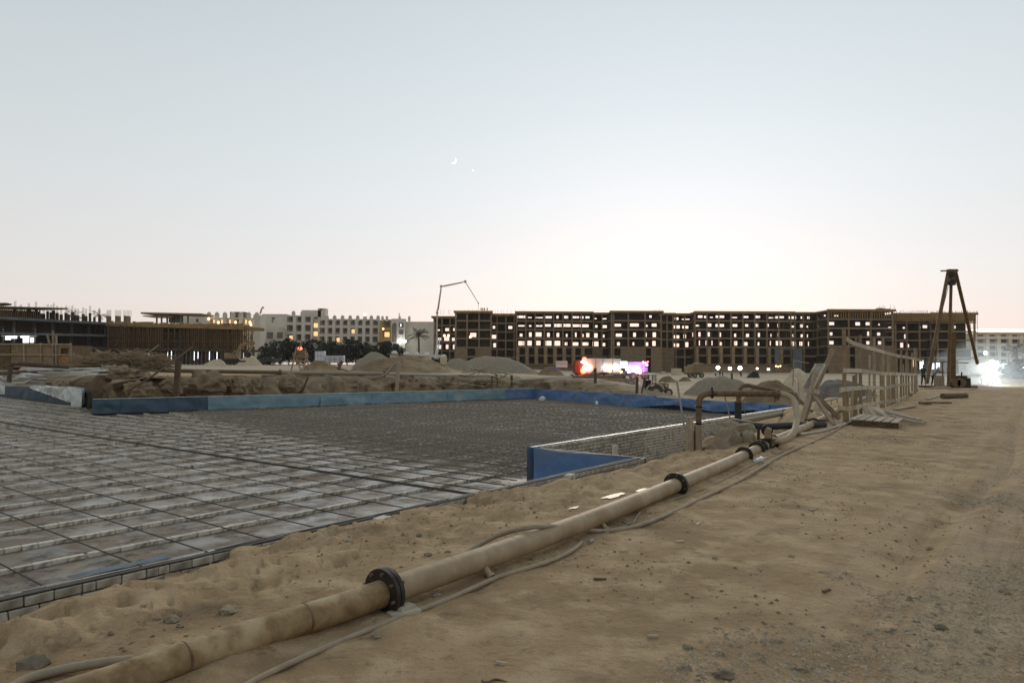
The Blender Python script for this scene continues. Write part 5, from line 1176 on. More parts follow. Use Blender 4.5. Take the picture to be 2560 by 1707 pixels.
# ================================================================ hotels
def facade(root, x0, x1, d, z0, z1, nb, levels, m_, openw=.62, openh=.72, lit=(), depth=12, win=True, litm=winwarm):
    """pierced front: piers and bands with recessed dark balconies behind"""
    W_ = (x1 - x0); bw = W_ / nb; mb_ = MB(); fh = (z1 - z0) / levels
    pw = bw * (1 - openw)
    for i in range(nb + 1):
        mb_.box((x0 + i * bw, d, (z0 + z1) / 2), (pw if 0 < i < nb else pw * .6, .6, z1 - z0 - .004))
    for k_ in range(levels):
        z = z0 + k_ * fh; mb_.box(((x0 + x1) / 2, d + .03, z + fh * (1 - openh) / 2), (W_ - .01, .5, fh * (1 - openh)))
    mb_.box(((x0 + x1) / 2, d + .03, z1 - .1), (W_, .5, .5))
    mb_.build('wall', m_, root)
    mb_ = MB(); mb_.box(((x0 + x1) / 2, d + depth / 2 + 1.2, (z0 + z1) / 2 - .1), (W_ - .3, depth - 1, z1 - z0)); mb_.build('rear_block', m_, root)
    for i in range(nb):
        for k_ in range(levels):
            c = Vector((x0 + (i + .5) * bw, d + 1.55, z0 + (k_ + .5 + (1 - openh) / 2) * fh)); l_ = (i, k_) in lit
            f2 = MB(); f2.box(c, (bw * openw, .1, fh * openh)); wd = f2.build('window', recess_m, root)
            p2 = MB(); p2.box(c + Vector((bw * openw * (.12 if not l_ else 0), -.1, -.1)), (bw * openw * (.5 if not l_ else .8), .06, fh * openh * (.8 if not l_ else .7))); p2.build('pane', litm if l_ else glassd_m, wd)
            if fh * openh > 1.2: b2 = MB(); b2.box((c.x, d - .1, z0 + k_ * fh + fh * (1 - openh) + .35), (bw * openw, .08, .12)); b2.build('railing', m_, root)
def pinn(root, xs, d, z, r=.75, m_=plaster_m, h=1.2):
    for x in xs:
        mb_ = MB(); mb_.box((x, d, z - .1), (r * 1.6, .8, 1.6)); mb_.dome((x, d, z + .6), r * .85, r * .9, 8, 3); mb_.build('pinnacle', m_, root)
def H(name, label, px, d): return thing(name, label, 'hotel', D(px, 905, d))
dh = 260
h1 = H('hotel', 'pale four storey hotel with small domed pinnacles and rows of balconies behind the dark trees', 800, dh)
X = lambda p: XD(p, dh)
zt_ = lambda y: ZD(800, y, dh)
facade(h1, X(716), X(780), dh - 1, zt_(905), zt_(790), 3, 5, plaster_m, lit={(0, 2), (2, 1), (0, 1)})
facade(h1, X(796), X(946), dh, zt_(905), zt_(798), 8, 5, plaster_m, lit={(4, 3), (2, 2), (0, 1)} , litm=winwarm)
mb_ = MB(); mb_.box(((X(780) + X(796)) / 2, dh + 2, (zt_(905) + zt_(797)) / 2), (X(796) - X(780), 1, zt_(797) - zt_(905))); mb_.build('stair_wall', plaster_m, h1)
for y_ in (813, 834): mb_ = MB(); mb_.box((X(786), dh + 1.4, zt_(y_)), (1.6, .1, 1.6)); mb_.build('window', winwarm, h1)
mb_ = MB(); mb_.box(((X(655) + X(716)) / 2, dh + 4, (zt_(905) + zt_(786)) / 2), (X(716) - X(655), 10, zt_(786) - zt_(905))); g_ = mb_.build('wing', plaster_m, h1)
for px, py in ((681, 796), (685, 796), (681, 803)): mb_ = MB(); mb_.box(D(px, py, dh - 1.1), (.4, .1, .8)); mb_.build('window', glassd_m, h1)
mb_ = MB(); mb_.box(((X(746) + X(795)) / 2, dh + 6, (zt_(775) + zt_(790)) / 2), (X(795) - X(746), 6, 2.6)); mb_.box(((X(787) + X(806)) / 2, dh + 5, (zt_(769) + zt_(800)) / 2), (X(806) - X(787), 4, zt_(769) - zt_(800))); mb_.build('roof_tower', plaster_m, h1)
mb_ = MB(); mb_.box(D(803, 774, dh + 2.9), (.9, .1, .6)); mb_.build('window', glassd_m, h1)
pinn(h1, [X(p) for p in (734, 756, 778)], dh - 1, zt_(786)); pinn(h1, [X(p) for p in (816, 835, 855, 874, 893, 911, 927, 944)], dh, zt_(796))
mb_ = MB(); mb_.box(D(912, 788, dh), (.5, .3, 1.5)); mb_.build('roof_lamp', lampw, h1)
# lower stepped rows in front left of the hotel
mb_ = MB(); mb_.box(((X(640) + X(716)) / 2, dh - 6, (zt_(905) + zt_(822)) / 2), (X(716) - X(640), 8, zt_(822) - zt_(905))); mb_.build('low_wing', plaster_m, h1)
for i, px in enumerate((675, 700)): mb_ = MB(); mb_.box(D(px, 838, dh - 10.2), (2., .2, 2.2)); mb_.build('window', recess_m, h1)
h2 = H('hotel', 'warm lit hotel wing with tall arch and long blank side wall, left of the boom', 1010, 255)
X = lambda p: XD(p, 255); Z2 = lambda y: ZD(1010, y, 255)
facade(h2, X(952), X(978), 255, Z2(905), Z2(800), 1, 4, plasterw_m, lit={(0, 2)}, openw=.6)
mb_ = MB(); mb_.box(((X(978) + X(1012)) / 2, 256, (Z2(905) + Z2(797)) / 2), (X(1012) - X(978), 3, Z2(797) - Z2(905))); mb_.build('wall', plaster_m, h2)
mb_ = MB(); xa, xb = X(980), X(991)
ar = [(xa, Z2(855)), (xb, Z2(855)), (xb, Z2(815))] + [((xa + xb) / 2 + (xb - xa) / 2 * math.cos(t), Z2(815) + 1.2 * math.sin(t)) for t in np.linspace(0.2, math.pi - .2, 8)] + [(xa, Z2(815))]
k_ = len(ar); mb_.add([(x, 254.35, z) for x, z in ar] + [(x, 254.6, z) for x, z in ar], [tuple(range(k_)), tuple(range(k_, 2 * k_))[::-1]] + [(i, (i + 1) % k_, (i + 1) % k_ + k_, i + k_) for i in range(k_)]); mb_.build('arch_recess', recess_m, h2)
for px, py in ((1003, 813), (1003, 830)): mb_ = MB(); mb_.box(D(px, py, 254.4), (1.5, .2, 1.7)); f_ = mb_.build('window', recess_m, h2)
mb_ = MB(); mb_.box(D(1002, 813, 254.2), (.3, .1, .9)); mb_.build('pane', winwhite, f_)
mb_ = MB(); mb_.box(((X(1011) + X(1081)) / 2, 262, (Z2(905) + Z2(803)) / 2), (X(1081) - X(1011), 10, Z2(803) - Z2(905))); mb_.build('side_wall', concg_m if False else plaster_m, h2)
pinn(h2, [X(955), X(966), X(998), X(1022)], 255, Z2(797), r=.5)
mb_ = MB(); mb_.box(D(998, 790, 256), (.3, .3, 2.2)); mb_.build('roof_mast', plaster_m, h2)
for px, py, s_ in ((1000, 852, .8), (1012, 853, .5)): mb_ = MB(); mb_.blob(D(px, py, 252), (s_, .3, s_), 1, 2, 0); mb_.build('wall_lamp', lampw, h2)
for px, py in ((958, 822),): mb_ = MB(); mb_.blob(D(px, py, 252), (.35, .2, .35), 1, 1, 0); mb_.build('wall_lamp', lampwarm, h2)
# low left hotel seen above the shored block, with flat concrete canopy
h3 = H('hotel', 'low hotel roofline with warm lit terraces seen above the shored block', 570, 230)
X = lambda p: XD(p, 230); Z3 = lambda y: ZD(570, y, 230)
mb_ = MB(); mb_.box(((X(430) + X(518)) / 2, 234, (Z3(905) + Z3(792)) / 2), (X(518) - X(430), 8, Z3(792) - Z3(905))); mb_.build('wall', plaster_m, h3)
mb_ = MB(); mb_.box(D(493, 801, 229.9), (.7, .1, 1.1)); mb_.build('window', glassd_m, h3)
facade(h3, X(517), X(638), 231, Z3(880), Z3(795), 6, 4, plaster_m, lit={(0, 3), (2, 3), (4, 3), (1, 3), (5, 3)}, openw=.55, depth=8)
pinn(h3, [X(517 + 20 * i) for i in range(7)], 231, Z3(789), r=.8)
mb_ = MB(); mb_.box(((X(560) + X(597)) / 2, 236, Z3(787)), (X(597) - X(560), 4, 2.6)); mb_.build('roof_tower', concg_m, h3)
mb_ = MB(); mb_.box(((X(638) + X(656)) / 2, 230, (Z3(905) + Z3(788)) / 2), (X(656) - X(638), 5, Z3(788) - Z3(905))); mb_.build('wing', plaster_m, h3)
for px, py in ((522, 797), (546, 806), (589, 806), (625, 806), (627, 811)): mb_ = MB(); mb_.blob(D(px, py, 229.5), (.4, .2, .5), 1, 1, 0); mb_.build('wall_lamp', lampwarm, h3)
cn = thing('flat_canopy', 'flat grey concrete canopy on thin columns above the shored block', 'canopy', D(440, 800, 215))
mb_ = MB(); mb_.beam(D(371, 785, 216), D(520, 788, 216), 9, .5); mb_.build('roof', conc_m, cn)
mb_ = MB(); mb_.beam(D(372, 791.5, 214), D(440, 793, 214), 7, .3); mb_.build('roof', conc_m, cn)
for c in (392, 404, 418, 428, 452, 470): mb_ = MB(); mb_.beam(D(c, 812, 214), D(c, 787, 214), .4, .4); mb_.build('column', conc_m, cn)
mb_ = MB(); mb_.box(D(440, 797, 215), (4, 1, 2.4)); mb_.build('wall', concg_m, cn)
# far right hotel
h4 = H('hotel', 'long cream hotel with a glowing roof edge behind the headlights at the right', 2500, 340)
X = lambda p: XD(p, 340); Z4 = lambda y: ZD(2500, y, 340)
facade(h4, X(2441), X(2640), 340, Z4(915), Z4(831), 7, 5, plaster_m, openw=.7, openh=.62, lit=set(), depth=14)
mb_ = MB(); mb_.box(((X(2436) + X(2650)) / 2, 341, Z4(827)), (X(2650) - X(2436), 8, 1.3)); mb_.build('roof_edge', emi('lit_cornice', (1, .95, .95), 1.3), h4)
mb_ = MB(); mb_.box(((X(2441) + X(2645)) / 2, 339.5, Z4(834)), (X(2645) - X(2441), .3, 1.0)); mb_.build('cornice', plasterw_m, h4)
mb_ = MB(); mb_.box(D(2520, 915, 300), (14, 1, 2.2)); one(mb_, 'lit_canopy', winwhite, 'glaring white lit canopy low in front of the cream hotel', 'canopy')

# ================================================================ trees
def leaf_cloud(n_, rx, rz, size, seed, tz=0.):
    q = np.random.default_rng(seed); mb_ = MB(); cl_ = [(q.normal(0, .55, 3)) for _ in range(14)]
    for _ in range(n_):
        c = cl_[q.integers(14)] + q.normal(0, .28, 3); r0 = np.linalg.norm(c)
        if r0 > 1.15: c = c / r0 * (1.0 + .15 * q.random())
        p = Vector((c[0] * rx, c[1] * rx, tz + c[2] * rz)); a = Vector(q.normal(0, 1, 3)).normalized(); b = a.orthogonal().normalized(); s_ = size * (.5 + q.random())
        mb_.add([p - a * s_, p + b * s_ * .5, p + a * s_, p - b * s_ * .5], [(0, 1, 2, 3)])
    return mb_
crowns = [leaf_cloud(900, 2.5, 2.5, .34, 50 + i).mesh('crown', leaf_m) for i in range(4)]
tk = MB(); tk.tube([(0, 0, 0), (.1, 0, 1.2), (0, .1, 2.4), (.2, 0, 3.6)], [.22, .18, .14, .05], 7); tk.tube([(0, 0, 1.6), (.7, .2, 3.)], [.1, .04], 5); tk.tube([(0, 0, 1.8), (-.7, -.2, 3.2)], [.1, .04], 5)
tkm = tk.mesh('trunk', trunk_m)
tl = [(676, 848, 1.), (700, 852, .9), (722, 846, 1.1), (742, 853, .9), (760, 850, 1.), (781, 849, 1.1), (802, 852, .9), (824, 850, 1.), (845, 851, .9), (868, 848, 1.05), (890, 850, .95), (908, 853, .8), (930, 857, .8), (950, 855, .9), (968, 853, .85), (986, 856, .75), (1003, 862, .6), (656, 868, .7)]
for i, (px, py, s_) in enumerate(tl):
    d = 212 + (i % 3) * 3; x = XD(px, d); zt = ZD(px, py, d); zb_ = gz(x, d); sc_ = max((zt - zb_) / 6.6, .5) * 1.0
    pos = ['leftmost in the row before the long hotel', 'second from the left in the row', 'third from the left in the row', 'fourth from the left in the row', 'fifth from the left in the row', 'sixth from the left, below the stair tower', 'seventh from the left in the row', 'eighth from the left in the row', 'near the middle of the row', 'just right of the middle of the row', 'eighth from the right in the row', 'seventh from the right in the row', 'sixth from the right in the row', 'fifth from the right, below the arch wing', 'fourth from the right in the row', 'third from the right in the row', 'lowest, rightmost in the row beside the palm', 'small one left of the row by the shored block'][i]
    t_ = thing('tree', 'dark bushy tree, ' + pos, 'tree', (x, d, zb_ - .1), 'dark trees in front of the hotels')
    inst(tkm, 'trunk', t_, (x, d, zb_ - .1), (0, 0, i), (1, 1, sc_)); inst(crowns[i % 4], 'crown', t_, (x, d, zb_ + sc_ * 3.6), (0, 0, i * 1.3), (1.0 * s_, 1.0 * s_, sc_ * 1.05))
def palm(label, px, ytop, ybase, d, L_=3., nf=22, zb_=None, m_=palm_m, seed=0):
    x = XD(px, d); zt = ZD(px, ytop, d); zb_ = ZD(px, ybase, d) if zb_ is None else zb_; q = random.Random(seed)
    t_ = thing('palm_tree', label, 'palm tree', (x, d, zb_)); mb_ = MB(); hz = zt - L_ * .35
    mb_.tube([(x, d, zb_), (x + .1, d, (zb_ + hz) / 2), (x, d, hz)], [.35, .28, .25], 9); mb_.build('trunk', trunk_m, t_)
    for i in range(nf):
        a = i * 2.4; e0 = q.uniform(.1, 1.35); f = MB(); p = Vector((x, d, hz)); dr = Vector((math.cos(a) * math.cos(e0), math.sin(a) * math.cos(e0), math.sin(e0))); sd = Vector((-math.sin(a), math.cos(a), 0)); st_ = L_ / 9
        for k_ in range(9):
            n2_ = p + dr * st_; w_ = L_ * .14 * math.sin(math.pi * (k_ + 1) / 10.5)
            for sg in (1, -1):
                for h_ in (.2, .7):
                    b0_ = p.lerp(n2_, h_); f.add([b0_, b0_ + dr * st_ * .3, b0_ + sd * sg * w_ * 1.6 + dr * .12 + Vector((0, 0, -.12 * k_ * .5))], [(0, 1, 2)])
            f.beam(p, n2_, .05, .03); p = n2_; dr = (dr + Vector((0, 0, -.17))).normalized()
        f.build('frond', m_, t_)
palm('bushy palm with drooping fronds beside the pump boom', 1046, 833, 892, 205, L_=3.6, nf=30)
palm('small palm standing above the hedge at the right edge', 2540, 873, 925, 120, L_=2.2, nf=16, seed=2)
palm('low palm crown showing between the starter bars on the left roofline', 245, 783, 815, 235, L_=3.0, nf=16, seed=3)
palm('dark palm crown left of the lift walls on the left roofline', 182, 782, 815, 235, L_=3.0, nf=16, seed=4)
for i, (px, py, sx, sz, lab) in enumerate([(2520, 930, 1.2, .9, 'dark clipped hedge at the right edge beyond the headlights'), (2560, 932, 1.3, 1.0, 'dark hedge cut by the right edge of the picture')]):
    d = 95; x = XD(px, d); t_ = thing('hedge', lab, 'hedge', (x, d, -.2)); inst(crowns[i], 'foliage', t_, (x, d, 1.0), (0, 0, i), (sx, .8, sz * .6))
x = XD(668, 150)
t_ = thing('bush', 'low dark bush on the sand right of the shored block', 'bush', (x, 150, 1)); inst(crowns[2], 'foliage', t_, (x, 150, 1.6), (0, 0, 1), (1.3, 1, .45))

# small domes
for i, (px, py) in enumerate(((986, 876), (1016, 878), (1041, 879), (1066, 880), (1109, 884))):
    d = 190; c = D(px, py, d); dm = thing('dome', ['leftmost of five small pale roof domes before the palm', 'second of five small pale roof domes', 'middle one of five small pale roof domes', 'fourth of five small pale roof domes', 'rightmost small pale dome, right of the boom foot'][i], 'dome', c + Vector((0, 0, -2)), 'row of small domes')
    mb_ = MB(); r0 = (8.5 if i < 4 else 7) / F * d; mb_.dome(c + Vector((0, 0, -.9)), r0, r0 * .95, 12, 5); mb_.build('shell', white_m, dm)
    mb_ = MB(); mb_.box(c + Vector((0, 0, -1.9)), (r0 * 2.2, r0 * 2.2, 2.0)); mb_.build('base', sand_m, dm)
sl_ = MB(); sl_.beam(D(970, 884, 185), D(1060, 893, 185), 3, .3); one(sl_, 'sheet_roof', rust_m, 'low brown sheet roof in front of the small domes', 'roof')

# ================================================================ concrete pump boom
dp = 225
cp = thing('concrete_pump', 'thin folded concrete pump boom reaching over the left end of the unfinished building', 'concrete pump', D(1091, 895, dp))
J = [(1091, 890), (1093, 782), (1103, 716), (1163, 704), (1196, 758), (1196, 784)]
Jd = [D(x, y, dp) for x, y in J]
for i, w_ in enumerate((.55, .42, .34, .26, .10)):
    mb_ = MB(); mb_.tube([Jd[i], Jd[i + 1]], [w_ / 1.7, w_ / 2.2], 6); 
    if i in (1, 2): a, b = Jd[i], Jd[i + 1]; off_ = Vector((.5, 0, -.1)) if i == 1 else Vector((0, 0, -.45)); mb_.tube([a.lerp(b, .1) + off_ * .6, a.lerp(b, .9) + off_ * .4], .09, 5)
    mb_.build('boom_section' if i < 4 else 'end_hose', boom_m, cp)
for i in (1, 2, 3, 4): mb_ = MB(); mb_.disc(Jd[i], (0, 1, 0), .45 if i < 4 else .25, .4, 12); mb_.build('joint', boom_m, cp)
mb_ = MB(); mb_.box(Jd[0] + Vector((0, 0, -.2)), (6, 2.4, 1.2)); mb_.box(Jd[0] + Vector((-3.2, 0, .5)), (1.8, 2.4, 2.4)); mb_.build('chassis', white_m, cp)
for x in (-3, -1, 1.4, 2.6): mb_ = MB(); mb_.disc(Jd[0] + Vector((x, -1.2, -.9)), (0, 1, 0), .5, .3, 12); mb_.build('wheel', tyre_m, cp)
mb_ = MB(); mb_.beam(D(1095, 845, dp - 1), D(1088, 893, dp - 1), .6, .3); mb_.beam(D(1100, 845, dp - 1), D(1092, 893, dp - 1), .3, .3); mb_.build('outrigger', silver_m, cp)

# ================================================================ mounds
def mound(name, label, m_, x0, x1, yt_, yb_, d, seed=0, rough=.3, dep=None, flat=.0):
    xa, xb = XD(x0, d), XD(x1, d); cx_ = (xa + xb) / 2; rx = (xb - xa) / 2; zt = ZD((x0 + x1) / 2, yt_, d); ry = dep or rx * .7
    n_, m2 = 90, 26; vs = []; fs = []; zb_ = min(gz(cx_, d), gz(cx_, d - ry * .8), zt - .3) - .25
    for j in range(m2 + 1):
        f_ = j / m2; 
        for k_ in range(n_):
            a = 2 * math.pi * k_ / n_; rr = (1 - f_) * (1 + .22 * noise.noise(Vector((math.cos(a) * 1.2, math.sin(a) * 1.2, seed))))
            x = cx_ + rx * rr * math.cos(a); y = d + ry * rr * math.sin(a)
            prof = ((math.sin(math.pi / 2 * f_) ** 1.3) * (1 - flat) + flat * min(1, f_ * 2.2)); z = zb_ + (zt - zb_) * prof + rough * 1.5 * (1 - f_ * .35) * (noise.noise(Vector((x * .35, y * .35, seed))) + .5 * noise.noise(Vector((x * 1.1, y * 1.1, seed))) + .25 * noise.noise(Vector((x * 2.6, y * 2.6, seed)))) * (f_ > 0)
            vs.append((x, y, z))
    fs = [(j * n_ + k_, j * n_ + (k_ + 1) % n_, (j + 1) * n_ + (k_ + 1) % n_, (j + 1) * n_ + k_) for j in range(m2) for k_ in range(n_)]
    mb_ = MB(); mb_.add(vs, fs); mb_.sm = True; return one(mb_, name, m_, label, 'mound', smooth=True)
mound('soil_mound', 'long brown soil mound in front of the small domes', soil_m, 850, 1190, 893, 930, 88, 1, .35)
mound('soil_mound', 'low brown soil mound right of the white tanks stand', soil_m, 735, 870, 900, 928, 84, 2, .3)
mound('soil_mound', 'greyish mound crest behind the brown soil mound', gravel_m, 865, 1010, 882, 915, 110, 3, .4)
mound('gravel_mound', 'large smooth grey gravel mound before the unfinished building', gravel_m, 1100, 1355, 891, 934, 104, 4, .25)
mound('gravel_mound', 'low gravel shoulder left of the large grey mound', gravel_m, 1080, 1200, 898, 934, 98, 5, .25)
mound('gravel_mound', 'broad grey gravel mound behind the blue wall on the right', gravel_m, 1700, 1900, 944, 996, 64, 6, .25, flat=.4)
mound('soil_mound', 'brown soil heap behind the level riser pipe', soil_m, 1850, 2010, 953, 1006, 50, 7, .35, flat=.4)
mound('sand_mound', 'pale sand heap behind the trestle at right', sand_m, 1930, 2060, 925, 965, 60, 8, .3)
mound('soil_mound', 'dark grey spoil bank behind the trestle and fence', mat('dark_spoil', (.17, .15, .125), (.10, .085, .07), scale=2, bump=.7, dist=.05), 2015, 2200, 946, 1010, 38, 9, .3, flat=.5)
mound('soil_mound', 'small brown heap beside the dump truck', soil_m, 1690, 1735, 941, 955, 110, 10, .2)
mound('soil_mound', 'low brown heap right of the truck with coloured lights', soil_m, 1640, 1700, 940, 950, 100, 11, .2)
mound('soil_mound', 'tan heap below the white sign board', soil_m, 1330, 1420, 918, 940, 95, 12, .3)
mound('soil_mound', 'tan spoil behind the earth bank under the truck', bank_m, 1420, 1600, 938, 965, 78, 13, .3)
mound('sand_mound', 'small sand heap beside the excavator at the left', sand_m, 505, 580, 896, 912, 130, 14, .3)
mound('sand_mound', 'sand heap under the excavator bucket', sand_m, 590, 660, 885, 908, 138, 15, .3)
mound('soil_mound', 'low dark mound under the drilling tripod', soil_m, 2280, 2450, 968, 990, 46, 16, .15, dep=4)
mound('soil_mound', 'low dusty ridge below the headlights', soil_m, 2400, 2510, 971, 990, 52, 17, .12, dep=3)

# ================================================================ things on the bank behind the far wall
r_ = random.Random(77)
def bpipe(pts, r, m_, nm, lab, cat='pipe'):
    mb_ = MB(); mb_.tube(spline([D(*p) for p in pts], 6), r, 10); return one(mb_, nm, m_, lab, cat, smooth=True)
bp_ = thing('bank_pipeline', 'long rusty brown pipeline lying along the top of the cut bank', 'pipeline', D(800, 932, 56))
for a, b, m_, rr in ([(395, 926, 49), (560, 928, 51), (700, 932, 54), rust_m, .13][0:0] or [((395, 926, 49), (700, 931, 54), rust_m, .14), ((700, 931, 54), (960, 934, 59), hose_m, .15), ((960, 934, 59), (1240, 941, 63), hosel_m, .13), ((1300, 949, 66), (1430, 942, 70), hosel_m, .17), ((1430, 942, 70), (1560, 941, 76), rust_m, .13)]):
    mb_ = MB(); mb_.tube([D(*a), D(*b)], rr, 12); o = mb_.build('pipe_length', m_, bp_); mb_ = MB(); mb_.disc(D(*b), Vector(D(*b)) - Vector(D(*a)), rr * 1.7, .12, 14); mb_.build('flange', rust_m, o)
bpipe([(-20, 934, 44), (20, 932, 44), (60, 929, 45), (150, 928, 46), (245, 926, 47)], .12, rust_m, 'bank_pipe', 'rusty pipe on the bank at the far left')
bpipe([(120, 926, 45), (260, 928, 47), (330, 925, 48), (395, 926, 49)], .09, hosel_m, 'bank_pipe', 'pale pipe section among the white planks at left')
bpipe([(22, 955, 43), (28, 915, 43), (34, 909, 43), (50, 909, 43.5), (110, 913, 44), (170, 917, 45)], .13, mat('faded_brown_pipe', (.12, .085, .06), scale=4, bump=.3), 'riser_pipe', 'dark bent riser pipe standing at the far left of the slab')
bpipe([(30, 952, 43), (60, 948, 43.5), (120, 940, 44.5)], .06, hose_m, 'strut', 'thin strut leaning from the far left riser pipe', 'strut')
bpipe([(318, 978, 43), (385, 937, 45), (480, 868, 50)], .07, woodd_m, 'leaning_pole', 'long brown pole leaning across the bank at left', 'pole')
bpipe([(845, 920, 58), (880, 930, 58), (920, 944, 58), (940, 944, 58), (965, 935, 58), (985, 912, 58), (998, 904, 58)], .10, hose_m, 'bank_hose', 'thick hose dipping and rising to the tall middle post', 'hose')
bpipe([(1455, 950, 69), (1470, 945, 69), (1480, 932, 69), (1488, 921, 69)], .06, mat('red_hose', (.25, .09, .04), scale=4), 'bank_hose', 'reddish hose curling up to a post under the coloured lights', 'hose')
bpipe([(846, 925, 57), (850, 912, 57), (856, 902, 57)], .14, rust_m, 'standpipe', 'short dark bent standpipe on the bank below the white tanks', 'pipe')
for i, (xa_, ya, xb_, yb, d, w_, m_, lab) in enumerate([(440, 990, 446, 903, 43.5, .30, woodd_m, 'thick dark post standing behind the left end of the teal wall'), (753, 986, 770, 943, 51, .12, woodd_m, 'short slanted dark stake behind the teal wall'), (991, 982, 997, 906, 56, .26, wood_m, 'tall weathered post behind the middle of the teal wall'), (1279, 965, 1279, 937, 62, .22, woodd_m, 'short dark post at the right end of the plank heap'), (1230, 970, 1230, 940, 61, .12, woodd_m, 'thin stake left of the short dark post'), (1243, 968, 1243, 945, 61, .10, woodd_m, 'thinnest stake beside the plank heap'),
                                                  (1488, 981, 1488, 920, 62, .24, woodd_m, 'dark post behind the blue wall below the coloured lights'), (1592, 983, 1593, 942, 56, .20, woodd_m, 'dark post left of the tractor'), (1604, 983, 1612, 942, 56, .12, woodd_m, 'slanting board just left of the tractor'), (1830, 948, 1829, 932, 62, .16, woodd_m, 'small dark post on top of the broad gravel mound')]):
    mb_ = MB(); mb_.beam(D(xa_, ya, d), D(xb_, yb, d), w_, w_ * .8, up=Vector((0, 1, 0))); one(mb_, 'post', m_, lab, 'post', 'posts behind the slab walls')
mb_ = MB(); mb_.beam(D(1574, 1020, 53), D(1610, 985, 55), .14, .05); one(mb_, 'leaning_board', wood_m, 'board leaning on the blue wall left of the riser', 'board')
mb_ = MB(); mb_.tube([D(1692, 950, 40), D(1690, 953, 40)], .1, 8)
# plank heap in the middle of the bank
for i in range(26):
    px = r_.uniform(1165, 1275); py = r_.uniform(930, 962); d = 62 + r_.uniform(-1, 1); l_ = r_.uniform(1.2, 3.2); c = D(px, py, d); plx = px; an = r_.uniform(-.25, .25) - (.2 if i % 4 else -.7)
    mb_ = MB(); v_ = Vector((math.cos(an), r_.uniform(-.3, .3), math.sin(an) * .5)) * l_ / 2; mb_.beam(c - v_, c + v_, .14, .05)
    one(mb_, 'plank', (wood_m, woodd_m, woodl_m)[i % 3], 'rough plank in the jumbled plank heap on the middle of the bank', 'plank', 'planks heaped on the far bank')
# palm thatch and board debris at left
ORD = ['first', 'second', 'third', 'fourth', 'fifth', 'sixth', 'seventh', 'eighth', 'ninth', 'tenth', 'eleventh', 'twelfth', 'thirteenth']
def ordinals(group, base, where):
    os_ = sorted([o for o in bpy.data.objects if o.get('group') == group], key=lambda o: o.location.x / o.location.y); n_ = len(os_)
    for i, o in enumerate(os_):
        c_ = {'weathered_wood': 'brown', 'dark_wood': 'dark', 'pale_plank': 'pale', 'white_board': 'whitish'}.get(o.data.materials[0].name, '')
        o['label'] = ('%s %s, %s from the %s in %s' % (c_, base, ORD[min(i, n_ - 1 - i)], 'left' if i <= n_ - 1 - i else 'right', where)).strip()
ordinals('planks heaped on the far bank', 'plank', 'the jumbled heap on the far bank')
th = MB()
for i in range(1500):
    px = r_.choice((r_.gauss(235, 26), r_.gauss(345, 34), r_.gauss(385, 22), r_.gauss(290, 30))); f_ = abs(px - 300) / 130
    py = 884 + 14 * f_ ** 2 + 6 * math.sin(px * .09) + r_.uniform(0, 30); c = D(px, min(py, 926), 50 + r_.uniform(-2, 2)); a = Vector((r_.choice((-1, 1)) * r_.uniform(.6, 1), r_.uniform(-.5, .5), r_.gauss(0, .22))).normalized() * r_.uniform(.2, .8)
    th.beam(c - a, c + a, .05, .03)
o = one(th, 'thatch_debris', twig_m, 'tangled heap of dry palm thatch and sticks on the left bank', 'debris heap'); o['kind'] = 'stuff'
mound('soil_mound', 'dark core under the dry thatch heap', soil_m, 190, 440, 893, 930, 54, 21, .3)
for i in range(16):
    px = r_.uniform(285, 400); py = r_.uniform(885, 922); c = D(px, py, 48.5); an = r_.uniform(.1, .7); l_ = r_.uniform(1, 2.6); v_ = Vector((math.cos(an), .1, math.sin(an))) * l_ / 2
    mb_ = MB(); mb_.beam(c - v_, c + v_, .10, .05); one(mb_, 'pole', woodl_m if i % 3 else wood_m, 'pale stick poking out of the dry thatch heap on the left bank', 'stick', 'sticks in the thatch heap')
ordinals('sticks in the thatch heap', 'stick', 'the thatch heap on the left bank')
for i in range(14):
    px = r_.uniform(75, 240); py = 920 + (i % 7) * 2.6 + r_.uniform(-1, 1); c = D(px, py, 45.5 + r_.uniform(-.5, .5)); v_ = Vector((r_.uniform(.8, 1.7), r_.uniform(-.3, .3), r_.uniform(-.05, .05)))
    mb_ = MB(); mb_.beam(c - v_, c + v_, .22, .06); one(mb_, 'white_plank', mat('white_board', (.66, .66, .64), (.5, .5, .48), rough=.5, scale=3, bump=.1), 'whitish board in the loose stack on the left bank before the plywood box', 'board', 'white boards on the left bank')
ordinals('white boards on the left bank', 'board', 'the loose stack by the plywood box')
mb_ = MB(); mb_.blob(D(60, 947, 45), (1.3, .6, .4), 31, 3, .5, 1.6); one(mb_, 'plastic_heap', white_m, 'crumpled white plastic heap beside the far left riser', 'plastic heap')
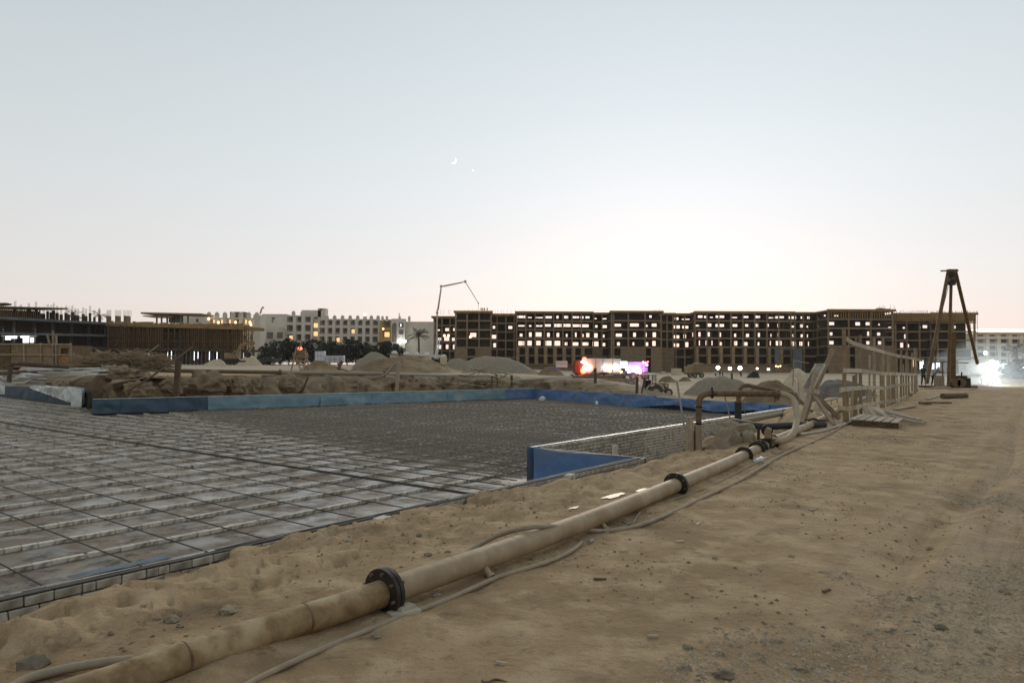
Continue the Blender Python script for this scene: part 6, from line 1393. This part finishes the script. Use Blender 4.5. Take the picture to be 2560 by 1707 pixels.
# plywood formwork box
pb_ = thing('plywood_box', 'large box of plywood formwork standing on the left bank', 'formwork', D(90, 920, 52))
dpb = 52
for i, (x0, x1, m_) in enumerate([(26, 62, ply_m), (62, 104, ply_m), (104, 142, ply_m), (142, 178, ply_m)]):
    a = D(x0, 888, dpb); b = D(x1, 888, dpb); mb_ = MB(); zt = ZD((x0 + x1) / 2, 859, dpb); zb_ = ZD((x0 + x1) / 2, 918, dpb)
    if i < 3: mb_.box(((a.x + b.x) / 2, dpb, (zt + zb_) / 2), (b.x - a.x - .03, .06, zt - zb_)); mb_.build('panel', m_, pb_)
    else:
        zm = ZD(160, 889, dpb); zh = ZD(160, 870, dpb)
        mb_.box(((a.x + b.x) / 2, dpb, (zt + zh) / 2), (b.x - a.x - .03, .06, zt - zh)); mb_.box((a.x + .15, dpb, (zh + zm) / 2), (.3, .06, zh - zm)); mb_.box((b.x - .1, dpb, (zh + zm) / 2), (.2, .06, zh - zm)); mb_.build('panel', m_, pb_)
        mb_ = MB(); mb_.box(((a.x + b.x) / 2, dpb, (zm + zb_) / 2), (b.x - a.x - .03, .06, zm - zb_)); mb_.build('panel', plyo_m, pb_)
a = D(26, 888, dpb); mb_ = MB(); zt = ZD(26, 859, dpb); zb_ = ZD(26, 925, dpb); mb_.box((a.x - .9, dpb + .4, (zt + zb_) / 2), (1.9, 1.0, zt - zb_)); mb_.box((a.x + 2.2, dpb + 1.5, (zt + zb_) / 2), (4.4, 2.6, zt - zb_ - .2)); mb_.build('side_panel', woodd_m, pb_)
for x in (62, 104, 134, 142, 178):
    mb_ = MB(); c = D(x, 888, dpb - .08); top_ = 826 if x in (134,) else (838 if x == 142 else 857); mb_.beam(D(x, 919, dpb - .08), D(x - 2, top_, dpb - .08), .13, .1); mb_.build('stud', wood_m, pb_)
for y_ in (860, 886): mb_ = MB(); mb_.beam(D(0, y_, dpb - .1), D(178, y_ + 1, dpb - .1), .1, .1); mb_.build('waler', wood_m, pb_)
mb_ = MB(); mb_.beam(D(118, 838, dpb - .2), D(123, 858, dpb - .2), .12, .1); mb_.beam(D(146, 899, dpb - .12), D(160, 917, dpb - .12), .08, .08); mb_.build('brace', wood_m, pb_)

# trestle with red lamp and white tanks
ts = thing('timber_stand', 'wooden trestle stand on the sand with a red lamp behind it', 'trestle', D(750, 925, 66))
for (x0, y0, x1, y1) in ((728, 926, 742, 866), (752, 926, 740, 890), (757, 926, 768, 882), (775, 926, 762, 878), (742, 905, 775, 922), (735, 890, 772, 892), (735, 902, 772, 903), (745, 880, 755, 852)):
    mb_ = MB(); mb_.beam(D(x0, y0, 66), D(x1, y1, 66.3), .12, .1, up=Vector((0, 1, 0))); mb_.build('leg' if abs(y0 - y1) > 10 else 'shelf', wood_m, ts)
mb_ = MB(); mb_.beam(D(735, 895, 66.4), D(768, 880, 66.4), .9, .05, up=Vector((0, 1, 0))); mb_.build('board', plyo_m if False else ply_m, ts)
for i, (px, py, m_, lab) in enumerate(((750, 872, lampred, 'red lamp above the timber stand on the sand'), (752, 882, lampwarm, 'white hot lamp just below the red lamp'), (751, 893, lampo, 'orange lamp on the timber stand'))):
    c = D(px, py, 68); mb_ = MB(); mb_.blob(c, (.22, .15, .22), i, 2, 0); one(mb_, 'lamp', m_, lab, 'lamp')
for i, (px, w_, y0, y1, lab) in enumerate(((801, 24, 878, 902, 'tallest white water tank in a steel cage on the sand'), (822, 12, 889, 906, 'first low white tank right of the tallest'), (833, 12, 889, 907, 'second low white tank in the row'), (845, 12, 889, 907, 'third low white tank in the row'), (856, 10, 889, 906, 'last low white tank in the row'))):
    d = 95; a = D(px, y1, d); zt = ZD(px, y0, d); ww = w_ / F * d; tk_ = thing('water_tank', lab, 'water tank', a, 'white tanks'); mb_ = MB(); mb_.box((a.x, d, (a.z + zt) / 2), (ww * .92, 1.0, zt - a.z)); o = mb_.build('tank_body', mat('tank_plastic', (.60, .64, .66), (.5, .54, .56), rough=.4, scale=3, bump=.1), tk_)
    bv = o.modifiers.new('b', 'BEVEL'); bv.width = .06
    mb_ = MB()
    for q in range(4): mb_.beam((a.x - ww / 2 + ww * q / 3, d - .55, a.z), (a.x - ww / 2 + ww * q / 3, d - .55, zt), .03, .03)
    for q in range(3): mb_.beam((a.x - ww / 2, d - .56, a.z + (zt - a.z) * q / 2), (a.x + ww / 2, d - .56, a.z + (zt - a.z) * q / 2), .03, .03)
    mb_.build('cage', steel_m, tk_)
# white sign board
sg = thing('sign_board', 'blank white board on short legs before the gravel mound', 'sign', D(1404, 922, 88)); mb_ = MB(); c = D(1404, 910, 88); mb_.box(c, (1.45, .08, .8)); mb_.build('board', white_m, sg)
mb_ = MB(); mb_.box(c + Vector((0, -.06, 0)), (1.2, .03, .05)); mb_.box(c + Vector((0, -.06, .2)), (1.35, .03, .04)); mb_.build('rail', steel_m, sg)
for x in (-.6, .6): mb_ = MB(); mb_.beam(c + Vector((x, 0, -.4)), c + Vector((x, 0, -1.)), .08, .08); mb_.build('leg', steel_m, sg)
mb_ = MB(); mb_.box(D(1465 - 75, 921, 87), (.9, .3, .3)); one(mb_, 'crate', mat('violet_crate', (.22, .16, .28), scale=3), 'small violet crate on the ground below the white sign board', 'crate')
# concrete spacer blocks in the site
for i, (px, py, d, s_, lab) in enumerate(((1691, 930, 95, 1.0, 'pale cube of concrete on the white ground by the tractor'), (1658, 932, 110, .5, 'small pale cone shaped block left of the pale cube'), (1361, 973, 60, .35, 'white lump at the blue wall corner on the slab'), (1489, 985, 60, .25, 'pale small jug at the foot of the blue wall'))):
    mb_ = MB()
    if i == 2: c = P(1355, 997, FZ + .25); mb_.blob(c, (.3, .25, .22), 2, 2, .2); one(mb_, 'white_bucket', white_m, lab, 'bucket')
    elif i == 3: c = P(1492, 1008, FZ + .2); mb_.tube([c + Vector((0, 0, -.2)), c + Vector((0, 0, .1)), c + Vector((0, 0, .2))], [.12, .12, .05], 10); one(mb_, 'jug', bottle_m, lab, 'jug')
    else: mb_.box(D(px, py, d), (s_, s_, s_), .4); one(mb_, 'concrete_block', sand_m, lab, 'block')

# ================================================================ vehicles
def wheel(root, c, r, w_, ax=(0, 1, 0), rim=machine_m):
    mb_ = MB(); mb_.disc(c, ax, r, w_, 20); o = mb_.build('wheel', tyre_m, root); mb_ = MB(); mb_.disc(Vector(c) - Vector(ax) * w_ * .5, ax, r * .5, .08, 14); mb_.build('rim', rim, o); return o
# articulated truck with strings of coloured lights
dt2 = 88
tk2 = thing('decorated_truck', 'long pale trailer truck strung with glowing red, white and violet lights', 'truck', D(1540, 940, dt2))
def bx(root, nm, x0, x1, y0, y1, d, dep, m_, bev=0):
    a = D(x0, y1, d); b = D(x1, y0, d); mb_ = MB(); mb_.box(((a.x + b.x) / 2, d + dep / 2, (a.z + b.z) / 2), (b.x - a.x, dep, b.z - a.z)); o = mb_.build(nm, m_, root)
    if bev: v = o.modifiers.new('b', 'BEVEL'); v.width = bev; v.segments = 2
    return o
bx(tk2, 'trailer', 1466, 1552, 896, 932, dt2, 2.5, white_m, .05); bx(tk2, 'trailer_rail', 1466, 1552, 931, 935, dt2 - .05, 2.6, steel_m)
for x in (1488, 1507, 1531): bx(tk2, 'panel_seam', x, x + 1.2, 897, 931, dt2 - .04, .05, steel_m)
bx(tk2, 'box_body', 1569, 1606, 904, 934, dt2, 2.4, mat('violet_white_paint', (.52, .44, .58), (.42, .35, .48), scale=2, bump=.05), .05)
bx(tk2, 'cab', 1606, 1620, 904, 931, dt2, 2.3, mat('violet_white_paint', (1, 1, 1)), .12); bx(tk2, 'windscreen', 1613, 1619, 909, 918, dt2 - .03, 2.0, glassd_m)
bx(tk2, 'rear_cab', 1436, 1466, 900, 934, dt2, 2.4, mat('maroon_paint', (.18, .05, .035), scale=2, bump=.05), .1)
bx(tk2, 'chassis', 1440, 1618, 934, 938, dt2 + .2, 2.0, dark_m)
for x in (1452, 1504, 1516, 1583, 1612): wheel(tk2, D(x, 940, dt2), .5, .35)
for px, py, rr, m_ in ((1461, 898, .28, lampred), (1455, 905, .12, lampw), (1463, 909, .16, lampw), (1460, 918, .14, lampw), (1459, 926, .42, lampred), (1459, 926, .22, lampw), (1475, 917, .24, lampo), (1474, 921, .12, lampw), (1513, 918, .26, lampw), (1526, 918, .28, lampo), (1540, 917, .26, lampw), (1560, 911, .0, lampw), (1568, 922, .2, lampw), (1580, 924, .2, lampw), (1592, 926, .34, lampw), (1598, 927, .30, lampvio), (1600, 932, .2, lampred), (1553, 929, .14, lampo), (1614, 906, .12, lampred), (1620, 904, .10, lampred), (1608, 905, .1, lampvio), (1617, 912, .16, lampvio), (1524, 928, .1, lampo), (1571, 930, .1, lampvio)):
    if rr > 0: mb_ = MB(); mb_.blob(D(px, py, dt2 - .2), (rr, .15, rr), 1, 2, 0); mb_.build('lamp', m_, tk2)
bx(tk2, 'lit_panel', 1551, 1568, 903, 920, dt2 - .05, .2, emi('lit_cyan_panel', (.75, 1., .98), 1.4))
for px, c_, e_ in ((1459, (1, .12, .05), 110), (1600, (.75, .35, 1), 130)):
    ld = bpy.data.lights.new('lamp_light', 'POINT'); ld.energy = e_; ld.color = c_; ld.shadow_soft_size = .3; lo = bpy.data.objects.new('lamp_light', ld); lo.location = D(px, 922, dt2 - 1.2); COL.objects.link(lo); lo.parent = tk2; lo.location = D(px, 922, dt2 - 1.2) - Vector(tk2.location)
# tractor
dtr = 60; tt = thing('tractor', 'dusty old wheel tractor parked behind the blue wall', 'tractor', D(1650, 985, dtr))
wheel(tt, D(1639, 981, dtr), .62, .4, rim=hosel_m); wheel(tt, D(1671, 981, dtr + .3), .35, .3, rim=hosel_m)
bx(tt, 'cab_frame', 1611, 1641, 934, 938, dtr - .1, 1.5, white_m, .05)
for x in (1612, 1621, 1630, 1639): bx(tt, 'cab_post', x, x + 2, 937, 962, dtr - .05, .1, dark_m if x < 1630 else machine_m)
bx(tt, 'seat_box', 1614, 1628, 950, 975, dtr + .2, 1.0, dark_m, .05); bx(tt, 'window', 1630, 1639, 938, 951, dtr + .6, .06, bottle_m)
bx(tt, 'bonnet', 1640, 1668, 956, 970, dtr + .2, .9, machine_m, .12); bx(tt, 'radiator', 1664, 1672, 958, 975, dtr + .15, 1.0, machine_m, .05); bx(tt, 'axle', 1630, 1672, 972, 978, dtr + .3, .8, dark_m)
mb_ = MB(); a0 = D(1639, 981, dtr); mb_.tube([a0 + Vector((.78 * math.cos(t), .1, .78 * math.sin(t))) for t in np.linspace(.3, math.pi - .1, 9)], .09, 6); mb_.build('mudguard', hosel_m, tt)
bx(tt, 'headlamp', 1664, 1668, 962, 966, dtr + .05, .12, bottle_m)
# dump truck
dd = 140; du = thing('dump_truck', 'dusty brown dump truck seen from behind before the unfinished building', 'dump truck', D(1735, 943, dd))
bx(du, 'tipper_body', 1732, 1758, 912, 931, dd, 4.5, machine_m, .06)
for x in np.arange(1734, 1758, 3.): bx(du, 'rib', x, x + .9, 913, 931, dd - .1, .15, hose_m)
bx(du, 'tailboard', 1719, 1733, 917, 933, dd - .3, 3, machine_m, .05); mb_ = MB(); mb_.blob(D(1744, 911, dd + 2), (1.1, 1.2, .35), 5, 2, .3); mb_.build('load', soil_m, du); bx(du, 'chassis', 1722, 1758, 932, 936, dd + .2, 4, dark_m)
for x in (1725, 1737, 1754): wheel(du, D(x, 938, dd), .5, .4)
# small dark loader and excavator
lo_ = thing('loader', 'small dark loader working at the foot of the unfinished building', 'loader', D(1884, 944, 150))
mb_ = MB(); c = D(1884, 938, 150); mb_.add([c + Vector(v) for v in ((-1.3, -.5, -.7), (1.2, -.5, -.7), (1.0, -.5, .1), (.5, -.5, .9), (-.4, -.5, .9), (-1.1, -.5, 0), (-1.3, .6, -.7), (1.2, .6, -.7), (1.0, .6, .1), (.5, .6, .9), (-.4, .6, .9), (-1.1, .6, 0))], [(0, 1, 2, 3, 4, 5), (11, 10, 9, 8, 7, 6)] + [(i, (i + 1) % 6 + 6 * 0, (i + 1) % 6 + 6, i + 6) for i in range(6)]); mb_.build('body', dark_m, lo_)
for x in (-.8, .8): wheel(lo_, c + Vector((x, -.6, -.7)), .42, .3)
mb_ = MB(); mb_.beam(c + Vector((-1, -.5, 0)), c + Vector((-1.9, -.5, -.6)), .15, .15); mb_.box(c + Vector((-2.0, -.4, -.75)), (.4, 1.3, .5)); mb_.build('bucket', dark_m, lo_)
ex = thing('excavator', 'brown excavator with raised bent arm behind the sand at left', 'excavator', D(590, 905, 125))
de = 125
bx(ex, 'track', 558, 600, 898, 905, de, 3, dark_m, .2); bx(ex, 'house', 560, 585, 882, 897, de + .3, 2.4, machine_m, .1); bx(ex, 'cab', 582, 595, 876, 897, de, 1.4, machine_m, .08); bx(ex, 'window', 584, 593, 878, 888, de - .05, .08, glassd_m)
mb_ = MB(); mb_.beam(D(590, 890, de), D(604, 862, de), .5, .4, up=Vector((0, 1, 0))); mb_.beam(D(604, 862, de), D(636, 855, de), .45, .4, up=Vector((0, 1, 0))); mb_.build('boom', machine_m, ex)
mb_ = MB(); mb_.beam(D(636, 855, de), D(622, 880, de), .35, .3, up=Vector((0, 1, 0))); mb_.build('arm', machine_m, ex); mb_ = MB(); mb_.blob(D(620, 886, de), (.7, .5, .55), 2, 2, .2); mb_.build('bucket', dark_m, ex)
# vehicle with glaring headlamps on the road
dv = 62; vh = thing('loader_truck', 'dark vehicle with glaring white headlamps coming down the dusty road', 'truck', D(2478, 962, dv))
bx(vh, 'cab', 2462, 2492, 905, 935, dv + .3, 2.2, white_m, .12); bx(vh, 'windscreen', 2465, 2489, 909, 921, dv + .25, .1, bottle_m); bx(vh, 'bumper', 2460, 2495, 938, 950, dv, .6, steel_m, .05); bx(vh, 'grille', 2467, 2488, 928, 942, dv + .2, .1, dark_m); bx(vh, 'body', 2464, 2494, 900, 940, dv + 3, 4, white_m, .1)
for x in (2464, 2491): wheel(vh, D(x, 954, dv + .4), .42, .3, ax=(1, 0, 0))
for px, py, rr in ((2472, 946, .30), (2487, 946, .26), (2466, 912, .10), (2480, 906, .22), (2492, 905, .1)):
    mb_ = MB(); mb_.blob(D(px, py, dv - .1), (rr, .12, rr), 1, 2, 0); mb_.build('headlight', emi('glaring_lamp', (.9, .98, 1), 30) if rr > .2 else lampw, vh)
ld = bpy.data.lights.new('headlight_beam', 'POINT'); ld.energy = 1500; ld.color = (.86, .96, 1); ld.shadow_soft_size = .3; lo2 = bpy.data.objects.new('headlight_beam', ld); COL.objects.link(lo2); lo2.parent = vh; lo2.location = D(2478, 942, dv - 1.2) - Vector(vh.location)
for i, (px, py, d, lab) in enumerate(((2464, 882, 120, 'small white lamp on a pole above the headlights'), (2445, 910, 80, 'white lamp beside the drilling tripod foot'))):
    l_ = thing('street_lamp', lab, 'lamp', D(px, 935, d)); mb_ = MB(); mb_.blob(D(px, py, d), (.3, .2, .3), 1, 2, 0); mb_.build('lamp_head', lampw, l_); mb_ = MB(); mb_.beam(D(px, 940, d + .2), D(px, py, d + .2), .1, .1); mb_.build('pole', steel_m, l_)
for i, (px, py) in enumerate(((2287, 905), (2304, 912), (2331, 915), (2345, 914))):
    c = D(px, py, 120); mb_ = MB(); mb_.box(c, (.5, .2, 1.6 if i < 2 else 1.0)); one(mb_, 'lit_doorway', winwhite if i else winwarm, ['warm lit slot seen between the last fence posts', 'bluish white lit doorway beside the last fence post', 'narrow white lit slot left of the bending worker', 'short white lit slot above the bending worker'][i], 'light')
mb_ = MB(); mb_.add([D(2241, 939, 60), D(2246, 944, 60), D(2240, 951, 60), D(2241, 939, 60.1), D(2246, 944, 60.1), D(2240, 951, 60.1)], [(0, 1, 2), (5, 4, 3), (0, 3, 4, 1), (1, 4, 5, 2), (2, 5, 3, 0)]); one(mb_, 'orange_marker', emi('orange_reflector', (1, .25, .05), 1.2), 'small glowing orange triangle seen through the fence', 'marker')

# ================================================================ people
def person(label, foot, h, face=0., lean=0., arm=None, shirt=shirt_m, trousers=trous_m, cap=cap_m, group=None, stride=.12):
    """continuous skinned body; clothes are fitted shells of the same skeleton"""
    root = thing('person', label, 'person', foot, group); k_ = h / 1.75; M = Matrix.Rotation(face, 3, 'Z')
    hip = .92; sp = Vector((0, math.sin(lean), math.cos(lean)))
    H0 = Vector((0, 0, hip)); ch = H0 + sp * .42; nk = H0 + sp * .56; hd = nk + (sp + Vector((0, .2, 0))).normalized() * .16; tp_ = hd + Vector((0, .01, .12))
    arm = arm or ((.25, .05, -.55), (-.25, .02, -.56))
    def skel(limbs, sub=2, name='body', m_=skin_m):
        vs = []; es = []; rs = []
        for chain in limbs:
            prev = None
            for p, r in chain:
                key = next((i for i, q in enumerate(vs) if (q - p).length < 1e-4), None)
                if key is None: vs.append(p); rs.append(r); key = len(vs) - 1
                if prev is not None and prev != key: es.append((prev, key))
                prev = key
        me_ = bpy.data.meshes.new(name); me_.from_pydata([M @ (v * k_) for v in vs], es, []); ob = bpy.data.objects.new(name, me_); COL.objects.link(ob)
        sk = ob.modifiers.new('s', 'SKIN'); sk.use_smooth_shade = True
        for i, sv in enumerate(me_.skin_vertices[0].data): sv.radius = (rs[i] * k_, rs[i] * k_); sv.use_root = (i == 0)
        ss_ = ob.modifiers.new('u', 'SUBSURF'); ss_.levels = sub - 1; ss_.render_levels = sub - 1
        dg = bpy.context.evaluated_depsgraph_get(); nm = bpy.data.meshes.new_from_object(ob.evaluated_get(dg)); nm.name = name; bpy.data.objects.remove(ob); nm.materials.clear(); nm.materials.append(m_)
        o = bpy.data.objects.new(name, nm); COL.objects.link(o); o.parent = root; return o
    legs = []; pants = []
    for s_, st_ in ((1, stride), (-1, -stride)):
        kn = Vector((.10 * s_, st_ * .6 + .03, .49)); an = Vector((.11 * s_, st_, .08)); to = an + Vector((0, .17, -.045))
        legs.append([(H0, .12), (Vector((.09 * s_, 0, hip - .06)), .085), (kn, .06), (an, .04), (to, .032)]); pants.append([(H0, .135), (Vector((.09 * s_, 0, hip - .06)), .10), (kn, .075), (an + Vector((0, 0, .04)), .062)])
    arms = []; slv = []
    for s_, a_ in ((1, arm[0]), (-1, arm[1])):
        sh_ = nk + Vector((.18 * s_, 0, 0)) - sp * .05; hnd = sh_ + Vector(a_); el_ = (sh_ + hnd) / 2 + Vector((.03 * s_, -.04, -.02)); fd = (hnd - el_).normalized()
        arms.append([(ch, .12), (sh_, .06), (el_, .042), (hnd, .030), (hnd + fd * .09, .026)]); slv.append([(ch, .15), (sh_, .085), (el_, .06), (el_.lerp(hnd, .75), .045)])
        for q in range(4): b0_ = hnd + fd * .07; arms.append([(hnd, .03), (b0_ + Vector(((q - 1.5) * .02, 0, 0)) + fd * (.10 - .01 * abs(q - 1.5)), .009)])
        arms.append([(hnd, .03), (hnd + fd * .05 + Vector((.04 * -s_, .02, 0)), .010)])
    skel([[(H0, .12), (H0 + sp * .2, .115), (ch, .12), (nk, .055), (hd, .085), (tp_, .078)]] + legs + arms)
    skel([[(H0 - sp * .04, .145), (H0 + sp * .2, .145), (ch, .15), (nk - sp * .03, .075)]] + slv, name='shirt', m_=shirt)
    skel(pants, name='trousers', m_=trousers)
    mb_ = MB(); mb_.dome(M @ (hd * k_ + Vector((0, 0, .03 * k_))) + foot, .105 * k_, .13 * k_, 12, 4); mb_.box(M @ ((hd + Vector((0, .11, .045))) * k_) + foot, (.14 * k_, .09 * k_, .015)); mb_.build('cap', cap, root)
    mb_ = MB(); mb_.box(M @ ((hd + Vector((0, .10, -.01))) * k_) + foot, (.025 * k_, .035 * k_, .04 * k_)); mb_.build('nose', skin_m, root)
    return root
f0 = D(2334, 966, 58.); 
person('person bending forward in grey green shirt and pale cap beside the drilling tripod', f0, 1.72, face=R(-100), lean=.55, arm=((.08, .62, -.20), (-.08, .55, -.25)))
person('person in dark clothes standing just left of the tripod foot behind the fence', D(2309, 964, 58.5), 1.7, face=R(-60), shirt=dark_m, cap=dark_m, arm=((.12, .3, -.4), (-.1, .35, -.35)))
for i, (px, py, h, sh_, lab) in enumerate(((1789, 944, 1.6, shirtw_m, 'person in pale shirt, leftmost of those on the open site floor'), (1800, 943, 1.6, dark_m, 'person in dark clothes, second from left on the open site floor'), (1807, 943, 1.65, dark_m, 'person in dark clothes, third from left on the open site floor'), (1853, 945, 1.65, dark_m, 'person bending by the middle of the open site floor'), (1895, 942, 1.5, concg_m, 'person right of the small dark loader'))):
    d = 165; person(lab, D(px, py, d), h, face=R(40 * i), lean=.5 if i == 3 else .05, shirt=sh_, cap=trous_m, group='workers on the site floor')
for i, px in enumerate((1202, 1206, 1210, 1217)):
    person(['leftmost of four people standing on the roof edge under the boom hose', 'second of four people standing on the roof edge', 'third of four people standing on the roof edge', 'rightmost of four people standing on the roof edge, apart from the others'][i], Vector((XD(px, 249), 249, 20.25)), 1.6, face=R(70 * i), shirt=mat('ochre_shirt', (.30, .20, .08), scale=4, bump=0), cap=hose_m, group='people on the roof')

# ================================================================ moon and evening star
dm_ = 5000; c = D(1133, 402, dm_); rt = 8.0 / F * dm_
mb_ = MB(); n_ = 24; ang = R(-35); pts = []
for i in range(n_ + 1): a = -math.pi / 2 + math.pi * i / n_; pts.append((rt * math.cos(a), rt * math.sin(a)))
for i in range(n_ + 1): a = math.pi / 2 - math.pi * i / n_; pts.append((rt * .55 * math.cos(a), rt * math.sin(a)))
pf = [(x * math.cos(ang) - z * math.sin(ang), x * math.sin(ang) + z * math.cos(ang)) for x, z in pts]
k_ = len(pf); half = n_ + 1; vs = [c + Vector((x, 0, z)) for x, z in pf] + [c + Vector((x * .96, 6, z * .96)) for x, z in pf]
fs = [(i, i + 1, k_ - 2 - i, k_ - 1 - i) for i in range(n_)] + [(k_ + k_ - 1 - i, k_ + k_ - 2 - i, k_ + i + 1, k_ + i) for i in range(n_)] + [(i, i + k_, (i + 1) % k_ + k_, (i + 1) % k_) for i in range(k_)]
mb_.add(vs, fs); o = mb_.build('moon', moon_m); o['kind'] = 'structure'
mb_ = MB(); mb_.blob(D(1182, 426, dm_), (4, 4, 4), 1, 2, 0); o = mb_.build('star', moon_m); o['kind'] = 'structure'

# ================================================================ evening haze over the whole site
hz = MB(); hz.box((0, 0, 12.5), (2800, 2800, 31)); hzm = bpy.data.materials.new('evening_haze'); hzm.use_nodes = True; n = hzm.node_tree.nodes; n.clear()
vo = n.new('ShaderNodeVolumePrincipled'); vo.inputs['Density'].default_value = .00012; vo.inputs['Color'].default_value = (.92, .88, .84, 1); vo.inputs['Anisotropy'].default_value = .2
ou = n.new('ShaderNodeOutputMaterial'); hzm.node_tree.links.new(vo.outputs[0], ou.inputs['Volume'])
o = hz.build('haze', hzm); o['kind'] = 'stuff'

# dust raised by the vehicle, lit by its headlamps
dc = MB(); dc.blob(D(2470, 945, 60), (5.5, 5., 3.2), 3, 3, .15); dcm = bpy.data.materials.new('road_dust'); dcm.use_nodes = True; n = dcm.node_tree.nodes; n.clear()
vo = n.new('ShaderNodeVolumePrincipled'); vo.inputs['Density'].default_value = .035; vo.inputs['Color'].default_value = (.9, .92, .9, 1)
ou = n.new('ShaderNodeOutputMaterial'); dcm.node_tree.links.new(vo.outputs[0], ou.inputs['Volume'])
o = dc.build('dust_cloud', dcm); o['kind'] = 'stuff'
